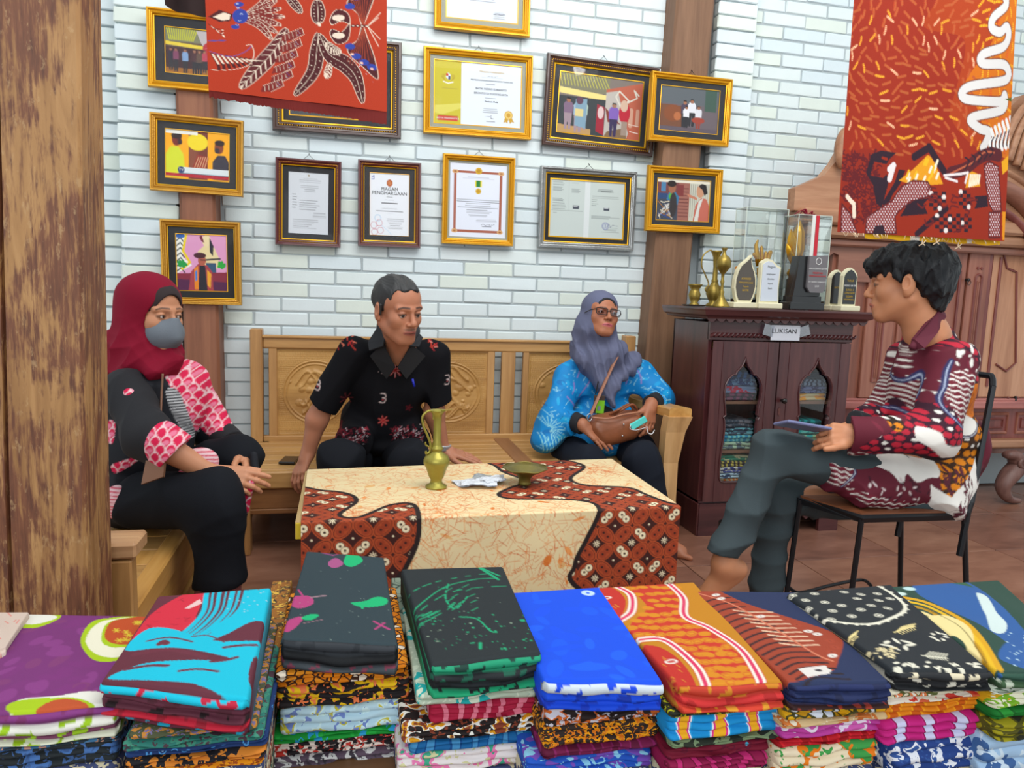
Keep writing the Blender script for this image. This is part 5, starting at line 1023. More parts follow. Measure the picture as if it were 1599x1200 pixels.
# cornice bands and sloping shoulder on the left
part('cornice_band', MB().span((gx(1250, 350), YG - .06, 1.34), (XR, YG + .05, 1.375), .008), m_gebh, gb)
part('cornice_band', MB().span((gx(1246, 345), YG - .09, 1.375), (XR, YG + .05, 1.43), .012), m_gebt, gb)
part('cornice_band', MB().span((gx(1238, 320), YG - .11, 1.43), (XR, YG + .06, 1.50), .012), m_gebt, gb)
part('carved_brackets', MB().prism([(0, 0), (.0, .12), (-.03, .13), (-.08, .1), (-.1, .12), (-.12, .2), (-.02, .2), (.2, .2), (.2, 0)], 0, .04, ((XL + .02, YG - .02, 1.18), (1, 0, 0), (0, 0, 1), (0, 1, 0))), m_gebh, gb)
sh = [P(x, y, YG - .05) for x, y in ((1241, 308), (1262, 300), (1286, 290), (1302, 272), (1312, 256), (1330, 236), (1360, 225))]
pol = [(q[0], q[2]) for q in sh] + [(XR, sh[-1][2]), (XR, 1.49), (sh[0][0], 1.49)]
part('shoulder_board', MB().prism(pol, 0, .06, ((0, YG - .05, 0), (1, 0, 0), (0, 0, 1), (0, 1, 0))), m_gebt, gb)
bl = P(1318, 252, YG - .09); d = MB().lathe([(.0, -.03), (.07, -.028), (.085, -.01), (.085, .01), (.06, .028), (0, .03)], (0, 0, 0), 24).data(); part('carved_boss', ((d[0] * (.62, 1, 1)) @ rotm(rx=PI / 2).T * (1, 1, 1.1) + bl, d[1]), m_gebt, gb, smooth=True)
# big arch at the right
cx, cz = P(1500, 470, YG - .08)[0], 1.05
for rr, w_, mt, yy in ((.62, .05, m_gebh, .10), (.52, .022, m_gebd, .11), (.70, .02, m_gebt, .09)):
    part('arch_moulding', MB().tube([(cx + rr * 1.0 * math.cos(t), YG - yy, cz + rr * 1.0 * math.sin(t)) for t in np.linspace(.25, PI * .62, 26)], w_, 8, flat=.6), mt, gb, smooth=True)
ap_ = [(cx + .78 * math.cos(t), cz + .82 * math.sin(t)) for t in np.linspace(.1, PI * .62, 20)]; part('arch_board', MB().prism(ap_ + [(cx - .2, 1.5), (XR - .6, 1.45)], 0, .04, ((0, YG - .07, 0), (1, 0, 0), (0, 0, 1), (0, 1, 0))), m_gebt, gb)
cs_ = P(1600, 230, YG - .1); crest = MB()
for k in range(5): crest.tube(cr([cs_ + np.array([-.16 + .05 * k, -.02, -.12 - .02 * k]), cs_ + np.array([-.12 + .05 * k, -.03, .02]), cs_ + np.array([-.04 + .05 * k, -.03, .12]), cs_ + np.array([.06 + .04 * k, -.02, .12])], n=6), [.02] * 12 + [.016] * 4 + [.012] * 3, 8)
part('crest_scrolls', crest, m_gebt, gb, smooth=True, kind='stuff')
part('crest_board', MB().prism([(-.14, -.3), (-.15, .0), (-.12, .1), (-.04, .17), (.06, .2), (.5, .24), (.5, -.3)], 0, .05, ((cs_[0], YG - .09, cs_[2]), (1, 0, 0), (0, 0, 1), (0, 1, 0))), m_gebt, gb)
# carved feet
def foot(px, sgn=1):
    Y = YG - .12; X = P(px, 770, Y)[0]
    c = cr([(X - .06, Y, .34), (X + .0, Y, .33), (X + .03, Y, .27), (X - .02, Y, .20), (X - .055, Y, .13), (X - .04, Y, .07), (X + .0, Y, .03), (X + .06, Y, .022)], n=4)
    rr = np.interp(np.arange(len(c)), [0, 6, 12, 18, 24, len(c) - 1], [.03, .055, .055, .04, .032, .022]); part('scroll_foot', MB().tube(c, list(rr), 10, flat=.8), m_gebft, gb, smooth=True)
    part('foot_curl', MB().tube([(X + .03 + .035 * math.cos(t), Y - .04, .29 + .035 * math.sin(t)) for t in np.linspace(0, 5, 12)], .012, 6), m_gebft, gb, smooth=True)
m_gebft = wood('dark_foot_wood', (92, 62, 58), (120, 86, 78), (138, 104, 94), 'z', 4, 8, rough=.45)  # feet and apron in a darker, greyer brown than the boards
part('shade_board', MB().span((XL, YG + .34, .0), (XR, YG + .36, .40)), plain('painted_shade', (44, 32, 30), .8), gb)  # dark board added where only shade lies under the partition
foot(1578); foot(1328); foot(1680)
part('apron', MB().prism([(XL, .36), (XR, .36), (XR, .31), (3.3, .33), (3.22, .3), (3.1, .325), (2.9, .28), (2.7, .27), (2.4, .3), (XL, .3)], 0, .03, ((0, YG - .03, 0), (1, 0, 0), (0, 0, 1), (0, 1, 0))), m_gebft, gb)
kz = YG / 3.12; zl = CAMH + (.36 - CAMH) * kz   # heights rescaled about camera height after moving the partition back; the feet still reach the floor
for o_ in gb.children:
    n = len(o_.data.vertices); co = np.empty(n * 3, np.float32); o_.data.vertices.foreach_get('co', co); co = co.reshape(-1, 3); z = co[:, 2]; co[:, 2] = np.where(z > .36, CAMH + (z - CAMH) * kz, z * zl / .36); o_.data.vertices.foreach_set('co', co.ravel())
# bulb of the room, above and behind the seated group; it shows as the bright spot in the frame glass
g0 = P(905, 106, 3.645); dr = g0 - np.array([0, 0, CAMH]); lp = g0 + dr * (1, -1, 1) * .6
m_bulb, nt, b = newmat('glowing_bulb'); b.inputs['Emission Color'].default_value = (1, .97, .92, 1); b.inputs['Emission Strength'].default_value = 80
bt = thing('pendant_lamp', 'glowing bulb on a cord, mirrored as a bright spot in the stage photo frame', 'lamp', lp)
put('bulb', MB().lathe([(.001, -.05), (.03, -.042), (.048, -.015), (.048, .012), (.03, .04), (.018, .055)], lp, 20), m_bulb, bt, smooth=True); put('cord', MB().tube([lp + (0, 0, .05), lp + (0, 0, .6)], .004, 6), plain('black_iron', (34, 36, 40)), bt)
# ================================================================ hanging batik cloths
m_cot = vcol('batik_cotton', .75, .2, 700)
def hanging(label, quad, Y, canvas, x_ext, ztop, res=.0022, wave=.012, fringe=None):
    q = [P(x, y, Y) for x, y in quad]   # tl tr br bl
    W_ = q[1][0] - q[0][0]; H_ = q[0][2] - q[3][2]; nu = int(W_ / res); nv = int(H_ / res); U, V_ = np.meshgrid(np.linspace(0, 1, nu), np.linspace(0, 1, nv))
    X = (q[0][0] * (1 - U) + q[1][0] * U) * (1 - V_) + (q[3][0] * (1 - U) + q[2][0] * U) * V_; Z = (q[0][2] * (1 - U) + q[1][2] * U) * (1 - V_) + (q[3][2] * (1 - U) + q[2][2] * U) * V_
    dY = wave * np.sin(U * 5.2 + .6) + wave * .4 * np.sin(U * 13 + V_ * 1.5)
    V = np.stack([X.ravel(), (Y + dY).ravel(), Z.ravel()], 1); col = canvas.sample(U.ravel(), V_.ravel())
    t = thing('hanging_batik', label, 'batik cloth', (q[0][0] + W_ / 2, Y, q[3][2]))
    # the length above the frame, up to the rail it hangs from
    n2 = 170; U2, V2 = np.meshgrid(np.linspace(0, 1, nu // 2), np.linspace(0, 1, n2)); X2 = q[0][0] * (1 - U2) + q[1][0] * U2; Z2 = (q[0][2] * (1 - U2) + q[1][2] * U2) * V2 + ztop * (1 - V2)
    V2_ = np.stack([X2.ravel(), (Y + wave * np.sin(U2 * 5.2 + .6) + wave * .4 * np.sin(U2 * 13)).ravel(), Z2.ravel()], 1)
    put('cloth_front', (V, grid(nu, nv)), m_cot, t, smooth=True, colors=col)
    put('upper_cloth', (V2_, grid(nu // 2, n2)), m_cot, t, smooth=True, colors=canvas.sample(U2.ravel(), .62 * (1 - V2.ravel())))
    return t, q, W_
# --- left: butterflies on orange (drawn in crop points: 860 x 520 box)
OR = (172, 50, 20); DK = (74, 22, 26); CRM = (226, 206, 186); BLU = (44, 62, 150); MD = (120, 34, 30)
tl = lambda x, y: ((x - 30) / 850, (y) / (430 + (x - 30) / 850 * 75))
c = Canvas(0, 0, 1, 1.0, .0022, OR, tr=tl); c.w2 = 1
S = 1 / 850.
def leafy(c, pts, wid, fill, dots=True, out=CRM):
    p = cr(pts, False, 8); n = len(p); L = []; R_ = []
    for i in range(n):
        t = p[min(i + 1, n - 1)] - p[max(i - 1, 0)]; t /= np.linalg.norm(t) + 1e-9; w_ = wid * math.sin(PI * min(1, (i + .6) / n)) ** .6; nn = np.array([-t[1], t[0]]); L.append(p[i] + nn * w_); R_.append(p[i] - nn * w_)
    o = L + R_[::-1]; c.poly(o, fill); c.line(o, 3 * S, out, closed=True)
    for i in range(2, n - 2, 2):
        if dots: c.disc(L[i] * .55 + p[i] * .45, 3.2 * S, out); c.disc(R_[i] * .55 + p[i] * .45, 3.2 * S, out)
        else: c.line([p[i], L[min(n - 1, i + 2)] * .8 + p[i] * .2], 6 * S, out); c.line([p[i], R_[min(n - 1, i + 2)] * .8 + p[i] * .2], 6 * S, out)
    c.line(p, 2.4 * S, out)
leafy(c, [(548, 150), (540, 230), (520, 330), (430, 440)], 34, DK); leafy(c, [(555, 160), (600, 250), (680, 300), (730, 360), (760, 470)], 38, DK); leafy(c, [(545, 0), (548, 60), (550, 110)], 34, DK)
leafy(c, [(575, 190), (620, 230), (655, 240)], 20, DK, False); leafy(c, [(600, 290), (590, 340), (575, 350)], 18, MD, False)
leafy(c, [(400, 130), (340, 230), (250, 330), (175, 415)], 38, (92, 30, 34), False)
for i, (x, y) in enumerate(((440, 150), (430, 200), (410, 250), (395, 300), (385, 345), (340, 390))):
    c.poly([(x - 60, y + 10), (x + 30, y - 24), (x + 40, y + 6), (x - 20, y + 36), (x - 70, y + 40)], MD); c.line([(x - 60, y + 10), (x + 30, y - 24), (x + 40, y + 6), (x - 20, y + 36)], 2.6 * S, CRM)
    for k in range(4): c.line([(x - 50 + k * 18, y + 10 - k * 5), (x - 48 + k * 18, y + 34 - k * 7)], 2 * S, CRM)
    for k in range(3): c.disc((x + 12 + 8 * (k % 2), y - 8 + k * 9), 4.2 * S, (50, 60, 130)); c.disc((x + 12 + 8 * (k % 2), y - 8 + k * 9), 2 * S, CRM)
# butterfly right
for s in (-1, 1):
    wing = cr([(760, 120), (735, 125 + s * 60), (690, 125 + s * 95), (700, 125 + s * 130), (760, 125 + s * 180), (835, 125 + s * 232), (820, 125 + s * 140), (785, 125 + s * 50)], True, 6); c.poly(wing, DK); c.line(wing, 3.4 * S, CRM, closed=True)
    for k in range(9): a = .3 + k * .14; c.line([(765, 125), (765 + 150 * math.cos(a + 1.0) * .8 + 10, 125 + s * 190 * math.sin(a + .6) * .92)], 3 * S, (156, 60, 36))
    for x, y in ((700, 215), (730, 258), (768, 285), (806, 305)): c.disc((x, 125 + s * (y - 125)), 24 * S, BLU)
    for x, y in ((710, 250), (755, 288), (806, 312)): c.disc((x, 125 + s * (y - 125)), 9 * S, (230, 160, 140)); c.disc((x, 125 + s * (y - 125)), 5 * S, CRM)
    for k in range(12): c.disc((690 + k * 11, 125 + s * (105 + k * 11 + (k % 3) * 9)), 2 * S, (220, 220, 240))
    lobe = cr([(700, 112), (660, 125 + s * 24), (612, 125 + s * 10), (608, 125 + s * 45), (640, 125 + s * 78), (690, 125 + s * 60)], True, 5); c.poly(lobe, DK); c.line(lobe, 3 * S, CRM, closed=True); c.ell((645, 125 + s * 40), 30 * S, 24 * S, CRM)
for k in range(4): c.ell((715 + k * 22, 122), 12 * S, 10 * S, DK); c.disc((715 + k * 22, 122), 5 * S, CRM)
for a in ((840, 80), (845, 175), (848, 60), (840, 210)): c.line([(785, 122), a], 4 * S, CRM)
c.line([(550, 105), (555, 118)], 14 * S, CRM)
# flower and bird at the left
for k in range(7):
    a = -.75 + k * .26; leafy(c, [(190, 80), (270, 70 + 60 * math.sin(a)), (330 + 60 * math.cos(a) - abs(k - 3) * 14, 72 + 150 * math.sin(a))], 16, MD)
c.ell((185, 70), 36 * S, 66 * S, BLU); c.disc((160, 120), 20 * S, BLU); c.disc((180, 14), 22 * S, BLU)
for x, y in ((175, 30), (190, 60), (180, 90), (170, 110), (172, 10)): c.disc((x, y), 7 * S, (180, 190, 220)); c.disc((x, y), 4 * S, BLU)
c.poly([(40, 75), (90, 40), (150, 60), (140, 92), (90, 98)], DK); c.poly([(60, 75), (110, 52), (140, 62), (134, 86), (100, 90)], CRM)
for k in range(9):
    x = 50 + k * 22; c.line(cr([(x, 250 + k * 3), (x + 26, 300 - k * 2), (x + 30 + k * 2, 325 - k * 4)], n=4), 15 * S, DK); c.line(cr([(x + 4, 254 + k * 3), (x + 28, 298 - k * 2)], n=4), 10 * S, CRM)
c.line(cr([(40, 240), (130, 262), (200, 240), (236, 210)], n=6), 5 * S, (110, 80, 150)); c.line(cr([(40, 330), (140, 325), (220, 300), (244, 250), (232, 206), (208, 210)], n=6), 4 * S, CRM)
for k in range(6): c.line(cr([(40 + k * 12, 110 + k * 10), (70 + k * 8, 130 + k * 8), (105, 130 + k * 6)], n=3), 4 * S, CRM if k % 2 else DK)
c.line([(40, 190), (110, 185)], 12 * S, (90, 70, 140))
leafy(c, [(400, -20), (440, 20), (470, 60)], 20, DK)
q = [(320, 0), (604, 0), (604, 175), (325, 140)]
t, qq, W_ = hanging('orange batik cloth printed with a butterfly and dotted leaves, hanging top left', q, 1.7, c, None, 2.15, .0016, .006, (170, 56, 30))
# darker frayed hem
hem = MB(); n = 150; rr_ = random.Random(2); bl_, br_ = qq[3], qq[2]
V = []; 
for i in range(n + 1):
    f = i / n; p = bl_ + (br_ - bl_) * f; dy = .006 * math.sin(f * 5.2 + .6); d = .010 + .014 * f + rr_.uniform(0, .004); V += [p + (0, dy + .003, .002), p + (0, dy + .008, -d)]
put('frayed_hem', (np.array(V), [(2 * i, 2 * i + 2, 2 * i + 3, 2 * i + 1) for i in range(n)]), plain('dark_red_hem', (120, 26, 20), .8), t)
q2 = [P(230, -30, 1.95), P(330, -30, 1.95), P(330, 24, 1.95), P(258, 8, 1.95)]
nu = 26; V = []
for i in range(nu):
    f = i / (nu - 1); top_ = q2[0] * (1 - f) + q2[1] * f + (0, .01 * math.sin(f * 9), .25); bot = q2[3] * (1 - f) + q2[2] * f; bot = bot + np.array([0, .01 * math.sin(f * 9), -.01 * math.sin(f * PI)]); V += [top_, bot]
o = put('hanging_cloth', (np.array(V), [(2 * i, 2 * i + 2, 2 * i + 3, 2 * i + 1) for i in range(nu - 1)]), plain('near_black_cloth', (40, 18, 18), .8), smooth=True, origin=(-.4, 1.95, 2.0)); tagp(o, 'dark cloth end just showing at the top edge left of the orange cloth', 'cloth')
# --- right: puppets and rice on orange (drawn in picture points)
RD = (148, 38, 14); YL = (232, 160, 20)
def tr_(x, y):
    f = y / 370.; xl = 1335 - 25 * f; xr = 1587 - 19 * f; u = (x - xl) / (xr - xl); return (u, y / (364 + u * 14))
c = Canvas(0, 0, 1, 1.0, .0018, RD, tr=tr_); S = 1 / 252.
r = random.Random(11)
rp = cr([(1470, -10), (1440, 40), (1500, 60), (1490, 130), (1480, 180), (1520, 230), (1590, 240)], n=6); c.poly(list(rp) + [(1600, 240), (1600, -20), (1470, -20)], (164, 56, 14)); 
c.poly(cr([(1560, -10), (1545, 60), (1500, 130), (1520, 170), (1540, 230), (1590, 250)], n=6).tolist() + [(1600, 250), (1600, -10)], (200, 104, 12))
for j in range(0, 18):
    for i in range(0, 17):
        x, y = 1330 + i * 16 + (j % 2) * 8 + r.uniform(-4, 4), 4 + j * 13.6 + r.uniform(-4, 4)
        if y > 236 and not (1400 < x < 1500 and y < 250): continue
        a = math.sin(x * .03) * .8 + math.cos(y * .02) * .9 + 1.3 + r.uniform(-.7, .7); L = 5.8; dx, dy = math.cos(a) * L, math.sin(a) * L
        k_ = r.random(); col = (170, 88, 44) if k_ < .72 else ((232, 168, 40) if k_ < .9 else (236, 190, 150))
        if x > 1520: col = (240, 176, 24) if k_ < .7 else (214, 100, 20)
        c.line([(x - dx, y - dy), (x + dy * .15, y + dx * .1), (x + dx, y + dy)], 2.6 * S, col)
        for k in range(5): f = -1 + k * .5; c.line([(x + dx * f - dy * .3, y + dy * f + dx * .3), (x + dx * f + dy * .3, y + dy * f - dx * .3)], .8 * S, (186, 70, 30))
sn = cr([(1564, -5), (1566, 10), (1545, 28), (1542, 44), (1556, 50), (1568, 42), (1572, 55), (1562, 72), (1528, 84), (1528, 98), (1566, 100), (1568, 122), (1505, 134), (1502, 152), (1556, 156), (1566, 146), (1562, 168), (1510, 182), (1522, 198), (1538, 204), (1532, 222), (1528, 228)], n=8)
c.line(sn, 12 * S, (120, 60, 40)); c.line(sn, 9.5 * S, (212, 208, 206))
for k in range(7): x0 = 1542 + k * 7; c.line(cr([(x0, 236 - k * 2), (x0 - 2, 222), (x0 + 4, 212 - k * 3), (x0, 200 - k * 4)], n=5), 4.5 * S, (224, 222, 220)); c.line(cr([(x0 + 2, 232 - k * 2), (x0 + 1, 220), (x0 + 5, 212 - k * 3)], n=4), 2 * S, (50, 22, 36))
# creatures and figures along the bottom
c.poly([(1312, 364), (1318, 290), (1322, 240), (1350, 228), (1378, 234), (1398, 240), (1392, 262), (1380, 300), (1388, 330), (1388, 372), (1310, 372)], (140, 36, 18))
for k in range(240):
    x, y = r.uniform(1320, 1372), r.uniform(236, 345); a = r.uniform(0, 6); c.line(cr([(x, y), (x + 4 * math.cos(a), y + 4 * math.sin(a)), (x + 7 * math.cos(a + .9), y + 7 * math.sin(a + .9))], n=3), 1.7 * S, (94, 20, 26))
INK = (44, 24, 38)
c.poly([(1362, 238), (1376, 232), (1398, 236), (1388, 246), (1384, 254), (1366, 250), (1360, 272), (1378, 276), (1384, 270), (1386, 286), (1376, 324), (1368, 318), (1364, 288), (1354, 268)], INK); c.line([(1378, 244), (1384, 246)], 3 * S, RD)
c.poly([(1384, 324), (1376, 318), (1396, 282), (1402, 262), (1412, 264), (1404, 286), (1392, 304)], INK)
c.line([(1426, 242), (1448, 228)], 9 * S, INK); c.line([(1448, 226), (1470, 266)], 8 * S, INK)
mt_ = cr([(1402, 280), (1424, 262), (1440, 246), (1448, 240), (1458, 256), (1468, 286)], n=5); c.poly(list(mt_) + [(1440, 288), (1420, 286)], (222, 150, 24))
for k in range(16): x, y = r.uniform(1412, 1462), r.uniform(254, 284); c.line([(x, y), (x + 3, y - 8)], 3 * S, (240, 226, 200) if k % 2 else (236, 178, 30))
c.poly([(1490, 264), (1500, 262), (1520, 270), (1524, 290), (1500, 292), (1504, 276)], (222, 150, 24))
for k in range(6): c.line([(1506 + k * 3, 290 - k), (1508 + k * 3, 272)], 2.4 * S, (240, 226, 200))
def dotted(poly, dens, bg=(132, 44, 40), dot=(222, 206, 210), step=4.2):
    c.poly(poly, bg); p = np.array(poly); x0, y0 = p.min(0); x1, y1 = p.max(0)
    for jj in range(int((y1 - y0) / step) + 1):
        for ii in range(int((x1 - x0) / step) + 1):
            x, y = x0 + ii * step + (jj % 2) * step / 2, y0 + jj * step; ins = False
            for k in range(len(p)):
                (xa, ya), (xb, yb) = p[k - 1], p[k]
                if (ya > y) != (yb > y) and x < (xb - xa) * (y - ya) / (yb - ya) + xa: ins = not ins
            if ins: c.disc((x, y), .95 * S, dot)
    c.line(poly, 1.8 * S, (90, 26, 30), closed=True)
dotted([(1392, 312), (1406, 290), (1424, 280), (1446, 282), (1452, 294), (1446, 306), (1420, 314), (1402, 330), (1396, 338), (1398, 366), (1352, 366), (1354, 340), (1370, 328)], 1)
dotted([(1316, 366), (1318, 318), (1330, 334), (1340, 366)], 1); dotted([(1530, 256), (1540, 250), (1556, 258), (1560, 300), (1562, 330), (1548, 330), (1540, 318), (1534, 290)], 1); dotted([(1540, 332), (1560, 330), (1560, 372), (1540, 372)], 1)
c.poly([(1404, 338), (1414, 320), (1426, 312), (1448, 308), (1440, 318), (1446, 334)], INK); c.poly([(1514, 306), (1536, 304), (1538, 322), (1514, 326), (1518, 316)], INK); c.line([(1430, 366), (1472, 326)], 7 * S, INK); c.poly([(1362, 368), (1366, 354), (1378, 352), (1382, 368)], INK)
c.line(cr([(1480, 268), (1500, 262), (1520, 246), (1540, 238), (1556, 240)], n=6), 14 * S, (84, 26, 34)); c.line(cr([(1478, 270), (1500, 258), (1512, 252), (1530, 236), (1548, 236)], n=6), 2 * S, (180, 90, 60))
for k in range(5): c.line(cr([(1500 + k * 10, 262 - k * 5), (1506 + k * 10, 250 - k * 4), (1500 + k * 10, 244 - k * 4)], n=4), 2 * S, INK)
c.line([(1470, 272), (1494, 270), (1504, 268), (1500, 284)], 2.6 * S, (226, 216, 216)); c.line([(1472, 276), (1488, 282)], 2.6 * S, (226, 216, 216))
for (x0, y0, x1, y1) in ((1448, 298, 1474, 330), (1456, 334, 1510, 366), (1490, 296, 1512, 330)):
    for jj in range(int((y1 - y0) / 6)):
        for ii in range(int((x1 - x0) / 6)):
            x, y = x0 + ii * 6 + 3, y0 + jj * 6 + 3
            if (ii + jj) % 2: c.poly([(x - 3, y - 3), (x + 3, y - 3), (x + 3, y + 3), (x - 3, y + 3)], INK)
            elif (ii * 3 + jj) % 5 == 0: c.disc((x, y), 2.8 * S, (230, 216, 210))
for k in range(16):
    x, y = r.uniform(1440, 1530), r.uniform(288, 360); a = r.uniform(0, 6); c.line(cr([(x, y), (x + 8 * math.cos(a), y + 6 * math.sin(a)), (x + 12 * math.cos(a + 1), y + 12 * math.sin(a + 1))], n=4), 2 * S, (104, 26, 28))
c.line(cr([(1326, 306), (1332, 314), (1336, 318)], n=4), 5 * S, (228, 210, 190)); c.line([(1336, 322), (1336, 338)], 5 * S, (228, 210, 190)); c.line([(1388, 262), (1394, 256), (1388, 278)], 7 * S, (226, 216, 216))
c.poly([(1564, 330), (1572, 330), (1572, 376), (1564, 376)], (222, 140, 20)); c.poly([(1562, 250), (1574, 240), (1574, 262), (1564, 270)], (226, 160, 20)); c.poly([(1566, 152), (1590, 146), (1590, 158)], (80, 90, 30))
q = [(1335, 0), (1587, 0), (1568, 377), (1310, 362)]
t, qq, W_ = hanging('orange batik cloth printed with puppets and a white winding line, hanging top right', q, 1.85, c, None, 2.3, .002, .008, (150, 50, 20))
bl_, br_ = qq[3], qq[2]; V = []; n = 90
for i in range(n + 1):
    f = i / n; p = bl_ + (br_ - bl_) * (.17 + .83 * f); V += [p + (0, .014, .03), p + (.0, .014, -.012 - .002 * math.sin(f * 30))]
cv_ = np.array([srgb((232, 176, 20) if not (.33 < i / n < .4 or .75 < i / n < .78) else (228, 224, 214)) for i in range(n + 1) for _ in (0, 1)])
put('yellow_underlayer', (np.array(V), [(2 * i, 2 * i + 2, 2 * i + 3, 2 * i + 1) for i in range(n)]), m_cot, t, colors=cv_)
fr = MB()
for i in range(46):
    f = rr_.random(); p = bl_ + (br_ - bl_) * f * .95; a = rr_.uniform(-1, 1); fr.tube([p, p + (a * .006, -.004, -.006), p + (a * .012 + .004, -.003, -.009 - .004 * rr_.random())], .0007, 3)
for x, y in ((1462, 378), (1496, 385), (1440, 380)): p = P(x, y, 1.85); fr.tube([p + (0, 0, .012), p, p + (.01, 0, -.006)], .0015, 4).tube([p + (.012, 0, .008), p + (.004, 0, .0), p + (-.01, 0, -.008)], .0013, 4)
put('loose_threads', fr, plain('loose_cotton_thread', (214, 190, 160), .8), t, kind='stuff')
# ================================================================ piles of folded batik in the foreground
ZTAB = 0.365
m_ptab = wood('display_table_wood', (96, 66, 44), (128, 92, 62), None, 'x', 4, 10)
pt = thing('display_table', 'low wooden table underneath the piles of folded batik', 'table', (.35, 1.15, 0))
part('tabletop', MB().span((-.44, .72, ZTAB - .03), (1.36, 1.44, ZTAB), .004), m_ptab, pt)
for x, y in ((-.40, .76), (1.32, .76), (-.40, 1.40), (1.32, 1.40)): part('leg', MB().span((x - .025, y - .025, 0), (x + .025, y + .025, ZTAB - .03), .003), m_ptab, pt)
def top_cloth(label, quad, zt, T, nf, cols, canvas, puff=.004, seed=0, back_lift=0.0):
    q = [PZ(x, y, zt) for x, y in quad]   # fl fr br bl
    r = random.Random(seed); nu, nv = 120, 130; us = np.linspace(0, 1, nu); vs = np.linspace(0, 1, nv)
    V = []; Cc = []; m_ = 0
    def at(u, v): a = q[0] * (1 - u) + q[1] * u; b = q[3] * (1 - u) + q[2] * u; return a * (1 - v) + b * v
    prof = []
    for k in range(3): prof.append(('s', 1.0, -T * (1 - k / 3)))
    for v in vs[::-1]: prof.append(('t', v, 0))
    bd = [0] + sorted([(k + r.uniform(-.12, .12)) / nf for k in range(1, nf)]) + [1]
    for k in range(nf):
        for f in (0.08, .22, .4, .6, .8, .95): prof.append(('f', k, -T * (bd[k] + (bd[k + 1] - bd[k]) * f), math.sin(PI * f)))
    prof.append(('b', 0, -T))
    U = us; fr_dir = (q[0] - q[3]) / np.linalg.norm(q[0] - q[3]); ph = [r.uniform(0, 6) for _ in range(8)]
    for pr in prof:
        wob = .0025 * np.sin(U * 6 + ph[0]) + .0012 * np.sin(U * 15 + ph[1]); edge = np.clip(np.minimum(U, 1 - U) / .03, 0, 1); rd = -(1 - np.sqrt(1 - (1 - edge) ** 2)) * .007
        if pr[0] == 't':
            v = pr[1]; p = np.array([at(u, v) for u in U]); ev = min(v, 1 - v); e2 = min(1, ev / .02); rz = -(1 - math.sqrt(1 - (1 - e2) ** 2)) * .006
            p[:, 2] = zt + rd + rz + puff * np.sin(PI * U) * math.sin(PI * v) * (.6 + .4 * np.sin(U * 7 + v * 5 + ph[2])) + wob * .5 * (v < .5) * (1 - v * 2) + back_lift * v ** 2
            Cc.append(canvas.sample(p[:, 0], p[:, 1]))
        elif pr[0] == 'f':
            k = pr[1]; out = .009 * pr[3] ** .6 + (.004 * ((k * 37 + seed) % 3)); p = np.array([at(u, 0) for u in U]) + np.outer(out - .004 + .002 * np.sin(U * 9 + k * 2 + ph[3]) - (1 - edge) * .012, fr_dir)
            sag = (np.sin(PI * U) * .006 * math.sin(PI * (-pr[2] / T)) if nf > 2 else 0); p[:, 2] = zt + pr[2] + wob * (1 - abs(2 * (-pr[2] / T) - 1)) + rd * (1 + 2 * pr[2] / T) - sag
            ccs = cols[k % len(cols)]; n_ = np.sin(U * (13 + 3 * k) + ph[4] + pr[2] * 160) + np.sin(U * (31 + 5 * k) + ph[5] - pr[2] * 300) + .6 * np.sin(U * 7 + ph[6] + pr[2] * 400) + .5 * np.sin(U * 71 + k); base = srgb(ccs[0]); Cc.append(np.where((n_ > .9)[:, None], srgb(ccs[1 % len(ccs)]), base) if len(ccs) > 1 else np.tile(base, (nu, 1)))
        else:
            v = 1.0 if pr[0] == 's' else .03; p = np.array([at(u, v) for u in U]); p[:, 2] = zt + (pr[2] if pr[0] == 's' else -T) + (back_lift if pr[0] == 's' else 0); Cc.append(canvas.sample(p[:, 0], p[:, 1]) if pr[0] == 's' else np.tile(srgb(cols[-1][0]), (nu, 1)))
        V.append(p)
    m_ = len(V); V = np.concatenate(V); Cc = np.concatenate(Cc) * .84; G = grid(nu, m_); G = np.concatenate([G, np.stack([np.arange(nu - 1) + (m_ - 1) * nu, np.arange(1, nu) + (m_ - 1) * nu, np.arange(1, nu), np.arange(nu - 1)], 1)])
    Fs = [tuple(int(a) for a in f) for f in G]; Fs.append(tuple(int(k * nu) for k in range(m_))); Fs.append(tuple(int(k * nu + nu - 1) for k in range(m_))[::-1])
    c0 = np.mean(q, 0); o = put('folded_batik', (V, Fs), m_cot, smooth=True, colors=Cc, origin=(c0[0], c0[1], zt - T)); return tagp(o, label, 'folded cloth', 'folded batik piled in the foreground')
def canvas_for(quad, zt, bg):
    bg = tuple(a * .93 for a in bg); q = np.array([PZ(x, y, zt)[:2] for x, y in quad]); lo = q.min(0) - .01; hi = q.max(0) + .01
    return Canvas(lo[0], lo[1], hi[0], hi[1], .0011, bg, tr=lambda x, y: tuple(PZ(x, y, zt)[:2]))
pos_words = ('topmost', 'second', 'third', 'fourth', 'fifth', 'sixth', 'seventh', 'eighth')
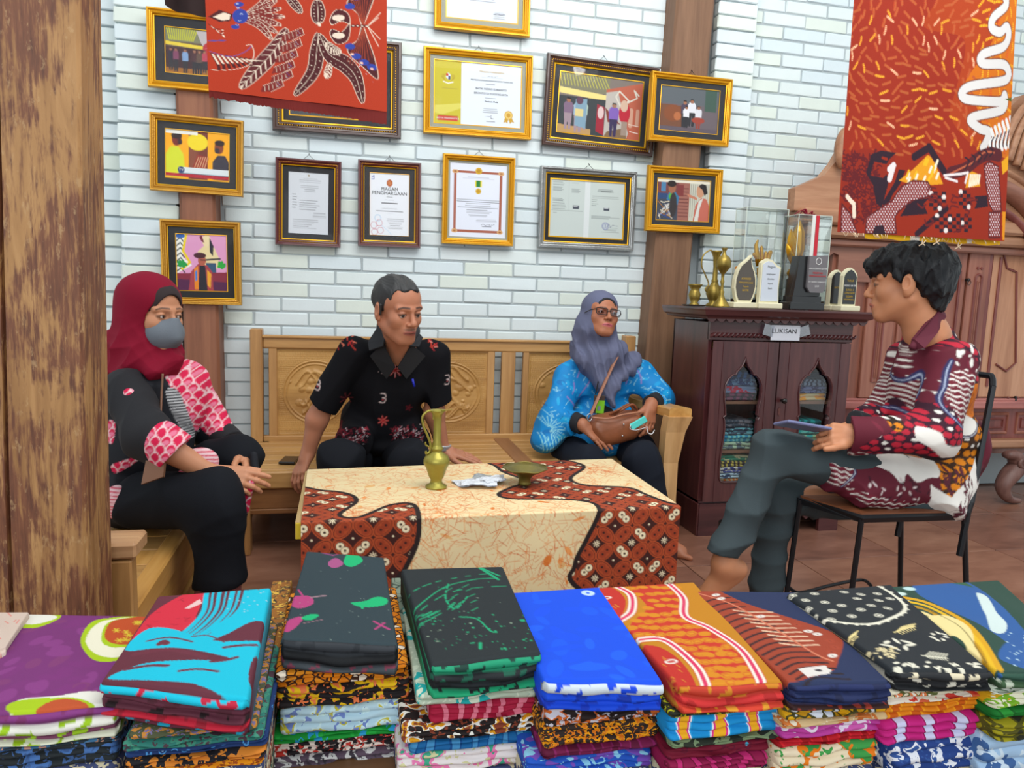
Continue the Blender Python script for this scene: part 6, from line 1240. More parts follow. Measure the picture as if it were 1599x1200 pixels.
def lower(pile_name, Yf, rows, zt_bottom, depth=.30):
    """rows: (x0, x1, ytop, ybot, kind, base, inks, scale, words)"""
    z = zt_bottom; k = 0; last = None
    for (x0, x1, yt, yb, kind, base, inks, sc_, words) in rows:
        k += 1; a = P(x0, (yt + yb) / 2, Yf)[0]; b = P(x1, (yt + yb) / 2, Yf)[0]; zb = P((x0 + x1) / 2, yb, Yf)[2]
        if zb > z - .008: zb = z - .012
        mt = batik('cloth_%s_%d' % (pile_name.split()[0], k), kind, base, inks, sc_, seed=k * 1.3 + len(pile_name)); nf = 3 if z - zb > .024 else 2
        o = put('folded_batik', fold_mesh(a, b, Yf + rng.uniform(-.004, .006), Yf + depth + rng.uniform(-.01, .01), zb + .0006, z, nf, k * 5 + len(pile_name), 26), mt, smooth=True, origin=((a + b) / 2, Yf + .15, zb))
        tagp(o, 'folded %s batik, %s layer under the %s one' % (words, ('first', 'second', 'third', 'fourth', 'fifth', 'sixth')[k - 1], pile_name), 'folded cloth', 'folded batik piled in the foreground'); z = zb; last = (a, b, kind, base, inks, sc_)
    n = int((z - ZTAB) / .026) or (1 if z - ZTAB > .01 else 0)
    for i in range(n):
        h = (z - ZTAB) / n if n else 0; zb = ZTAB + (n - 1 - i) * h; col = ((60, 70, 110), (140, 60, 50), (70, 100, 90))[i % 3]
        o = put('folded_batik', fold_mesh(last[0], last[1], Yf + .002, Yf + depth, zb + .0006, zb + h, 2, i, 10), batik('hidden_%d' % (i % 3), 'floral', col, [(200, 190, 160)], 50), smooth=True, origin=((last[0] + last[1]) / 2, Yf + .15, zb)); tagp(o, 'folded %s batik, %s from the table under the %s cloth' % (('slate-blue', 'brick-red', 'moss-green')[i % 3], ('third', 'second', 'lowest')[i - n] if n <= 3 else pos_words[n - i] , pile_name), 'folded cloth', 'folded batik piled in the foreground')
W = (228, 226, 216)
# --- pile 0: purple
q = [(-60, 1120), (186, 1100), (236, 962), (28, 958)]; zt = .545; c = canvas_for(q, zt, (128, 52, 122))
r = random.Random(3)
for _ in range(60): c.ell((r.uniform(0, 220), r.uniform(970, 1100)), r.uniform(.008, .02), r.uniform(.006, .012), r.choice(((122, 48, 116), (134, 58, 128), (126, 56, 112))), r.uniform(0, 3))
lime = (166, 196, 20)
def blob(c, pts, col, n=6): return c.poly(cr(pts, True, n), col)
blob(c, [(126, 1000), (140, 975), (170, 966), (260, 962), (262, 1010), (186, 1032), (150, 1034), (132, 1020)], lime); blob(c, [(134, 1000), (148, 978), (176, 968), (250, 964), (252, 1004), (190, 1026), (158, 1026), (140, 1016)], (232, 228, 204)); blob(c, [(158, 1000), (166, 976), (196, 966), (250, 962), (240, 1002), (190, 1012), (168, 1010)], lime); blob(c, [(164, 998), (172, 974), (200, 966), (250, 962), (238, 998), (190, 1008)], (186, 74, 30))
for _ in range(12): x, y = r.uniform(172, 232), r.uniform(968, 1004); [c.line([(x, y), (x + 6 * math.cos(a), y + 3.4 * math.sin(a))], .0018, (214, 190, 50)) for a in np.linspace(0, 6.28, 7)]
blob(c, [(24, 978), (44, 958), (96, 962), (60, 982)], lime); blob(c, [(36, 974), (48, 958), (90, 964), (60, 976)], W)
blob(c, [(20, 1110), (30, 1094), (90, 1088), (140, 1082), (175, 1086), (190, 1100), (180, 1125), (20, 1125)], W); blob(c, [(14, 1112), (26, 1096), (100, 1090), (140, 1098), (150, 1112), (100, 1122)], lime); blob(c, [(60, 1112), (72, 1098), (100, 1092), (130, 1098), (140, 1112)], (186, 80, 40))
top_cloth('folded purple batik with lime-edged orange medallions, leftmost of the foreground piles', q, zt, .042, 4, [[(128, 52, 122), (120, 44, 100)], [W, (150, 190, 20)], [(120, 60, 90), (150, 190, 20)], [(226, 228, 204), (150, 186, 20)]], c, .006, 1)
Yp = PZ(186, 1100, zt)[1]
lower('purple', Yp, [(-70, 186, 1146, 1172, 'floral', (40, 52, 62), [(60, 110, 150), (190, 140, 120)], 60, 'dark green-blue'), (-70, 180, 1172, 1210, 'floral', (34, 40, 44), [(70, 110, 170), (60, 90, 140)], 45, 'black and blue')], zt - .043)
# --- pile 1: turquoise and maroon, lying skewed
MRN = (106, 44, 60); TQ = (10, 186, 214)
q = [(156, 1062), (388, 1092), (424, 926), (246, 940)]; zt = .575; c = canvas_for(q, zt, MRN)
blob(c, [(200, 1010), (236, 966), (300, 932), (322, 930), (310, 960), (290, 990), (215, 1000)], (206, 40, 62))
for _ in range(14): x, y = r.uniform(225, 305), r.uniform(945, 985); c.line([(x, y), (x + r.uniform(-9, 9), y + r.uniform(-5, 5))], .0012, (140, 20, 40))
c.poly([(288, 958), (312, 944), (316, 950), (296, 958)], (226, 190, 190))
for k in range(9):
    x = 326 + k * 10; c.line(cr([(x, 918), (x - 4, 940), (x - 10 - k, 965), (x - 40 - k * 3, 996), (x - 62 - k * 5, 1010)], n=6), (.0075, .0035, .006, .0025, .008, .004, .006, .009, .01)[k], TQ)
c.poly(cr([(410, 910), (395, 912), (382, 945), (360, 970), (330, 985), (345, 998), (400, 975), (430, 985), (430, 1000), (400, 1004), (330, 1004), (260, 988), (225, 990), (195, 1016), (240, 1018), (300, 1020), (360, 1030), (300, 1036), (220, 1040), (170, 1056), (190, 1062), (300, 1070), (380, 1096), (400, 1080), (388, 1062), (395, 1030), (415, 1010), (440, 920)], False, 4), TQ)
for (a, b_, w_) in (((210, 1024), (320, 1030), .009), ((230, 1006), (300, 1008), .004), ((300, 1000), (350, 1006), .003), ((330, 1036), (370, 1028), .006), ((196, 1046), (262, 1044), .006), ((350, 1014), (400, 1010), .006), ((280, 1052), (340, 1050), .005), ((250, 1012), (260, 1012), .01)): c.line(cr([a, ((a[0] + b_[0]) / 2, a[1] - 3), b_], n=4), w_, MRN)
for _ in range(16): c.disc((r.uniform(350, 420), r.uniform(930, 975)), .0012, (180, 200, 210))
c.disc((404, 930), .0032, (60, 190, 210)); c.disc((404, 930), .0014, MRN)
top_cloth('folded batik with turquoise streaks on maroon, lying skewed on the second pile', q, zt, .05, 5, [[TQ, (190, 30, 60)], [(96, 40, 58), (80, 30, 44)], [(92, 38, 54), (30, 12, 16)], [(190, 24, 50), (150, 20, 40)], [(96, 30, 50), (10, 150, 180)]], c, .006, 2, .01)
Yp = PZ(280, 1085, zt)[1]
lower('turquoise', Yp, [(196, 400, 1112, 1124, 'floral', (70, 74, 50), [(180, 120, 50), (110, 100, 140)], 70, 'olive and lilac'), (186, 410, 1124, 1140, 'floral', (40, 110, 100), [(60, 130, 110), (70, 50, 60)], 60, 'sea green'), (188, 416, 1136, 1156, 'dots', (24, 50, 100), [(160, 200, 230), (70, 140, 200)], 70, 'navy with pale spots'), (190, 414, 1156, 1172, 'floral', (26, 24, 30), [(200, 120, 40)], 60, 'black and ochre'), (196, 410, 1172, 1212, 'vines', (214, 136, 14), [(150, 70, 20)], 60, 'bright ochre')], zt - .051)
# cloth ends behind, between the turquoise and the grey piles
o = put('folded_batik', fold_mesh(P(398, 1000, 1.14)[0], P(437, 1000, 1.14)[0], 1.14, 1.42, ZTAB + .001, .515, 7, 3, 8), batik('cloth_gap', 'floral', (150, 96, 40), [(70, 56, 40), (214, 170, 70)], 60, squash=(1, 1, 1)), smooth=True, origin=(-.05, 1.3, ZTAB)); tagp(o, 'ochre and brown batik pile glimpsed between the turquoise and the charcoal cloths', 'folded cloth')
# --- pile 2: charcoal with pink and green flowers
q = [(438, 998), (622, 1008), (600, 870), (478, 860)]; zt = .56; c = canvas_for(q, zt, (46, 64, 72)); PK, GR = (178, 62, 120), (16, 176, 112)
def petals(x, y, col, s=1.0, n=5, col2=None):
    for k in range(n): a = k * 6.28 / n + s; c.ell((x + 8 * s * math.cos(a), y + 5 * s * math.sin(a)), .010 * s, .0055 * s, col if k % 2 or not col2 else col2, a)
blob(c, [(512, 880), (524, 872), (536, 880), (530, 886), (518, 888)], (164, 80, 130)); c.line([(504, 864), (520, 868), (534, 864)], .004, (150, 60, 120)); blob(c, [(537, 876), (545, 864), (560, 868), (566, 878), (552, 886), (540, 884)], GR)
petals(470, 938, PK, .8, 4); blob(c, [(452, 942), (460, 932), (484, 934), (490, 944), (478, 950), (462, 950)], PK); c.line([(486, 936), (508, 935)], .005, (150, 120, 130)); c.line([(466, 922), (474, 934)], .003, PK)
blob(c, [(548, 944), (570, 940), (586, 934), (604, 936), (600, 946), (566, 950)], GR); c.line([(564, 944), (566, 952)], .004, GR)
blob(c, [(442, 982), (450, 970), (466, 964), (474, 966), (462, 980), (448, 988)], PK); blob(c, [(470, 966), (486, 961), (498, 964), (484, 970)], GR); c.line([(474, 974), (504, 970)], .0018, (150, 110, 120))
c.line([(584, 972), (608, 984)], .004, PK); c.line([(600, 974), (586, 984)], .004, PK)
for _ in range(30): c.disc((r.uniform(450, 620), r.uniform(870, 1000)), .0007, (150, 170, 160))
top_cloth('folded charcoal batik with pink and green flowers, topmost of the tall third pile', q, zt, .044, 3, [[(52, 56, 62), (40, 44, 50)], [(20, 22, 26), (16, 18, 22)], [(60, 66, 72), (120, 50, 70)]], c, .006, 3)
Yp = PZ(530, 1003, zt)[1]
OG = (222, 130, 18)
lower('charcoal', Yp, [(428, 638, 1044, 1074, 'cells', (60, 30, 16), [(60, 30, 16), OG, (226, 140, 30), (214, 120, 10), (236, 220, 200)], 70, 'orange with dark veins'), (430, 640, 1074, 1106, 'floral', (30, 24, 26), [(224, 180, 20), (230, 120, 70)], 45, 'black, yellow and coral'), (436, 646, 1100, 1146, 'vines', (176, 206, 220), [(196, 222, 226), (190, 180, 60), (110, 130, 190)], 30, 'pale blue'), (422, 634, 1140, 1160, 'floral', (20, 140, 50), [(30, 160, 60), (40, 150, 200)], 30, 'bright green'), (420, 626, 1158, 1184, 'floral', (30, 24, 28), [(226, 210, 200), (190, 50, 40)], 55, 'black, white and red'), (412, 620, 1182, 1212, 'floral', (90, 74, 90), [(200, 200, 200), (60, 54, 64)], 50, 'grey-mauve')], zt - .045)
# --- pile 3: black with green strokes
q = [(672, 1040), (846, 1020), (786, 884), (626, 888)]; zt = .56; c = canvas_for(q, zt, (36, 44, 48)); GN = (22, 160, 112)
def stroke(pts, w_, col=GN, dash=0): c.line(cr(pts, n=8), w_, col, dash=dash)
stroke([(734, 878), (756, 892), (778, 906)], .006); stroke([(736, 880), (770, 896), (780, 900)], .004); stroke([(632, 932), (660, 918), (720, 902), (770, 896)], .0026, dash=.014); stroke([(640, 960), (660, 942), (700, 918), (740, 906), (776, 904)], .0028); stroke([(645, 985), (650, 960), (690, 935), (740, 920), (790, 916)], .0024, dash=.02)
stroke([(700, 915), (696, 940), (712, 956), (730, 936)], .003, dash=.01)
for _ in range(16): x, y = r.uniform(690, 740), r.uniform(915, 962); c.line([(x, y), (x + 10, y - 6)], .0018, GN)
for _ in range(12): x, y = r.uniform(645, 675), r.uniform(962, 982); c.line([(x, y), (x + 14, y - 6)], .0024, GN)
stroke([(718, 968), (745, 972), (765, 988), (775, 990)], .003); c.line([(750, 1006), (750, 1014)], .005, GN)
for _ in range(90): c.disc((r.uniform(660, 830), r.uniform(960, 1015) if r.random() < .8 else r.uniform(900, 1015)), r.choice((.0008, .0012, .0022)), GN if r.random() < .7 else (130, 150, 130))
c.disc((816, 970), .0045, GN)
top_cloth('folded black batik with splashed green strokes, topmost of the fourth pile', q, zt, .05, 4, [[(30, 150, 110), (24, 60, 52)], [(30, 34, 38), (24, 90, 70)], [(30, 36, 40), (24, 26, 30)], [(26, 160, 110), (24, 30, 32)]], c, .006, 4)
Yp = PZ(760, 1028, zt)[1] + .004
lower('green-stroked', Yp, [(652, 846, 1062, 1102, 'floral', (176, 190, 170), [(30, 160, 160), (200, 210, 190)], 26, 'sea-green and cream'), (672, 856, 1092, 1128, 'wavy', (160, 22, 56), [(150, 20, 50), (206, 110, 130)], 26, 'crimson'), (628, 838, 1120, 1158, 'floral', (34, 26, 26), [(226, 224, 216), (214, 150, 20), (130, 60, 40)], 50, 'black, white and yellow'), (640, 842, 1150, 1174, 'wavy', (16, 92, 150), [(10, 70, 130), (60, 130, 180)], 24, 'deep blue'), (622, 820, 1168, 1212, 'floral', (222, 214, 214), [(224, 120, 170), (60, 160, 130), (200, 196, 150)], 34, 'white and pink')], zt - .051)
o = put('folded_batik', fold_mesh(P(622, 1000, 1.2)[0], P(652, 1000, 1.2)[0], 1.2, 1.43, ZTAB + .001, .505, 7, 5, 8), batik('cloth_gap2', 'crackle', (126, 140, 124), [(60, 76, 66)], 14), smooth=True, origin=(.08, 1.35, ZTAB)); tagp(o, 'grey-green batik pile glimpsed between the charcoal and the black green-stroked cloths', 'folded cloth')
# --- pile 4: royal blue
q = [(848, 1062), (1036, 1064), (938, 916), (786, 926)]; zt = .55; RB = (10, 84, 240); c = canvas_for(q, zt, RB)
c.ell((918, 927), .012, .012, (190, 214, 230)); c.ell((918, 927), .0035, .0035, RB)
for _ in range(40): c.ell((r.uniform(820, 1010), r.uniform(930, 1060)), r.uniform(.01, .03), r.uniform(.006, .014), r.choice(((12, 86, 242), (18, 92, 246), (8, 78, 234))), r.uniform(0, 3))
top_cloth('folded plain royal-blue batik with one white ring, middle of the foreground', q, zt, .043, 3, [[(206, 216, 226), (12, 70, 220)], [(12, 76, 226), (8, 50, 170)], [(10, 70, 214), (8, 50, 180)]], c, .004, 5)
Yp = PZ(940, 1063, zt)[1] + .004
lower('royal-blue', Yp, [(856, 1036, 1092, 1136, 'floral', (36, 24, 22), [(190, 90, 30), (196, 190, 200)], 55, 'black and rust'), (852, 1034, 1130, 1168, 'vines', (46, 34, 30), [(226, 150, 10), (206, 110, 20)], 75, 'black with small orange marks'), (850, 1032, 1158, 1184, 'wavy', (110, 20, 66), [(130, 30, 90), (90, 16, 50)], 18, 'wine purple'), (826, 1022, 1178, 1214, 'floral', (30, 80, 180), [(110, 70, 170), (130, 190, 220)], 30, 'blue and violet')], zt - .044)
# --- pile 5: orange and red
q = [(1058, 1072), (1224, 1066), (1084, 908), (922, 918)]; zt = .55; c = canvas_for(q, zt, (206, 136, 20)); RD5 = (196, 52, 34)
mask = Canvas(c.x0, c.y0, c.x1, c.y1, c.res, (0, 0, 0), tr=c.tr)
body = cr([(1000, 905), (1050, 910), (1066, 940), (1068, 968), (1110, 990), (1160, 1030), (1190, 1072), (1110, 1072), (1090, 1040), (1040, 1004), (990, 1000), (985, 975), (1010, 950), (985, 920)], True, 6)
c.poly(body, RD5)
p_ = np.array([c.tr(*b_) if False else b_ for b_ in body])
for j in range(16):
    for i in range(13):
        x, y = 980 + i * 17 + (j % 2) * 8 + r.uniform(-3, 3), 908 + j * 10.5 + r.uniform(-2, 2)
        wpt = PZ(x, y, zt)[:2]; jx = int((wpt[1] - c.y0) / c.res); ix = int((wpt[0] - c.x0) / c.res)
        if 0 <= jx < c.h and 0 <= ix < c.w and abs(c.A[jx, ix, 0] - srgb(RD5)[0]) < .02 and abs(c.A[jx, ix, 1] - srgb(RD5)[1]) < .02: c.ell((x, y), .0105, .0075, (210, 134, 20), r.uniform(-.6, .6)); (c.ell((x, y), .007, .005, (200, 96, 24)), c.ell((x, y), .005, .0034, (212, 140, 24))) if r.random() < .5 else None
for pts in ([(1036, 905), (1066, 934), (1070, 966), (1110, 985), (1160, 1020), (1192, 1072)], [(960, 915), (985, 930), (986, 955), (970, 968)], [(1000, 1000), (1040, 1002), (1086, 1040), (1104, 1072)]):
    c.line(cr(pts, n=8), .017, (206, 60, 30)); c.line(cr(pts, n=8), .0145, (232, 226, 214)); c.line(cr(pts, n=8), .006, (214, 50, 96))
blob(c, [(920, 918), (955, 918), (976, 936), (974, 956), (962, 968), (940, 945)], (190, 44, 34)); blob(c, [(1000, 1012), (1030, 1012), (1066, 1036), (1088, 1074), (1060, 1076), (1020, 1040)], (190, 44, 34))
for x, y, a in ((946, 934, .1), (1048, 1034, .2)): c.ell((x, y), .011, .006, (230, 222, 214), a); c.ell((x, y), .007, .003, (190, 44, 34), a)
for _ in range(16): x, y = r.choice(((r.uniform(930, 965), r.uniform(940, 958)), (r.uniform(1020, 1075), r.uniform(1020, 1070)))); c.line([(x, y), (x + 5, y + 3)], .002, (206, 130, 40))
top_cloth('folded orange and red batik with pink winding bands, right of the royal-blue cloth', q, zt, .036, 3, [[(196, 60, 40), (206, 130, 30)], [(200, 44, 44), (170, 30, 30)], [(206, 60, 40), (220, 150, 40)]], c, .004, 6)
Yp = PZ(1140, 1069, zt)[1] + .003
lower('orange', Yp, [(1048, 1226, 1090, 1116, 'vines', (34, 36, 24), [(170, 170, 20), (60, 60, 20)], 60, 'black and yellow-green'), (1050, 1230, 1114, 1158, 'wavy', (20, 140, 206), [(40, 160, 220), (226, 226, 236), (216, 50, 130), (230, 170, 30)], 14, 'sky-blue, white and pink'), (1054, 1222, 1146, 1170, 'floral', (116, 136, 100), [(40, 46, 36)], 26, 'sage green'), (1046, 1206, 1164, 1186, 'dots', (110, 14, 40), [(60, 150, 180), (90, 10, 40)], 50, 'maroon with blue dabs'), (1044, 1200, 1184, 1212, 'wavy', (140, 20, 70), [(110, 14, 50), (190, 40, 110)], 24, 'magenta')], zt - .037)
# --- pile 6: navy and rust
q = [(1232, 1068), (1390, 1064), (1244, 924), (1078, 922)]; zt = .55; NV = (36, 50, 90); c = canvas_for(q, zt, NV); RU = (156, 62, 38)
blob(c, [(1076, 918), (1110, 918), (1160, 942), (1200, 956), (1290, 984), (1316, 1000), (1310, 1030), (1296, 1050), (1230, 1066), (1180, 1050), (1100, 950)], RU)
for k in range(17): x, y = 1110 + k * 10.5, 936 + k * 7.6; c.line(cr([(x - 24, y + 12), (x, y + 2), (x + 30 + k * 1.2, y - 2 + k * .3)], n=4), .0042, (38, 26, 32)); 
for k in range(9): x, y = 1150 + k * 9, 955 + k * 6.5; c.line(cr([(x - 4, y), (x + 24, y + 4), (x + 56, y + 3)], n=4), .0038, (226, 190, 160))
c.line(cr([(1080, 924), (1140, 944), (1200, 980), (1270, 1022), (1300, 1034)], n=6), .004, (206, 120, 90))
for x, y, a in ((1118, 930, .4), (1126, 936, .4), (1188, 966, .3), (1276, 992, .2), (1262, 988, .2), (1300, 1026, .3), (1290, 1048, .2)): c.ell((x, y), .009, .005, (224, 214, 206), a); c.disc((x, y), .0014, (60, 30, 30))
for x, y in ((1210, 962), (1226, 970), (1244, 978), (1296, 1002), (1304, 1012), (1298, 1020)): c.ell((x, y), .008, .006, (164, 66, 42)); c.disc((x, y), .0012, (60, 26, 26))
c.poly([(1246, 1046), (1290, 1040), (1296, 1052), (1262, 1060)], (222, 216, 210)); c.ell((1278, 1048), .006, .003, (40, 30, 44))
top_cloth('folded navy batik with rust and black feathered stripes, between orange and black', q, zt, .038, 4, [[(30, 42, 90), (24, 34, 74)], [(28, 40, 84), (22, 30, 66)], [(30, 44, 92), (26, 36, 78)], [(60, 34, 34), (170, 60, 40), (200, 200, 210)]], c, .004, 7)
Yp = PZ(1310, 1066, zt)[1] + .003
lower('navy', Yp, [(1230, 1388, 1090, 1122, 'cells', (70, 66, 30), [(70, 66, 30), (212, 160, 16), (206, 150, 10), (190, 140, 20), (206, 210, 220)], 55, 'yellow with grey diamonds'), (1226, 1386, 1120, 1136, 'floral', (206, 176, 130), [(196, 110, 50), (226, 214, 190)], 40, 'cream and tan'), (1230, 1384, 1132, 1158, 'floral', (180, 60, 150), [(220, 206, 224), (200, 90, 170)], 30, 'orchid pink'), (1224, 1378, 1154, 1172, 'wavy', (180, 18, 34), [(200, 30, 40), (150, 10, 20)], 18, 'scarlet'), (1222, 1376, 1170, 1214, 'floral', (226, 210, 180), [(226, 120, 20), (60, 150, 70)], 34, 'cream and orange')], zt - .039)
# --- pile 7: black with white rings
q = [(1392, 1046), (1546, 1046), (1392, 912), (1228, 926)]; zt = .56; c = canvas_for(q, zt, (38, 44, 50)); WH = (226, 222, 204)
ringp = cr([(1240, 926), (1290, 913), (1340, 910), (1376, 918), (1412, 945), (1404, 964), (1370, 976), (1320, 974), (1276, 966)], n=6); c.line(ringp, .006, WH)
for k in range(0, len(ringp), 2): c.disc(ringp[k] * (1, 1) + ((ringp[k] - (1330, 944)) * .035), .0034, WH)
for x, y in ((1238, 930), (1258, 938), (1290, 920), (1272, 928), (1318, 926), (1344, 930), (1370, 928), (1288, 942), (1314, 948), (1338, 938), (1372, 940), (1300, 955), (1330, 964), (1360, 950), (1386, 954), (1270, 960), (1262, 950), (1372, 966), (1344, 956), (1298, 968), (1390, 936)):
    c.ell((x, y), .0076, .0062, WH); c.ell((x, y), .0056, .0044, (38, 44, 50)); c.ell((x, y), .0034, .0026, WH)
def feather(c, x, y, L, a, col):
    dx, dy = math.cos(a), math.sin(a) * .6; c.line([(x, y), (x + dx * L, y + dy * L)], .0026, col)
    for k in range(7): f = (k + 1) / 8; px_, py_ = x + dx * L * f, y + dy * L * f; c.line([(px_, py_), (px_ + 9 * (1 - f * .5), py_ - 6)], .0016, col); c.line([(px_, py_), (px_ + 9 * (1 - f * .5), py_ + 4)], .0016, col)
feather(c, 1396, 990, 34, -.35, (236, 216, 150)); feather(c, 1320, 1000, 22, -.7, (236, 216, 150)); feather(c, 1440, 1024, 40, .2, (226, 222, 200))
for a in np.linspace(0, 5.5, 7): c.ell((1402 + 20 * math.cos(a), 1008 + 6 * math.sin(a)), .009, .0034, WH, a)
for a in np.linspace(0, 5.5, 7): c.ell((1466 + 11 * math.cos(a), 996 + 6 * math.sin(a)), .0046, .003, WH, a)
for _ in range(34): x, y = r.uniform(1352, 1400), r.uniform(1014, 1032); c.ell((x, y), .004, .002, (222, 206, 160), r.uniform(0, 3))
for _ in range(26): x = r.uniform(1390, 1530); c.ell((x, r.uniform(1034, 1046)), .005, .0026, WH, r.uniform(0, 3))
top_cloth('folded black batik printed with white rings and feathers, right foreground', q, zt, .030, 3, [[(36, 38, 42), (222, 210, 180)], [(30, 30, 34), (222, 216, 200)], [(30, 32, 36), (24, 26, 30)]], c, .006, 8)
Yp = PZ(1470, 1046, zt)[1] + .003
lower('white-ringed', Yp, [(1392, 1542, 1064, 1090, 'floral', (216, 206, 180), [(90, 96, 50), (216, 120, 70), (226, 222, 210)], 50, 'cream floral'), (1390, 1544, 1086, 1100, 'floral', (224, 214, 200), [(206, 90, 60), (206, 60, 50)], 30, 'white and coral'), (1388, 1552, 1098, 1126, 'wavy', (214, 126, 16), [(226, 150, 20), (196, 90, 10)], 16, 'amber'), (1386, 1552, 1124, 1162, 'wavy', (190, 30, 120), [(200, 40, 130), (150, 20, 90), (200, 200, 230)], 13, 'fuchsia'), (1402, 1556, 1156, 1212, 'floral', (36, 64, 130), [(226, 228, 236), (50, 84, 150)], 46, 'navy and white')], zt - .031)
# --- pile 8: blue, green and yellow at the right edge
q = [(1556, 1050), (1720, 1050), (1560, 905), (1384, 916)]; zt = .56; c = canvas_for(q, zt, (44, 78, 66)); BL8 = (46, 92, 156)
blob(c, [(1430, 902), (1500, 905), (1560, 950), (1620, 1010), (1640, 1040), (1590, 1020), (1530, 980), (1470, 950), (1430, 925)], BL8); blob(c, [(1560, 1030), (1590, 1000), (1650, 1020), (1640, 1050)], BL8); blob(c, [(1440, 900), (1480, 896), (1520, 920), (1500, 915)], (54, 96, 70))
blob(c, [(1524, 932), (1540, 938), (1556, 962), (1572, 978), (1566, 992), (1548, 990), (1540, 966), (1532, 952)], (206, 222, 220)); c.ell((1420, 920), .012, .008, (190, 220, 220)); c.ell((1404, 928), .014, .008, (200, 220, 214)); c.ell((1412, 940), .012, .007, (206, 220, 206)); c.ell((1474, 906), .004, .004, (190, 226, 200))
for k, (col, w_) in enumerate((((214, 160, 20), .011), ((226, 180, 30), .008), ((190, 140, 20), .008), ((236, 214, 150), .007))): c.line(cr([(1412 + k, 934 + k * 5), (1450, 944 + k * 6), (1500 - k * 4, 972 + k * 6), (1536 - k * 5, 1010 + k * 2), (1560 - k * 9, 1046)], n=8), w_, col)
blob(c, [(1440, 966), (1480, 966), (1516, 990), (1520, 1030), (1500, 1000), (1460, 984)], (232, 214, 150)); c.line(cr([(1440, 950), (1500, 985), (1540, 1036)], n=6), .0016, (90, 80, 30))
for _ in range(26): c.disc((r.uniform(1570, 1620), r.uniform(985, 1040)), r.choice((.001, .0018)), (190, 220, 230))
top_cloth('folded blue and green batik with a yellow sweep, rightmost of the foreground piles', q, zt, .024, 2, [[(44, 80, 66), (46, 90, 150)], [(60, 90, 60), (190, 200, 180)]], c, .012, 9)
Yp = PZ(1600, 1050, zt)[1] + .003
lower('blue-green', Yp, [(1558, 1740, 1062, 1080, 'floral', (206, 214, 196), [(90, 116, 90), (226, 230, 220)], 40, 'white and leaf-green'), (1560, 1740, 1078, 1106, 'floral', (210, 160, 20), [(120, 170, 40), (226, 224, 200)], 36, 'yellow and lime'), (1560, 1744, 1104, 1122, 'wavy', (20, 110, 40), [(16, 90, 30), (40, 140, 50)], 16, 'deep green'), (1556, 1744, 1120, 1148, 'cells', (80, 76, 20), [(80, 76, 20), (160, 150, 20), (150, 140, 20), (40, 40, 26)], 34, 'olive-yellow'), (1548, 1750, 1146, 1212, 'floral', (160, 190, 220), [(60, 96, 150), (200, 216, 230)], 22, 'pale blue and navy')], zt - .025)
# pale cloth peeking out behind the purple pile at the left edge
q = [(-40, 1030), (10, 1010), (46, 956), (-40, 956)]; zt = .555; c = canvas_for(q, zt, (222, 200, 186))
for _ in range(20): x, y = r.uniform(-30, 30), r.uniform(960, 1020); c.line([(x, y), (x + r.uniform(-12, 12), y + r.uniform(-8, 8))], .0018, (214, 120, 110))
top_cloth('pale cream and rose batik showing behind the purple cloth, far left edge', q, zt, .19, 8, [[(222, 200, 186), (200, 120, 110)]], c, .003, 10)
# ================================================================ people
def skinmat(name):
    m = vcol(name, .48, .08, 260, spec=.4); b = m.node_tree.nodes['Principled BSDF']; b.inputs['Subsurface Weight'].default_value = .12; b.inputs['Subsurface Radius'].default_value = (.012, .005, .003); b.inputs['Subsurface Scale'].default_value = .6; return m
m_skin = skinmat('skin')
def headprims(c, R, s, neckto, neck_r=.052, slim=1.0, mouth_open=0.0, ears=True):
    T = lambda x, y, z: c + R @ (np.array([x * slim, y, z]) * s)
    E = lambda p, r, k=.02, Rl=None: ell(T(*p), np.array([r[0] * slim, r[1], r[2]]) * s, R if Rl is None else R @ Rl, k * s)
    Cp = lambda a, b, r1, r2, k=.02: cap(T(*a), T(*b), r1 * s, r2 * s, k * s)
    pr = [E((0, -.014, .035), (.073, .090, .079)), E((0, .028, .040), (.062, .054, .058)), E((0, .028, -.035), (.056, .058, .072)), E((0, .066, -.091), (.021, .017, .016), .025)]
    for q in (-1, 1):
        pr += [Cp((q * .052, -.012, -.045), (q * .018, .060, -.090), .016, .015, .03), E((q * .040, .052, -.020), (.021, .024, .024)), Cp((q * .010, .083, .021), (q * .046, .068, .022), .0075, .007, .014)]
    pr += [Cp((0, .080, .018), (0, .100, -.020), .0068, .0095, .012), E((0, .103, -.027), (.0115, .0105, .010), .008)]
    for q in (-1, 1): pr += [E((q * .0125, .093, -.031), (.0078, .0095, .0072), .006)]
    pr += [E((0, .073, -.060), (.027, .020, .022), .016)]
    pr += [Cp((-.019, .084, -.0585), (0, .0925, -.0565), .0042, .0052, .004), Cp((.019, .084, -.0585), (0, .0925, -.0565), .0042, .0052, .004), Cp((-.015, .085, -.0665), (.015, .085, -.0665), .0052, .0052, .004)]
    for q in (-1, 1):
        pr += [neg(E((q * .031, .094, .004), (.0185, .014, .0115), .012)), E((q * .031, .0705, .003), (.0142, .0142, .0135), .003), neg(E((q * .031, .088, .0008), (.0122, .009, .0032 if ears else .0042), .002))]
        if ears:
            Re = rotm(rz=q * -.35, ry=0); pr += [E((q * .078, -.010, -.004), (.008, .019, .031), .006, Re), E((q * .074, -.004, -.028), (.007, .010, .012), .006), neg(E((q * .087, -.003, .002), (.007, .011, .017), .004, Re))]
    pr += [cap(T(0, -.018, -.05), neckto, neck_r * s, neck_r * 1.1 * s, .03)]
    return pr, T
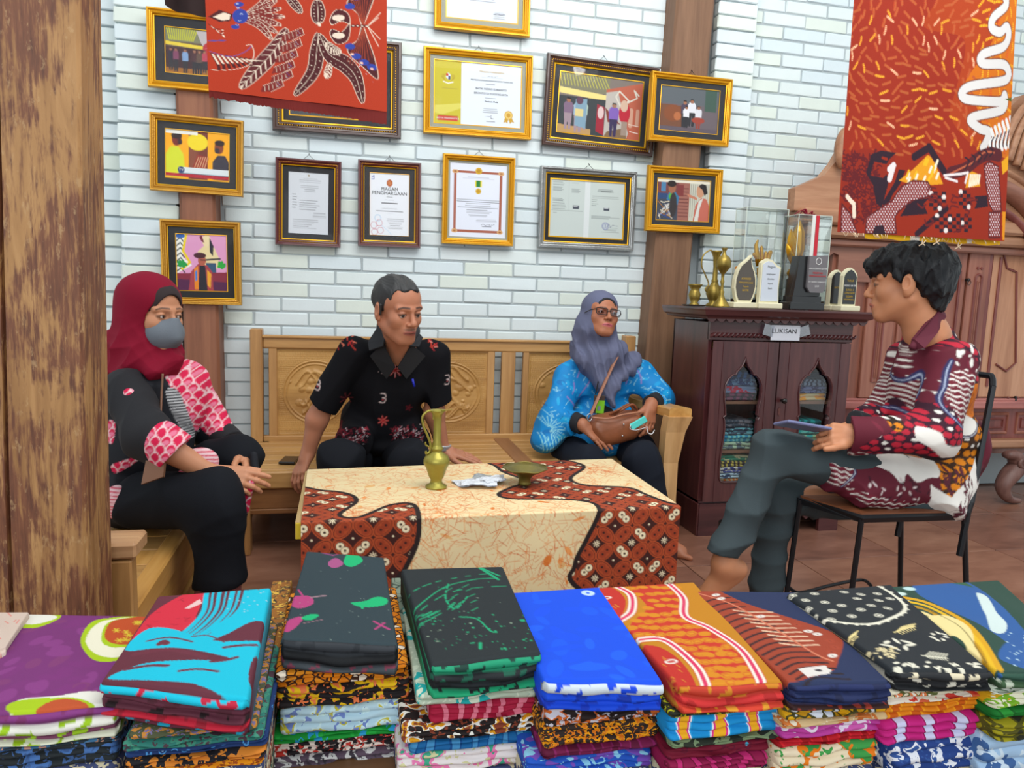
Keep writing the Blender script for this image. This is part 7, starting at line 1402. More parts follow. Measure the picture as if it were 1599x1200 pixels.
def headcolor(V, c, R, s, skin, lip, brow, slim=1.0, moustache=0.0, stubble=0.0, brow_w=1.0, cheek=.0):
    q = (V - c) @ R / s; q[:, 0] /= slim; x, y, z = np.abs(q[:, 0]), q[:, 1], q[:, 2]; col = np.tile(srgb(skin), (len(V), 1)); rs = np.random.default_rng(4)
    n = .03 * np.sin(V[:, 0] * 160) * np.sin(V[:, 2] * 140 + 1) ; col = col * (1 + n[:, None])
    def bl(m, c2, a=1.0): m = (np.clip(m, 0, 1) * a)[:, None]; return col * (1 - m) + srgb(c2) * m
    if stubble: col = bl(((y > .045) & (z < -.045)).astype(float), tuple(int(a * .8) for a in skin), stubble)
    if cheek: col = bl(np.exp(-((x - .04) ** 2 + (z + .02) ** 2) / .0003) * (y > 0), (196, 110, 92), cheek)
    if moustache: col = bl(1.5 - ((x / .024) ** 2 + ((z + .049) / .005) ** 2) * 1.0 if True else 0, tuple(int(a * .45) for a in skin), moustache * (y > .06).astype(float).max())
    lm = (1.3 - ((x / .025) ** 2 + ((z + .0615) / .0088) ** 2)) * 3 * (y > .07); col = bl(lm, lip)
    col = bl((1 - np.abs(z + .0615 + x * .05) / .0016) * (x < .022) * (y > .07) * 1.6, tuple(int(a * .4) for a in lip), .85)
    zb = .0275 + .10 * (.034 - x) * (x < .034) * -.5 + .0 - np.clip(x - .034, 0, 1) * .35; bw = (1 - np.abs(z - zb) / (.0042 * brow_w)) * 2.2 * (x > .011) * (x < .05) * (y > .045); col = bl(bw, brow, .85)
    lid = (1.25 - (((x - .031) / .0148) ** 2 + ((z - .0018) / .0062) ** 2)) * 3 * (y > .06); col = bl(lid, tuple(int(a * .5) for a in skin), .8)
    nost = (1 - (((x - .008) / .004) ** 2 + ((z + .0375) / .0025) ** 2)) * 3 * (y > .08); col = bl(nost, (60, 34, 28), .8)
    return col
def eyes(parent, T, R, s, gaze, slim=1.0):
    for q in (-1, 1):
        c = T(q * .031, .0708, .003); n, m_ = 28, 18; V = []; cl = []; g = np.array(gaze, float); g /= np.linalg.norm(g)
        for i in range(m_ + 1):
            for k in range(n):
                a = PI * i / m_; d = np.array([math.sin(a) * math.cos(2 * PI * k / n), math.sin(a) * math.sin(2 * PI * k / n), math.cos(a)]); ax = np.stack([np.cross(g, [0, 0, 1.0]) / np.linalg.norm(np.cross(g, [0, 0, 1.0])), g, np.array([0, 0, 1.0])], 1)
                dd = ax @ np.array([d[0], d[2], d[1]]); V.append(c + dd * .0128 * s); cl.append(srgb((20, 12, 10)) if a < .26 else (srgb((52, 30, 22)) if a < .58 else srgb((196, 184, 178))))
        F = [(i * n + k, i * n + (k + 1) % n, (i + 1) * n + (k + 1) % n, (i + 1) * n + k) for i in range(m_) for k in range(n)]
        put('eyeball', (np.array(V), F), vcol('eye_surface', .12, spec=.6), parent, smooth=True, colors=np.array(cl))
def handprims(Wp, D, N, sz=1.0, side=1, curl=((.2, .3, .2),) * 4, spread=.10, thumb=(.55, .75, -.15), tb=.35, k=.007, rad=1.0):
    W_, d, n = np.array(Wp, float), np.array(D, float), np.array(N, float); d /= np.linalg.norm(d); n -= d * (n @ d); n /= np.linalg.norm(n); s = np.cross(d, n) * side
    pr = []; offs = (.0275, .0095, -.0095, -.0265); kl = (.086, .090, .085, .077); fl = (.070, .078, .072, .056); fr = (.0088, .009, .0086, .0075)
    pr.append(cap(W_ - d * .01, W_ + d * .03 * sz, .022 * sz * rad, .024 * sz * rad, .02))
    for i in range(4):
        K_ = W_ + (d * kl[i] + s * offs[i]) * sz; pr.append(cap(W_ + (d * .012 + s * offs[i] * .55) * sz, K_, .0135 * sz * rad, .0108 * sz * rad, .011 * sz))
        sp = spread * (1.5 - i) / 1.5; c0 = d * math.cos(sp) + s * math.sin(sp); a = 0; p = K_
        cu = curl[i] if isinstance(curl[0], (tuple, list)) else curl
        for j, (fq, ca) in enumerate(zip((.46, .30, .24), cu)):
            a += ca; dirn = c0 * math.cos(a) - n * math.sin(a); L = fl[i] * fq * sz; p2 = p + dirn * L; r1 = fr[i] * sz * rad * (1.0, .94, .86)[j]; pr.append(cap(p, p2, r1, r1 * .93, .0035 * sz)); p = p2
    t = (d * thumb[0] + s * thumb[1] + n * thumb[2]); t /= np.linalg.norm(t); p0 = W_ + (d * .018 + s * .018 - n * .004) * sz; p1 = p0 + t * .046 * sz; t2 = t * (1 - tb) + d * tb; t2 /= np.linalg.norm(t2); p2 = p1 + t2 * .034 * sz; t3 = t2 * (1 - tb) + d * tb; t3 /= np.linalg.norm(t3); p3 = p2 + t3 * .026 * sz
    pr += [cap(p0, p1, .0155 * sz * rad, .0115 * sz * rad, .010 * sz), cap(p1, p2, .0108 * sz * rad, .0096 * sz * rad, .004), cap(p2, p3, .0096 * sz * rad, .0082 * sz * rad, .003)]
    return pr
def footprims(A, D, N, sz=1.0, side=1):
    """bare foot: ankle point, toe direction, top normal"""
    A = np.array(A, float); d = np.array(D, float); d /= np.linalg.norm(d); n = np.array(N, float); n -= d * (n @ d); n /= np.linalg.norm(n); s = np.cross(d, n) * side
    pr = [cap(A, A - n * .045 * sz - d * .028 * sz, .036 * sz, .029 * sz, .02), cap(A - n * .02 * sz, A - n * .05 * sz + d * .10 * sz, .036 * sz, .024 * sz, .025), cap(A - n * .055 * sz - d * .02 * sz, A - n * .062 * sz + (d * .11 + s * .02) * sz, .024 * sz, .019 * sz, .02), cap(A - n * .055 * sz, A - n * .062 * sz + (d * .10 - s * .025) * sz, .022 * sz, .016 * sz, .02)]
    for i, (o_, L, r_) in enumerate(((.028, .055, .0125), (.009, .05, .0085), (-.006, .043, .008), (-.019, .036, .0076), (-.031, .03, .0075))):
        b = A - n * .062 * sz + (d * (.108 - .006 * i) + s * o_) * sz; pr.append(cap(b, b + (d * L * .7 - n * .004) * sz, r_ * sz, r_ * .95 * sz, .004))
    return pr
def bodymesh(name, parts, mat, parent):
    V = []; F = []; Cc = []; n = 0
    for v, f, c_ in parts: V.append(v); F.append(f + n); Cc.append(np.broadcast_to(c_, (len(v), 3))); n += len(v)
    return put(name, (np.concatenate(V), np.concatenate(F)), mat, parent, smooth=True, colors=np.concatenate(Cc))
def skincol(V, c, tips=None):
    n = .04 * np.sin(V[:, 0] * 90 + 1) * np.sin(V[:, 2] * 80) ; return srgb(c) * (1 + n[:, None])
def garment(name, prims, res, mat, parent, amp=.006, seed=0, colfn=None, lo=14, hi=46, aniso=(1, 1, 1), label=None, extra=None):
    f = folds(amp, seed, 4, lo, hi, aniso) if amp else None
    V, F = solid(prims, res, f); return put(name, (V, F), mat, parent, smooth=True, colors=None if colfn is None else colfn(V), label=label)
def hijab_prims(T, R, s, open_c, open_r):
    E = lambda p, r, k=.02, Rl=None: ell(T(*p), np.array(r) * s, R if Rl is None else R @ Rl, k * s)
    return [E((0, -.018, .036), (.088, .104, .090)), E((0, .0, -.04), (.082, .082, .095), .03), E((0, -.045, -.045), (.076, .075, .09), .03)]
# ---------------------------------------------------------------- the man in the black shirt
SK1 = (176, 116, 88)
man = thing('person', 'man in a black short-sleeved batik shirt leaning forward on the long bench', 'person', P(600, 720, 2.95) * (1, 1, 0), 'people sitting and talking')
hc = P(621, 484, 2.72); R = frame_from((.50, -.84, -.20), (.05, -.15, 1)); s = 1.04; nb = P(628, 556, 2.87)
hp, T = headprims(hc, R, s, P(627, 548, 2.87), .047); hp.append(cap(nb, P(620, 572, 2.95), .046, .046, .04))
Vh, Fh = solid(hp, .0022); hcol = headcolor(Vh, hc, R, s, SK1, (146, 80, 68), (48, 34, 30), moustache=.55, stubble=.25)
# arms with hands on the bench edge
shR, shL = P(545, 552, 2.9), P(683, 556, 2.94)
elR, wrR = P(495, 655, 2.93), P(481, 708, 2.93); elL, wrL = P(678, 645, 2.98), P(692, 703, 3.0)
aR = [cap(shR, elR, .038, .042, .02), cap(elR, wrR, .041, .026, .02)] + handprims(wrR, P(466, 742, 2.90) - wrR, (-.75, -.55, .3), 1.0, 1, ((.25, .5, .4), (.25, .5, .4), (.2, .5, .4), (.2, .45, .4)), .12, (.5, .6, -.5))
aL = [cap(shL, elL, .038, .042, .02), cap(elL, wrL, .041, .026, .02)] + handprims(wrL - (0, 0, .0), P(738, 716, 2.98) - wrL, (.1, -.25, 1), 1.0, 1, ((.0, .06, .05), (.02, .08, .05), (.05, .1, .06), (.08, .12, .1)), .16, (.7, .6, -.1), .25)
Va, Fa = solid(aR, .0028); Vb, Fb = solid(aL, .0028)
kR, kL = P(530, 722, 2.73), P(640, 722, 2.73)
core, Fc = solid([cap(nb, P(602, 690, 3.12), .05, .05, .03), cap(shR, shL, .04, .04, .03), cap(P(590, 712, 3.12), P(548, 715, 3.05), .04), cap(P(548, 715, 3.05), kR, .04, .04), cap(P(590, 712, 3.12), P(632, 715, 3.05), .04), cap(P(632, 715, 3.05), kL, .04, .04)], .012)
fR, fL = np.array([kR[0], 2.72, .07]), np.array([kL[0], 2.72, .07])
V5, F5 = solid([cap(kR, fR, .045, .035)] + footprims(fR, (0, -1, 0), (0, 0, 1), 1.0), .006); V6, F6 = solid([cap(kL, fL, .045, .035)] + footprims(fL, (0.1, -1, 0), (0, 0, 1), 1.0), .006)
body = bodymesh('body', [(Vh, Fh, hcol), (Va, Fa, skincol(Va, SK1)), (Vb, Fb, skincol(Vb, SK1)), (core, Fc, srgb(SK1)), (V5, F5, skincol(V5, SK1)), (V6, F6, skincol(V6, SK1))], m_skin, man)
eyes(body, T, R, s, R @ np.array([.15, .9, -.22]))
m_hair = plain('black_hair', (24, 24, 28), .38, bump=.6, bscale=420, spec=.5); m_hairg = plain('greying_black_hair', (36, 36, 38), .45, bump=.7, bscale=420)
def hairdisp(R, c, amp, fr=520):
    def f(x, y, z): q = (np.stack([x, y, z], -1) - c) @ R; return amp * (np.sin(q[..., 0] * fr + 14 * q[..., 2] + 3 * np.sin(q[..., 1] * 60)) * .6 + .4 * np.sin(q[..., 0] * fr * .43 + q[..., 2] * 90))
    return f
hh = [ell(T(0, -.018, .042), np.array([.0795, .0935, .079]) * s, R, .01), ell(T(0, .03, .064), np.array([.056, .050, .038]) * s, R, .02), pl(T(0, .064, .074), R @ np.array([0, .84, -.54]), .006), neg(ell(T(.047, .070, .052), np.array([.022, .04, .028]) * s, R, .008)), neg(ell(T(-.047, .070, .052), np.array([.022, .04, .028]) * s, R, .008)), pl(T(0, -.02, -.018), R @ np.array([0, .45, -.90]), .006)]
V, F = solid(hh, .0026, lambda x, y, z: hairdisp(R, hc, .0009, 700)(x, y, z) + folds(.004, 3, 4, 40, 120)(x, y, z)); put('hair', (V, F), m_hairg, man, smooth=True)
sb = [cap(T(q * .0745, .004, .02), T(q * .073, .004, -.012), .0065, .004, .004) for q in (-1, 1)]
for q in sb: V, F = solid([q], .0022); put('sideburn', (V, F), m_hairg, man, smooth=True)
# black shirt with red and rust flowers
BK = (19, 19, 23)
pc = Canvas(-.62, .2, .75, 1.2, .0016, BK, tr=lambda x, y: tuple(P(x, y, 2.85)[[0, 2]])); r = random.Random(8)
def flower_p(c, x, y, rr, col, col2=None, n=7, rot=0, w_=.004):
    for k in range(n):
        a = rot + k * 2 * PI / n; x2, y2 = x + rr * math.cos(a), y + rr * math.sin(a); c.line([(x, y), (x2, y2)], w_ * 1.6, col)
        if col2: c.line([(x + rr * .3 * math.cos(a), y + rr * .3 * math.sin(a)), (x2, y2)], w_ * .4, col2)
RDm, LT, DR = (150, 40, 42), (206, 150, 150), (92, 26, 34)
flower_p(pc, 617, 578, 11, RDm, LT, 8); flower_p(pc, 597, 562, 8, (120, 30, 36), (180, 90, 96), 6); flower_p(pc, 599, 660, 8, (170, 44, 46), (214, 130, 120), 7); flower_p(pc, 541, 626, 10, (84, 30, 36), (120, 60, 64), 7); flower_p(pc, 624, 552, 5, DR, LT, 5)
for _ in range(36): pc.disc((r.uniform(588, 630), r.uniform(548, 585)), .0012, (170, 150, 150))
for _ in range(30): x, y = r.uniform(524, 556), r.uniform(514, 550); x -= (y - 530) * .35; pc.line([(x, y), (x + r.uniform(-7, 7), y + r.uniform(-6, 6))], .0034, r.choice(((186, 60, 46), (160, 40, 40), (206, 110, 90))))
for _ in range(24): f = r.random(); x, y = 662 + 18 * f + r.uniform(-4, 4), 512 + 34 * f; pc.line([(x, y), (x + r.uniform(-5, 5), y + r.uniform(-5, 5))], .0034, r.choice(((186, 60, 46), (206, 120, 110), (160, 40, 46))))
for (x0, x1, y0) in ((520, 575, 676), (612, 662, 678)):
    for _ in range(150):
        x = r.uniform(x0, x1); y = y0 - 8 + r.uniform(0, 26); pc.line([(x, y), (x + r.uniform(-4, 4), y + r.uniform(-4, 4))], r.choice((.002, .003)), r.choice(((120, 34, 50), (150, 50, 60), (200, 180, 186), (96, 26, 40))))
for x, y in ((597, 621), (494, 602), (701, 595)):
    pc.line(cr([(x - 2, y - 6), (x + 4, y - 5), (x + 5, y), (x, y + 1), (x + 5, y + 3), (x + 3, y + 9), (x - 4, y + 8)], n=5), .0036, (200, 180, 178)); pc.ell((x + 1, y + 4), .004, .003, (150, 60, 66))
flower_p(pc, 530, 672, 7, DR, None, 6); flower_p(pc, 640, 640, 5, DR, None, 5)
shirt = [ell(P(608, 592, 2.965), (.168, .105, .150), None, .04), ell(P(596, 655, 3.03), (.172, .125, .125), None, .04), ell(P(596, 690, 3.05), (.172, .135, .055), None, .03), cap(P(560, 556, 2.93), P(670, 560, 2.95), .060, .060, .05), cap(P(622, 545, 2.90), P(606, 620, 2.98), .075, .11, .04),
    cut(shR + (.02, 0, .0), P(503, 634, 2.925), .064, .058, .03), neg(cap(P(506, 626, 2.925), P(500, 648, 2.925), .048, .05, .003)), cut(shL + (-.015, 0, 0), P(684, 626, 2.975), .064, .058, .03), neg(cap(P(684, 620, 2.975), P(684, 640, 2.975), .048, .05, .003)),
    cut(P(556, 670, 3.0), P(552, 692, 2.86), .06, .072, .03), cut(P(640, 672, 3.0), P(648, 690, 2.88), .05, .06, .03), neg(ell(nb + (-.002, -.03, .052), (.054, .07, .042), None, .01)), neg(cap(nb + (-.006, -.09, .0), P(617, 574, 2.82), .022, .004, .006))]
garment('shirt', shirt, .0042, vcol('black_batik_shirt', .8, .15, 500, spec=.1), man, .010, 2, lambda V: pc.sample(V[:, 0], V[:, 2]), 10, 34)
def flap(name, pts, th, mat, parent, colors=None, n=None):
    """a thin cloth or leather shape given by its outline points in space"""
    p = np.array(pts, float); m_ = len(p); nn = np.cross(p[1] - p[0], p[-1] - p[0]); nn = nn / np.linalg.norm(nn) * th / 2
    return put(name, (np.concatenate([p + nn, p - nn]), [tuple(range(m_)), tuple(range(2 * m_ - 1, m_ - 1, -1))] + [(i, m_ + i, m_ + (i + 1) % m_, (i + 1) % m_) for i in range(m_)]), mat, parent, colors=colors)
m_blkc = plain('black_shirt_collar', (26, 28, 34), .8, bump=.2, bscale=300)
flap('collar', [P(592, 508, 2.86), P(575, 535, 2.84), P(577, 548, 2.81), P(598, 541, 2.77), P(601, 530, 2.78)], .005, m_blkc, man); flap('collar', [P(650, 516, 2.86), P(660, 528, 2.85), P(654, 542, 2.81), P(640, 541, 2.78), P(636, 530, 2.79)], .005, m_blkc, man)
for a_ in ([(598, 536, 2.795), (617, 574, 2.785), (604, 592, 2.82), (578, 556, 2.83)], [(643, 538, 2.795), (621, 574, 2.785), (634, 592, 2.82), (664, 556, 2.84)]): flap('lapel', [P(*q) for q in a_], .006, plain('black_lapel', (21, 21, 25), .85), man)
put('collar_band', MB().tube(cr([P(601, 534, 2.79), P(592, 512, 2.87), P(602, 500, 2.93), P(640, 504, 2.94), P(652, 518, 2.87), P(638, 534, 2.79)], n=5), .011, 8, flat=1.0), m_blkc, man, smooth=True)
put('pen', MB().tube([P(644, 592, 2.835), P(647, 604, 2.84)], .0045, 8), plain('blue_pen', (36, 50, 190), .4), man, smooth=True)
put('wristwatch', MB().tube([wrL + (wrL - elL) / np.linalg.norm(wrL - elL) * -.012 + np.array([.031 * math.cos(t), .029 * math.sin(t), .004 * math.cos(t)]) for t in np.linspace(0, 2 * PI, 20)[:-1]], .006, 6, closed=True, flat=1.6).box(wrL + (-.004, -.033, .012), (.026, .008, .022), None, .002), plain('steel_watch', (190, 192, 196), .25, .7), man)
tr_ = [ell(P(592, 706, 3.14), (.15, .12, .085), None, .04), cap(P(552, 712, 3.1), kR, .088, .078, .04), cap(P(628, 712, 3.1), kL, .085, .076, .04), cut(kR, (kR[0], 2.74, .12), .074, .07, .04), cut(kL, (kL[0], 2.74, .12), .074, .07, .04)]
m_blktr = plain('black_trousers', (22, 24, 30), .85, bump=.2, bscale=400, spec=.15)
garment('trousers', tr_, .007, m_blktr, man, .012, 5, None, 12, 36)
o = put('smartphone', MB().box(PZ(452, 719, ZS + .008), (.066, .11, .011), rotm(rz=-.15), .003), plain('phone_black', (40, 38, 38), .2, .2), origin=PZ(452, 719, ZS)); tagp(o, 'dark smartphone lying on the bench beside the man in black', 'phone')
# ---------------------------------------------------------------- the woman in blue
SK2 = (170, 108, 78)
wom = thing('person', 'woman in a grey headscarf, glasses and bright blue batik tunic holding a brown handbag', 'person', P(940, 720, 3.2) * (1, 1, 0), 'people sitting and talking')
hc = P(938, 494, 3.18); R = frame_from((.10, -.95, .22), (.10, .20, 1)); s = .90; nb = P(936, 545, 3.28)
hp, T = headprims(hc, R, s, nb, .05, 1.12, ears=False); Vh, Fh = solid(hp, .0022); hcol = headcolor(Vh, hc, R, s, SK2, (176, 84, 92), (60, 42, 36), 1.12, cheek=.25, brow_w=.7)
shR, shL = P(886, 590, 3.26), P(996, 586, 3.24); elR, wrR = P(868, 652, 3.17), P(910, 664, 3.03); elL, wrL = P(1033, 622, 3.16), P(1017, 632, 3.03)
aR = [cap(shR, elR, .045, .04), cap(elR, wrR, .038, .027)] + handprims(wrR, P(958, 702, 2.97) - wrR, (.35, -.75, .6), .98, -1, ((.1, .1, .08), (.1, .12, .08), (.12, .14, .1), (.14, .16, .1)), .08, (.8, .5, -.1), .5)
aL = [cap(shL, elL, .045, .04), cap(elL, wrL, .038, .027)] + handprims(wrL, P(1012, 672, 2.97) - wrL, (.35, -.9, .2), .98, 1, ((.15, .5, .4), (.15, .5, .4), (.2, .6, .5), (.2, .6, .5)), .08, (.75, .5, -.45), .4)
Va, Fa = solid(aR, .0028); Vb, Fb = solid(aL, .0028)
kR, kL = P(920, 728, 2.92), P(1004, 722, 2.88); fL = np.array([1.30, 2.80, .075]); fR = np.array([kR[0], 2.85, .075])
V5, F5 = solid([cap(kL, fL, .045, .033)] + footprims(fL, (.75, -.62, -.02), (0, 0, 1), .95), .004); V6, F6 = solid([cap(kR, fR, .045, .035)] + footprims(fR, (0, -1, 0), (0, 0, 1), .95), .007)
core, Fc = solid([cap(nb, P(935, 685, 3.3), .05, .05, .03), cap(shR, shL, .04, .04, .03), cap(P(935, 705, 3.3), P(890, 708, 3.25), .04), cap(P(890, 708, 3.25), kR, .04, .04), cap(P(935, 705, 3.3), P(988, 702, 3.23), .04), cap(P(988, 702, 3.23), kL, .04, .04)], .012)
body = bodymesh('body', [(Vh, Fh, hcol), (Va, Fa, skincol(Va, SK2)), (Vb, Fb, skincol(Vb, SK2)), (core, Fc, srgb(SK2)), (V5, F5, skincol(V5, SK2)), (V6, F6, skincol(V6, SK2))], m_skin, wom)
eyes(body, T, R, s, R @ np.array([-.25, .9, .12]))
Eh = lambda p, r, k=.02, Rl=None: ell(T(*p), np.array(r) * s, R if Rl is None else R @ Rl, k * s)
hij = [Eh((0, -.022, .044), (.090, .108, .092)), Eh((0, -.02, -.05), (.088, .088, .10), .03), Eh((.03, -.06, -.06), (.08, .075, .10), .03), cap(P(925, 540, 3.24), P(948, 552, 3.2), .085, .085, .04), cap(P(905, 556, 3.26), P(985, 562, 3.24), .042, .036, .05), cap(P(930, 560, 3.17), P(957, 632, 3.10), .062, .018, .04), cap(P(906, 560, 3.19), P(948, 606, 3.12), .035, .02, .04), cap(P(990, 566, 3.2), P(962, 598, 3.13), .034, .024, .03), neg(Eh((0, .085, -.012), (.0585, .075, .088), .008)), neg(Eh((0, .04, -.02), (.060, .06, .085), .004))]
fd = folds(.014, 12, 6, 40, 90, (1, .6, .6))
m_gh = plain('grey_blue_hijab', (98, 102, 128), .8, bump=.2, bscale=500, spec=.2)
V, F = solid(hij, .0034, lambda x, y, z: fd(x, y, z) * np.clip((hc[2] - .02 - z) * 12 + .15, .12, 1)); put('headscarf', (V, F), m_gh, wom, smooth=True)
V, F = solid([Eh((0, -.004, .040), (.080, .092, .080)), neg(Eh((0, .085, -.018), (.054, .07, .088), .004))], .003); put('inner_cap', (V, F), plain('black_inner_cap', (26, 26, 32), .8), wom, smooth=True)
# glasses
gm = MB()
for q in (-1, 1):
    cx_ = q * .0325; pts = [T((cx_ + dx * .0255), .0965 - abs(cx_ + dx * .0255) * .12, .003 + dz * .0165) for dx, dz in ((-1, .75), (-.85, 1), (.85, 1), (1, .8), (1, -.6), (.75, -1), (-.75, -1), (-1, -.6))]; gm.tube(pts, .0019, 6, closed=True)
    lens = put('lens', MB().add([p_ for p_ in pts], [tuple(range(8))]), glassmat('spectacle_lens', (236, 236, 244), .07, .03), wom)
    gm.tube([T(q * .058, .089, .012), T(q * .074, .06, .010), T(q * .080, .0, .006)], .0019, 6)
gm.tube([T(-.008, .096, .006), T(0, .1, .008), T(.008, .096, .006)], .0018, 6); put('glasses_frame', gm, plain('black_spectacle_frame', (24, 24, 28), .3), wom)
# tunic print
BL_ = (10, 128, 196); pw_ = Canvas(.6, .2, 1.7, 1.2, .0018, BL_, tr=lambda x, y: tuple(P(x, y, 3.15)[[0, 2]])); r = random.Random(21)
for _ in range(70): pw_.ell((r.uniform(835, 1040), r.uniform(545, 700)), r.uniform(.006, .025), r.uniform(.004, .012), r.choice(((20, 150, 210), (6, 108, 176), (30, 160, 214))), r.uniform(0, 3))
for _ in range(430):
    x, y = r.uniform(835, 1035), r.uniform(548, 712); k_ = r.random()
    if 858 < x < 892 and y < 600 and k_ > .2: continue
    if k_ < .55: pw_.ell((x, y), r.uniform(.0012, .0034), r.uniform(.001, .0026), (150, 206, 222), r.uniform(0, 3))
    elif k_ < .85: pw_.line(cr([(x, y), (x + r.uniform(-5, 5), y + r.uniform(-5, 5)), (x + r.uniform(-8, 8), y + r.uniform(-8, 8))], n=4), .0022, (140, 204, 222))
    else: pw_.line([(x, y), (x + r.uniform(-6, 6), y + r.uniform(-6, 6))], .0016, (12, 60, 110))
for a, b_ in (((916, 560), (906, 592)), ((934, 578), (908, 622)), ((985, 575), (982, 602)), ((962, 618), (952, 640)), ((900, 600), (896, 616)), ((886, 620), (902, 642)), ((1000, 580), (1004, 600))): pw_.line(cr([a, ((a[0] + b_[0]) / 2 + 2, (a[1] + b_[1]) / 2), b_], n=4), .0055, (140, 120, 190))
for y in (556, 564): pw_.ell((870, y), .009, .0085, (150, 216, 224)); pw_.ell((870, y), .004, .0038, BL_)
for k in range(13): a = -2.2 + k * .3; pw_.line([(852 + 3 * math.cos(a), 665 + 3 * math.sin(a)), (852 + 20 * math.cos(a), 668 + 20 * math.sin(a))], .0026, (150, 214, 220))
for k in range(9): pw_.line([(838 + k * 5, 676), (842 + k * 5, 700)], .0028, (150, 220, 216))
tun = [ell(P(938, 600, 3.29), (.155, .11, .135), None, .04), ell(P(936, 655, 3.27), (.175, .14, .12), None, .04), ell(P(925, 690, 3.27), (.19, .16, .07), None, .03), cap(shR, shL, .058, .058, .05), cap(P(918, 560, 3.27), shR + (.01, 0, .01), .055, .056, .04), cap(P(960, 560, 3.27), shL + (-.01, 0, .01), .055, .056, .04), cap(shR, elR + (0, 0, .01), .060, .064, .03), cut(elR, wrR * .75 + elR * .25, .064, .056, .03), cap(shL, elL, .060, .060, .03), cut(elL, wrL * .7 + elL * .3, .062, .056, .03), ell(P(862, 672, 3.16), (.07, .09, .075), None, .04), ell(P(850, 690, 3.14), (.055, .08, .05), None, .03), neg(cap(P(950, 640, 3.12), P(955, 690, 3.1), .03, .05, .01))]
garment('tunic', tun, .0046, vcol('blue_batik_tunic', .62, .15, 500, spec=.3), wom, .012, 9, lambda V: pw_.sample(V[:, 0], V[:, 2]), 10, 34)
m_blk2 = plain('black_cotton', (24, 24, 30), .85, bump=.15, bscale=400)
V, F = solid([cut(wrR * .6 + elR * .4, wrR * .97 + elR * .03, .046, .043), ], .004, folds(.004, 2, 4, 20, 60)); put('cuff', (V, F), m_blk2, wom, smooth=True)
V, F = solid([cut(wrL * .55 + elL * .45, wrL * .97 + elL * .03, .046, .043)], .004, folds(.004, 3, 4, 20, 60)); put('cuff', (V, F), m_blk2, wom, smooth=True)
V, F = solid([ell(P(945, 655, 3.17), (.06, .04, .07), None, .03)], .006); put('undershirt', (V, F), m_blk2, wom, smooth=True)
ptz = [ell(P(935, 712, 3.3), (.19, .15, .085), None, .04), cap(P(885, 706, 3.27), kR, .098, .08, .04), cap(P(990, 700, 3.25), kL, .095, .08, .04), cut(kL, fL + (0, 0, .06), .078, .062, .04), cut(kR, fR + (0, 0, .06), .078, .062, .04)]
garment('trousers', ptz, .007, plain('navy_black_trousers', (26, 30, 40), .85, bump=.2, bscale=400, spec=.15), wom, .012, 15, None, 12, 34)
idc = thing('identity_card', 'green identity card in a brown holder hanging at the woman in blue', 'identity card', P(938, 636, 3.09))
pc0 = P(935, 632, 3.085)
put('card_holder', MB().box(pc0, (.052, .004, .082), rotm(ry=.06), .002), plain('brown_card_holder', (70, 56, 50), .4), idc); put('green_card', MB().box(pc0 + (.006, -.003, -.010), (.038, .003, .058), rotm(ry=.06)), plain('lime_green_card', (120, 190, 30), .5), idc); put('portrait', MB().box(pc0 + (.0, -.0052, -.016), (.014, .001, .02), rotm(ry=.06)), plain('grey_portrait', (120, 130, 150), .5), idc)
put('lanyard', MB().tube([P(930, 616, 3.085), P(934, 596, 3.085)], .003, 5), m_blk2, idc)
# handbag
m_lea = plain('tan_leather', (136, 78, 48), .42, bump=.3, bscale=90, var=.1); bag = thing('handbag', 'tan brown leather handbag lying on the lap of the woman in blue', 'handbag', P(965, 672, 3.04))
bagp = [cap(P(932, 668, 3.03), P(990, 662, 3.02), .045, .042, .03), cap(P(940, 684, 3.02), P(985, 676, 3.01), .04, .036, .03), cap(P(928, 655, 3.06), P(992, 645, 3.06), .022, .02, .03)]
V, F = solid(bagp, .004, folds(.005, 33, 5, 20, 50)); put('bag_body', (V, F), m_lea, bag, smooth=True)
put('zip_band', MB().tube(cr([P(925, 652, 3.0), P(950, 654, 2.975), P(972, 648, 2.975), P(1000, 644, 3.0)], n=6), .004, 6), plain('pale_leather_edge', (176, 120, 92), .5), bag, smooth=True)
put('shoulder_strap', MB().tube(cr([P(922, 648, 3.0), P(931, 628, 3.04), P(948, 590, 3.09), P(962, 560, 3.12), P(970, 546, 3.15)], n=6), .009, 6, flat=.3), plain('strap_leather', (150, 100, 78), .45), bag, smooth=True)
put('ring', MB().tube([P(920, 652, 2.99) + np.array([.011 * math.cos(t), -.004, .016 * math.sin(t)]) for t in np.linspace(0, 2 * PI, 18)[:-1]], .0028, 6, closed=True), plain('steel_ring', (190, 190, 192), .25, .8), bag, smooth=True)
for x, y in ((974, 663), (972, 681)): put('stud', MB().lathe([(0, -.004), (.004, -.002), (.004, .002), (0, .004)], P(x, y, 2.972), 10), plain('steel_ring', (190, 190, 192)), bag, smooth=True)
for dx in (0, 6): put('handle_loop', MB().tube(cr([P(952 + dx, 648, 3.03), P(966 + dx, 640, 3.0), P(982 + dx, 632, 3.03), P(990 + dx, 642, 3.05)], n=5), .0055, 6), m_lea, bag, smooth=True)
fm = thing('face_mask', 'folded turquoise face mask held in the hand over the handbag', 'face mask', P(995, 662, 2.95)); m_tq = plain('turquoise_mask', (90, 214, 206), .8)
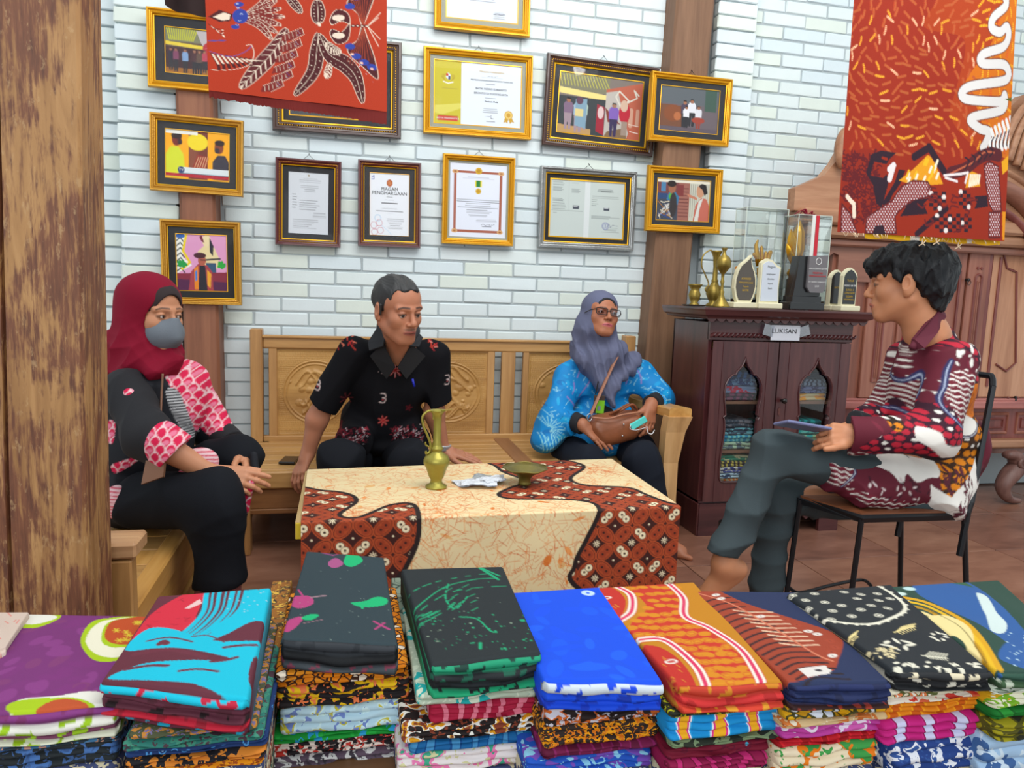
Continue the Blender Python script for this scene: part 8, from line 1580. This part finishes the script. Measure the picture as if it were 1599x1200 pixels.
a0 = P(985, 668, 2.93); a1 = P(1009, 654, 2.93); put('mask_cloth', MB().box((a0 + a1) / 2, (np.linalg.norm(a1 - a0), .008, .030), rotm(ry=-math.atan2(a1[2] - a0[2], a1[0] - a0[0])), .003), m_tq, fm); put('ear_loop', MB().tube(cr([P(985, 664, 2.925), P(984, 670, 2.92), P(994, 672, 2.92), P(1008, 668, 2.925)], n=6), .0016, 5), plain('white_elastic', (226, 226, 230), .7), fm, smooth=True); put('ear_loop', MB().tube(cr([P(1010, 666, 2.93), P(1012, 676, 2.92), P(1018, 678, 2.92), P(1022, 672, 2.925)], n=6), .0022, 5), plain('white_elastic', (226, 226, 230), .7), fm, smooth=True)
# ---------------------------------------------------------------- the woman in the red headscarf
SK3 = (194, 134, 100)
girl = thing('person', 'young woman in a crimson headscarf and grey mask, hands clasped round her knee', 'person', (-.55, 2.35, 0), 'people sitting and talking')
hc = P(238, 492, 2.38); R = frame_from((.79, -.60, -.04), (.03, 0, 1)); s = .95; nb = P(232, 570, 2.42)
hp, T = headprims(hc, R, s, nb, .05, 1.0, ears=False); Vh, Fh = solid(hp, .0021); hcol = headcolor(Vh, hc, R, s, SK3, (180, 100, 96), (70, 50, 42), brow_w=.75)
shR, shL = P(196, 606, 2.28), P(292, 594, 2.50); elR, wrR = P(232, 684, 2.14), P(333, 742, 2.15); elL, wrL = P(332, 672, 2.52), P(368, 702, 2.42)
aR = [cap(shR, elR, .045, .04), cap(elR, wrR, .041, .026, .02)] + handprims(wrR, P(388, 752, 2.14) - wrR, (.30, -.80, .5), .95, -1, ((.12, .2, .1), (.25, .4, .2), (.35, .5, .3), (.45, .6, .4)), .06, (.95, .35, -.1), .45)
aL = [cap(shL, elL, .045, .04), cap(elL, wrL, .036, .026, .02)] + handprims(P(385, 712, 2.30), P(392, 752, 2.19) - P(385, 712, 2.30), (.85, -.3, .2), .92, 1, ((.2, .3, .2), (.25, .4, .3), (.3, .5, .3), (.3, .5, .3)), .14, (.8, .5, -.3), .4) + [cap(wrL, P(385, 712, 2.30), .026, .026, .02)]
Va, Fa = solid(aR, .0026); Vb, Fb = solid(aL, .0028)
kN, kF = P(333, 782, 2.10), P(372, 712, 2.32); an = P(347, 905, 2.12); af = P(330, 900, 2.3)
core, Fc = solid([cap(nb, P(215, 770, 2.4), .06, .1, .03), cap(shR, shL, .04, .04, .03), cap(P(215, 775, 2.4), kN, .06, .05), cap(kN, P(348, 880, 2.12), .045, .034)], .012)
m_sock = plain('dusty_pink_sock', (172, 104, 104), .85, bump=.3, bscale=300)
V5, F5 = solid([cap(P(348, 870, 2.12), P(356, 918, 2.12), .036, .032)], .005)
body = bodymesh('body', [(Vh, Fh, hcol), (Va, Fa, skincol(Va, SK3)), (Vb, Fb, skincol(Vb, SK3)), (core, Fc, srgb(SK3)), (V5, F5, skincol(V5, SK3))], m_skin, girl)
eyes(body, T, R, s, R @ np.array([-.35, .9, .0]))
V, F = solid([cap(P(357, 916, 2.12), P(360, 960, 2.12), .034, .032), *footprims(P(358, 975, 2.12), (.6, -.8, 0), (0, 0, 1), .9)], .005); put('sock', (V, F), m_sock, girl, smooth=True)
V, F = solid([cap(P(335, 860, 2.24), P(322, 945, 2.2), .045, .036), *footprims(P(322, 965, 2.2), (.5, -.85, 0), (0, 0, 1), .9)], .005); put('sock', (V, F), m_sock, girl, smooth=True)
Eh = lambda p, r, k=.02, Rl=None: ell(T(*p), np.array(r) * s, R if Rl is None else R @ Rl, k * s)
hij = [Eh((0, -.020, .042), (.090, .108, .092)), Eh((0, -.030, -.04), (.094, .096, .11), .03), Eh((-.0, -.02, -.09), (.082, .088, .06), .04), cap(P(208, 560, 2.37), P(258, 562, 2.36), .062, .045, .05), cap(P(196, 555, 2.42), P(246, 568, 2.35), .06, .045, .05), cap(P(222, 562, 2.34), P(238, 582, 2.29), .04, .018, .04), cap(P(190, 545, 2.5), P(175, 570, 2.45), .07, .05, .04), neg(Eh((0, .088, -.005), (.060, .078, .082), .008)), neg(Eh((0, .05, -.01), (.062, .06, .085), .004))]
fd = folds(.014, 5, 6, 36, 84, (.5, .5, 1)); m_rh = plain('crimson_hijab', (128, 10, 40), .8, bump=.2, bscale=500, spec=.2)
V, F = solid(hij, .0030, lambda x, y, z: fd(x, y, z) * np.clip((hc[2] - .0 - z) * 9 + .1, .08, 1)); put('headscarf', (V, F), m_rh, girl, smooth=True)
V, F = solid([Eh((0, .006, .044), (.074, .086, .074)), neg(Eh((0, .088, -.010), (.054, .07, .078), .004))], .003); put('inner_cap', (V, F), plain('dark_inner_cap', (40, 26, 28), .8), girl, smooth=True)
# mask
V, F = solid([Eh((0, .050, -.052), (.062, .060, .058), .012), cap(T(0, .094, -.008), T(0, .104, -.06), .012 * s, .01 * s, .03), pl(T(0, .03, 0), R @ np.array([0, -1, 0]), .004), pl(T(0, .07, -.010), R @ np.array([0, -.32, 1.0]), .006)], .0022)
nmask = put('face_mask', (V, F), plain('grey_cloth_mask', (106, 114, 124), .75, bump=.2, bscale=300), girl, smooth=True)
put('mask_seam', MB().tube(cr([T(0, .0965, -.014), T(0, .1135, -.036), T(0, .1105, -.062), T(0, .094, -.086)], n=6), .0012, 5), plain('grey_seam', (80, 86, 96), .8), nmask)
# girl's printed blouse
PKb, PKl, BKg = (212, 22, 74), (226, 120, 150), (24, 26, 34)
pg = Canvas(-1.0, .1, .2, 1.2, .0016, BKg, tr=lambda x, y: tuple(P(x, y, 2.3)[[0, 2]])); pat = Canvas(-1.0, .1, .2, 1.2, .0016, PKb, tr=pg.tr)
for j in range(-2, 34):
    for i in range(-2, 24):
        x, y = 160 + i * 15 + (j % 2) * 7.5, 520 + j * 11; pat.line(cr([(x - 9, y + 6), (x - 4, y - 3), (x + 4, y - 4), (x + 9, y + 5)], n=4), .0028, (236, 200, 206)); pat.ell((x, y + 4), .0085, .006, PKl, .3) if (i + j) % 2 else None
        pat.line([(x - 2, y - 5), (x + 3, y - 7)], .0016, (236, 200, 206))
def zone(c, src, pts, n=5):
    M_ = Canvas(c.x0, c.y0, c.x1, c.y1, c.res, (0, 0, 0), tr=c.tr); M_.poly(cr(pts, True, n), (255, 255, 255)); m_ = M_.A[..., 0] > .5; c.A[m_] = src.A[m_]
zone(pg, pat, [(246, 575), (258, 556), (300, 545), (335, 640), (360, 690), (330, 700), (300, 684), (282, 640), (262, 600)]); zone(pg, pat, [(165, 566), (178, 566), (180, 590), (165, 590)]); zone(pg, pat, [(166, 660), (180, 662), (180, 690), (166, 684)]); zone(pg, pat, [(180, 722), (218, 708), (222, 714), (188, 734)]); zone(pg, pat, [(200, 612), (212, 620), (222, 634), (206, 626)])
st = Canvas(pg.x0, pg.y0, pg.x1, pg.y1, pg.res, (20, 22, 30), tr=pg.tr)
for k in range(26): st.line([(240, 604 + k * 4.6), (310, 600 + k * 4.6)], .0034, (210, 212, 216))
zone(pg, st, [(258, 612), (276, 612), (294, 660), (296, 690), (284, 676), (270, 650)], 3)
st2 = Canvas(pg.x0, pg.y0, pg.x1, pg.y1, pg.res, (226, 190, 196), tr=pg.tr)
for k in range(40): st2.line(cr([(150, 690 + k * 5), (180, 686 + k * 5), (260, 690 + k * 5), (330, 684 + k * 5), (360, 688 + k * 5)], n=5), .0034, (196, 30, 70))
blous = [ell(P(240, 630, 2.40), (.145, .115, .14), None, .04), ell(P(228, 700, 2.38), (.14, .13, .12), None, .04), ell(P(208, 752, 2.40), (.13, .13, .08), None, .04), cap(shR, shL, .06, .06, .05), cap(shL, elL, .063, .058, .03), cut(elL, P(356, 692, 2.46), .056, .052, .03), ell(P(190, 775, 2.3), (.07, .08, .06), None, .03)]
garment('blouse', blous, .0042, vcol('girl_blouse', .75, .15, 500), girl, .009, 22, lambda V: pg.sample(V[:, 0], V[:, 2]), 12, 36)
V, F = solid([cut(P(250, 692, 2.13), P(272, 710, 2.128), .0625, .066, .01), neg(cap(P(262, 702, 2.13), P(282, 720, 2.13), .05, .052, .003))], .0034); put('rolled_cuff', (V, F), vcol('girl_blouse', .75), girl, smooth=True, colors=pat.sample(V[:, 0], V[:, 2]))
V, F = solid([cut(P(340, 678, 2.5), P(362, 696, 2.44), .055, .05, .01)], .004); put('dark_cuff', (V, F), m_blk2, girl, smooth=True)
put('bracelet', MB().tube([P(322, 736, 2.15) + R3 for R3 in [np.array([.012 * math.cos(t) * -.5, .027 * math.sin(t), .027 * math.cos(t)]) for t in np.linspace(0, 2 * PI, 22)[:-1]]], .0013, 5, closed=True), plain('brown_cord', (110, 60, 50), .6), girl)
gt = [ell(P(212, 775, 2.38), (.14, .14, .09), None, .04), cap(P(225, 780, 2.24), kN, .086, .076, .04), cut(kN, P(345, 903, 2.12), .076, .068, .04), cap(P(240, 760, 2.45), kF, .088, .070, .04), cut(kF, P(338, 872, 2.28), .064, .05, .03)]
garment('trousers', gt, .006, m_blktr, girl, .010, 31, None, 12, 36)
def patch(name, prims, res, colsrc): V, F = solid(prims, res); put(name, (V, F), vcol('girl_blouse', .75), girl, smooth=True, colors=colsrc.sample(V[:, 0], V[:, 2]))
garment('sleeve', [cap(shR, elR, .062, .058, .03), cut(elR, P(262, 702, 2.13), .058, .056, .03), neg(cap(P(256, 698, 2.13), P(272, 712, 2.13), .048, .05, .003))], .004, m_blk2, girl, .008, 61, None, 20, 50)
patch('sleeve_patch', [ell(P(206, 622, 2.20), (.022, .02, .03), rotm(ry=-.6), .01)], .003, pat)
patch('printed_patch', [ell(P(314, 721, 2.168), (.048, .028, .040), None, .01)], .003, st2); patch('printed_patch', [ell(P(298, 742, 2.155), (.036, .02, .024), None, .01)], .003, st2); patch('printed_hem', [ell(P(184, 785, 2.20), (.04, .03, .05), None, .01)], .004, st2)
V, F = solid([cap(P(392, 752, 2.15), P(380, 795, 2.17), .011, .016, .01), cap(P(380, 795, 2.17), P(376, 815, 2.18), .012, .006, .01)], .003); put('blouse_tail', (V, F), vcol('girl_blouse', .75), girl, smooth=True, colors=pat.sample(V[:, 0], V[:, 2]))
V, F = solid([cap(P(396, 712, 2.24), P(398, 735, 2.22), .012, .012, .01)], .003); put('striped_cuff', (V, F), vcol('girl_blouse', .75), girl, smooth=True, colors=st.sample(V[:, 0], V[:, 2]))
gb_ = thing('shoulder_bag', 'small brown pouch on a thin strap across the young woman in red', 'bag', P(240, 735, 2.08)); m_pouch = plain('brown_pouch', (122, 84, 62), .5)
flap('pouch', [P(230, 716, 2.09), P(258, 724, 2.08), P(256, 745, 2.07), P(222, 757, 2.07)], .014, m_pouch, gb_)
put('strap', MB().tube(cr([P(196, 580, 2.26), P(214, 606, 2.22), P(236, 650, 2.22), P(240, 690, 2.12), P(240, 718, 2.08)], n=6), .0034, 5), m_pouch, gb_, smooth=True); put('strap', MB().tube(cr([P(254, 584, 2.27), P(252, 620, 2.255), P(250, 668, 2.2)], n=6), .0034, 5), m_pouch, gb_, smooth=True)
# ---------------------------------------------------------------- the young man on the iron chair
SK4 = (192, 130, 94)
boy = thing('person', 'young man in a red, white and orange batik shirt seated on the iron chair', 'person', (1.75, 2.0, 0), 'people sitting and talking')
hc = P(1414, 444, 2.0); R = frame_from((-.74, .66, -.08), (0.0, 0.0, 1)); s = 1.04; nb = P(1448, 525, 1.97)
hp, T = headprims(hc, R, s, nb, .054); hp.append(cap(nb, P(1458, 548, 1.99), .056, .06, .03)); Vh, Fh = solid(hp, .0022); hcol = headcolor(Vh, hc, R, s, SK4, (176, 100, 84), (40, 32, 30))
shN, shF = P(1488, 566, 1.88), P(1418, 566, 2.14); elN, wrN = P(1462, 682, 1.80), P(1345, 678, 1.90); elF, wrF = P(1372, 650, 2.16), P(1345, 664, 2.02)
aN = [cap(shN, elN, .05, .042), cap(elN, wrN, .042, .027, .02)] + handprims(wrN - (0, 0, .0), P(1268, 680, 1.93) - wrN, (-.25, -.62, .35), 1.02, -1, ((.5, .5, .3), (.75, .7, .3), (.85, .7, .4), (.9, .7, .4)), .06, (.95, .40, .20), .45)
aF = [cap(shF, elF, .05, .042), cap(elF, wrF, .04, .027, .02)] + handprims(wrF, P(1290, 690, 2.0) - wrF, (-.1, .5, -.9), 1.0, 1, ((.3, .4, .3),) * 4, .08, (.8, .5, .2), .3)
Va, Fa = solid(aN, .0026); Vb, Fb = solid(aF, .0032)
hpn = P(1430, 775, 2.0); kU, kD = P(1206, 708, 2.02), P(1212, 775, 2.14); aU, aD = P(1130, 868, 2.0), P(1196, 925, 2.14)
V5, F5 = solid([cap(P(1146, 830, 2.0), aU + (0, 0, -.02), .04, .034)] + footprims(P(1131, 884, 2.0), P(1080, 922, 2.02) - P(1131, 884, 2.0), (-.55, -.25, .75), 1.0, -1), .0034)
V6, F6 = solid([cap(P(1196, 900, 2.14), P(1196, 930, 2.14), .04, .036)] + footprims(np.array([P(1196, 930, 2.14)[0], 2.14, .075]), (-.9, .1, 0), (0, 0, 1), 1.0), .005)
core, Fc = solid([cap(nb, P(1462, 560, 1.99), .045, .05, .03), cap(P(1462, 560, 1.99), hpn, .05, .07, .03), cap(shN, shF, .04, .04, .03), cap(hpn, kU, .05, .035), cap(kU, P(1140, 850, 2.0), .035, .03), cap(hpn, kD, .05, .035), cap(kD, P(1196, 905, 2.14), .035, .03)], .012)
body = bodymesh('body', [(Vh, Fh, hcol), (Va, Fa, skincol(Va, SK4)), (Vb, Fb, skincol(Vb, SK4)), (core, Fc, srgb(SK4)), (V5, F5, skincol(V5, SK4)), (V6, F6, skincol(V6, SK4))], m_skin, boy)
eyes(body, T, R, s, R @ np.array([.0, 1, .0]))
Eh = lambda p, r, k=.02, Rl=None: ell(T(*p), np.array(r) * s, R if Rl is None else R @ Rl, k * s)
hr2 = [Eh((0, -.026, .054), (.087, .100, .074), .02), Eh((0, -.066, .020), (.080, .070, .078), .03), Eh((0, .045, .068), (.076, .054, .040), .03), Eh((0, .080, .050), (.060, .024, .026), .02), Eh((0, -.080, -.035), (.052, .034, .052), .03)]
for q in (-1, 1): hr2 += [neg(Eh((q * .085, .016, -.040), (.032, .050, .042), .012)), Eh((q * .074, .020, .020), (.012, .016, .018), .01)]
hr2 += [neg(Eh((0, .085, -.035), (.08, .085, .062), .01)), neg(Eh((0, .0, -.11), (.1, .085, .08), .02))]
fdh = folds(.013, 44, 6, 60, 170); hd2 = hairdisp(R, hc, .0016, 520)
V, F = solid(hr2, .003, lambda x, y, z: fdh(x, y, z) + hd2(x, y, z)); put('hair', (V, F), plain('glossy_black_hair', (12, 15, 21), .5, bump=.5, bscale=350, spec=.4), boy, smooth=True)
lk = MB(); r = random.Random(3)
for k in range(46):
    a = r.uniform(-.9, .9); x0 = .06 * math.sin(a); p0 = T(x0, .055 + r.uniform(-.02, .015), .085); p1 = T(x0 * 1.15, .098 + r.uniform(-.006, .004), .058); p2 = T(x0 * 1.2, .098 + r.uniform(-.006, .002), .030 + r.uniform(-.006, .014)); lk.tube(cr([p0, p1, p2], n=4), [.006] * 4 + [.005] * 3 + [.003, .0012], 5)
put('fringe', lk, plain('glossy_black_hair', (16, 18, 24)), boy, smooth=True, kind='stuff')
# shirt print drawn flat, in picture points on the cloth
MR, RDb, WHb, OGb, NVb = (92, 22, 40), (176, 30, 52), (222, 218, 212), (210, 124, 16), (38, 40, 84)
pb = Canvas(1.25, .25, 2.35, 1.15, .0016, MR, tr=lambda x, y: tuple(P(x, y, 1.9)[[0, 2]])); r = random.Random(17)
def scales(c, pts, col, bg, hx=15, hy=11, white=.2, alt=None):
    src = Canvas(c.x0, c.y0, c.x1, c.y1, c.res, bg, tr=c.tr); p = np.array(pts); x0, y0 = p.min(0) - 8; x1, y1 = p.max(0) + 8
    for j in range(int((y1 - y0) / hy) + 1):
        for i in range(int((x1 - x0) / hx) + 1):
            x, y = x0 + i * hx + (j % 2) * hx / 2 + r.uniform(-1.5, 1.5), y0 + j * hy + r.uniform(-1, 1); cc_ = WHb if r.random() < white else (alt if alt and r.random() < .3 else col); w_ = .6 if cc_ == WHb else 1.0
            src.poly([(x + hx * .47 * w_ * math.cos(a) * r.uniform(.85, 1.1), y + hy * .47 * w_ * math.sin(a) * r.uniform(.85, 1.1)) for a in np.linspace(.3, 6.58, 7)[:-1]], cc_)
    zone(c, src, pts)
def waves(c, pts, bg, col, sl=.5, step=9, w_=.0042):
    src = Canvas(c.x0, c.y0, c.x1, c.y1, c.res, bg, tr=c.tr); p = np.array(pts); x0, y0 = p.min(0) - 8; x1, y1 = p.max(0) + 8
    for j in range(-10, int((y1 - y0) / step) + 12): src.line([(x, y0 + j * step + (x - x0) * sl + 1.6 * math.sin(x * .45)) for x in np.arange(x0, x1, 2.5)], w_, col)
    zone(c, src, pts)
for _ in range(60): pb.ell((r.uniform(1280, 1540), r.uniform(490, 820)), r.uniform(.008, .02), r.uniform(.005, .01), r.choice(((70, 14, 30), (110, 30, 50), (60, 16, 34))), r.uniform(0, 3))
for _ in range(70): pb.ell((r.uniform(1400, 1530), r.uniform(530, 640)), .006, .0035, WHb, r.uniform(0, 3))
scales(pb, [(1470, 500), (1510, 520), (1532, 560), (1532, 615), (1505, 590), (1480, 545), (1440, 545), (1410, 590), (1395, 620), (1400, 570), (1440, 520)], RDb, (50, 14, 34), 14, 11, .2)
scales(pb, [(1395, 640), (1420, 622), (1450, 640), (1475, 660), (1450, 680), (1420, 690), (1400, 700), (1340, 702), (1330, 690), (1370, 660)], RDb, (50, 14, 34), 12, 10, .22)
scales(pb, [(1505, 640), (1532, 630), (1532, 680), (1520, 710), (1490, 760), (1455, 770), (1460, 720), (1470, 680)], OGb, (56, 34, 20), 15, 12, .22)
scales(pb, [(1392, 560), (1408, 556), (1384, 620), (1376, 660), (1362, 660), (1375, 610)], OGb, (40, 26, 20), 9, 9, .3)
pb.poly(cr([(1500, 606), (1532, 600), (1532, 645), (1505, 650)], True, 5), (206, 110, 20)); 
for _ in range(60): x, y = r.uniform(1494, 1532), r.uniform(604, 645); pb.line([(x, y), (x + 3, y + 3)], .0014, (110, 40, 20))
waves(pb, [(1436, 590), (1470, 572), (1490, 600), (1480, 640), (1450, 655), (1434, 630)], (104, 24, 40), WHb, .35, 8); pb.line(cr([(1458, 560), (1440, 590), (1424, 620), (1432, 645), (1452, 660)], n=6), .011, NVb); pb.line(cr([(1458, 560), (1440, 590), (1424, 620), (1432, 645), (1452, 660)], n=6), .002, (170, 180, 206))
for x, y, a in ((1488, 542, 1.2), (1504, 550, 1.0), (1498, 570, .2), (1480, 562, 1.3), (1470, 548, .6)): pb.ell((x, y), .014, .006, WHb, a)
pb.poly(cr([(1388, 656), (1406, 660), (1412, 678), (1440, 680), (1450, 694), (1420, 702), (1396, 684), (1384, 672)], True, 5), WHb); pb.poly([(1350, 704), (1440, 696), (1462, 672), (1470, 690), (1450, 716), (1360, 716)], (30, 14, 26)); pb.poly(cr([(1480, 640), (1506, 648), (1524, 660), (1505, 680), (1482, 668)], True, 5), WHb); pb.line(cr([(1470, 672), (1500, 680), (1530, 660)], n=5), .009, (40, 30, 60)); pb.line(cr([(1470, 672), (1500, 680), (1530, 660)], n=5), .002, (206, 206, 214))
pb.poly(cr([(1355, 706), (1460, 716), (1456, 740), (1440, 744), (1420, 750), (1410, 738), (1396, 752), (1386, 736), (1366, 726)], True, 4), WHb)
waves(pb, [(1276, 742), (1300, 708), (1345, 706), (1338, 740), (1320, 762)], (104, 24, 42), WHb, .32, 8, .0038); pb.line([(1346, 706), (1338, 740), (1318, 762)], .009, NVb); pb.line([(1346, 706), (1338, 740), (1318, 762)], .0018, (200, 200, 210))
waves(pb, [(1325, 764), (1380, 776), (1440, 784), (1440, 802), (1370, 800)], (104, 24, 42), WHb, .05, 8, .0034)
for _ in range(26): pb.ell((r.uniform(1345, 1440), r.uniform(745, 785)), .008, .0032, (206, 190, 190) if r.random() < .5 else (60, 14, 30), r.uniform(0, 3))
tail = [(1440, 752), (1460, 768), (1500, 730), (1518, 712), (1516, 800), (1460, 830), (1440, 790)]; pb.poly(tail, WHb)
for k in range(60): x, y = r.uniform(1456, 1516), r.uniform(730, 812); pb.poly([(x, y), (x + r.uniform(4, 10), y + r.uniform(-14, -4)), (x + r.uniform(-2, 4), y + r.uniform(4, 10))], (84, 30, 44))
for k in range(10): y = 520 + k * 5; pb.line([(1408 + k * 4, 600 - k * 6), (1420 + k * 4, 594 - k * 6)], .0022, WHb)
pb.poly([(1426, 512), (1462, 484), (1478, 500), (1440, 540), (1424, 546)], (64, 18, 34))
for k in range(4): pb.line([(1432 + k * 10, 538 - k * 9), (1446 + k * 10, 508 - k * 7)], .002, (200, 90, 110)); pb.line([(1436, 512 + k * 8), (1470, 494 + k * 6)], .002, (200, 90, 110))
bs = [ell(P(1456, 600, 1.99), (.122, .125, .14), None, .04), cap(P(1440, 548, 1.99), P(1436, 640, 1.99), .07, .09, .04), ell(P(1462, 680, 2.01), (.115, .135, .12), None, .04), ell(P(1445, 745, 2.0), (.14, .16, .085), None, .04), cap(shN, shF, .06, .06, .05), cap(P(1456, 532, 1.98), P(1470, 600, 2.0), .06, .09, .04), cap(shN, elN, .068, .064, .03), cut(elN, P(1330, 679, 1.905), .062, .054, .03), neg(cap(P(1342, 679, 1.9), P(1318, 679, 1.91), .040, .042, .003)), cap(shF, elF, .064, .058, .03), cut(elF, P(1352, 662, 2.05), .056, .05, .03), cut(P(1400, 742, 1.95), P(1290, 745, 1.95), .07, .045, .04), cut(P(1440, 765, 1.93), P(1340, 775, 1.9), .06, .04, .04), cut(P(1492, 730, 1.93), P(1478, 800, 1.85), .06, .045, .03), ell(P(1505, 700, 1.98), (.05, .09, .11), None, .03), neg(ell(nb + (-.01, 0, .035), (.062, .062, .045), None, .012))]
garment('shirt', bs, .0040, vcol('boy_batik_shirt', .75, .15, 500), boy, .008, 41, lambda V: pb.sample(V[:, 0], V[:, 2]), 12, 36)
col_ = [P(1424, 548, 1.93), P(1428, 530, 1.915), P(1446, 508, 1.91), P(1466, 486, 1.92), P(1478, 494, 1.93), P(1464, 520, 1.90), P(1444, 544, 1.89)]
cm = np.array(col_); put('collar', (np.concatenate([cm, cm + (0, .012, 0)]), [tuple(range(7)), tuple(range(13, 6, -1))] + [(i, 7 + i, 7 + (i + 1) % 7, (i + 1) % 7) for i in range(7)]), plain('maroon_collar', (92, 24, 44), .8), boy)
put('collar_band', MB().tube(cr([P(1424, 545, 1.92), P(1446, 512, 1.93), P(1470, 492, 1.97), P(1466, 498, 2.04), P(1440, 520, 2.05)], n=5), .010, 8, flat=1.2), plain('maroon_collar', (92, 24, 44), .8), boy, smooth=True)
bt = [ell(hpn + (-.02, .03, .01), (.14, .16, .09), None, .04), cap(P(1395, 752, 1.97), kU, .088, .066, .04), cut(kU, aU + (0, 0, .0), .062, .050, .04), cap(P(1400, 775, 2.12), kD, .082, .064, .04), cut(kD, P(1196, 926, 2.14), .060, .052, .04)]
garment('trousers', bt, .0055, plain('charcoal_green_jeans', (62, 72, 76), .85, bump=.25, bscale=350, spec=.15), boy, .013, 52, None, 14, 46)
ph = thing('smartphone', 'blue-grey phone held flat by the young man on the iron chair', 'phone', P(1250, 668, 1.93)); a0, a1 = P(1216, 660, 1.95), P(1290, 672, 1.93)
put('phone_body', MB().box((a0 + a1) / 2, (np.linalg.norm(a1 - a0), .078, .009), rotm(ry=.16, rx=-.30), .003), plain('blue_grey_phone', (112, 118, 158), .3), ph)
V, F = solid([cut(P(1350, 660, 1.99), P(1334, 655, 1.975), .03, .03)], .004); put('watch_strap', (V, F), m_blk2, boy, smooth=True)
# ================================================================ things on the coffee table
X, Y_ = PZ(681, 762, ZT + .003)[:2]; ew = thing('brass_ewer', 'slender yellow brass ewer with a looped handle standing on the coffee table', 'ewer', (X, Y_, ZT + .004)); zb = ZT + .004; K_ = .205 / .25
prof = [(.001, 0), (.034, 0), (.034, .006), (.020, .014), (.018, .026), (.024, .036), (.034, .066), (.041, .078), (.042, .088), (.036, .102), (.019, .114), (.016, .12), (.020, .124), (.020, .130), (.015, .134), (.0155, .140), (.0125, .150), (.0125, .22), (.014, .235), (.022, .246), (.026, .250), (.020, .248), (.010, .235)]
put('body', MB().lathe([(r_ * .98, z_ * .98) for r_, z_ in prof], (X, Y_, zb), 32, 1.0), m_brassy, ew, smooth=True)
put('spout_lip', MB().tube(cr([(X + .01, Y_ - .01, zb + .245), (X + .03, Y_ - .008, zb + .246), (X + .044, Y_ - .004, zb + .248)], n=4), [.008, .008, .007, .006, .005, .004, .003, .002, .002], 8, flat=.3), m_brassy, ew, smooth=True)
put('handle', MB().tube(cr([(X - .012, Y_, zb + .215), (X - .014, Y_, zb + .235), (X - .028, Y_, zb + .242), (X - .046, Y_, zb + .225), (X - .044, Y_, zb + .198), (X - .030, Y_, zb + .165), (X - .020, Y_, zb + .135), (X - .022, Y_, zb + .115), (X - .032, Y_, zb + .108), (X - .034, Y_, zb + .116)], n=6), .0038, 8).tube(cr([(X - .024, Y_, zb + .130), (X - .034, Y_, zb + .135), (X - .036, Y_, zb + .145)], n=4), .0028, 6), m_brassy, ew, smooth=True)
X, Y_ = PZ(819, 757, ZT + .003)[:2]; bw = thing('brass_bowl', 'shallow flared brass bowl on a short foot, right on the coffee table', 'bowl', (X, Y_, ZT + .004))
put('body', MB().lathe([(.001, 0), (.022, 0), (.020, .006), (.019, .02), (.028, .032), (.060, .048), (.071, .054), (.070, .056), (.05, .048), (.02, .036), (0, .034)], (X, Y_, zb), 36), plain('olive_brass', (120, 110, 52), .4, .6, var=.1), bw, smooth=True)
put('wavy_rim', MB().tube([(X + (.071 + .0015 * math.sin(9 * t)) * math.cos(t), Y_ + .071 * math.sin(t), zb + .055 + .0015 * math.sin(6 * t)) for t in np.linspace(0, 2 * PI, 60)[:-1]], .0022, 6, closed=True), plain('olive_brass', (120, 110, 52)), bw, smooth=True)
m_sachet = plain('white_plastic_sachet', (206, 210, 218), .35, var=.05, coat=.3); m_sach2 = plain('grey_silver_sachet', (150, 156, 160), .3, .3)
for i, (x, y, wx, wy, rz, zz, mt, lb_) in enumerate(((735, 757, .085, .06, .3, .004, m_sachet, 'white plastic sachet at the left of the packet heap on the table'), (762, 752, .08, .055, -.3, .010, m_sach2, 'silver-grey packet at the back of the heap on the table'), (748, 762, .09, .05, -.15, .016, m_sachet, 'white crumpled packet at the front of the heap on the table'), (768, 758, .07, .05, .5, .020, m_sachet, 'topmost white packet at the right of the heap on the table'))):
    c0 = PZ(x, y, ZT); U, Vg = np.meshgrid(np.linspace(-1, 1, 16), np.linspace(-1, 1, 12)); rr = np.random.default_rng(i); hgt = .004 * (1 - U ** 2) * (1 - Vg ** 2) + .0035 * np.sin(U * 4 + i) * np.sin(Vg * 3 + i * 2) + rr.uniform(-.0012, .0012, U.shape)
    ca, sa = math.cos(rz), math.sin(rz); Xg = c0[0] + (U * wx * ca - Vg * wy * sa) / 1.6; Yg = c0[1] + (U * wx * sa + Vg * wy * ca) / 1.6; Zg = ZT + .005 + zz * .8 + hgt; n_ = U.size
    V = np.concatenate([np.stack([Xg.ravel(), Yg.ravel(), Zg.ravel()], 1), np.stack([Xg.ravel(), Yg.ravel(), Zg.ravel() - .003], 1)]); G = grid(16, 12); o = put('sachet', (V, np.concatenate([G, G[:, ::-1] + n_])), mt, origin=(c0[0], c0[1], ZT)); tagp(o, lb_, 'sachet', 'packets on the coffee table')
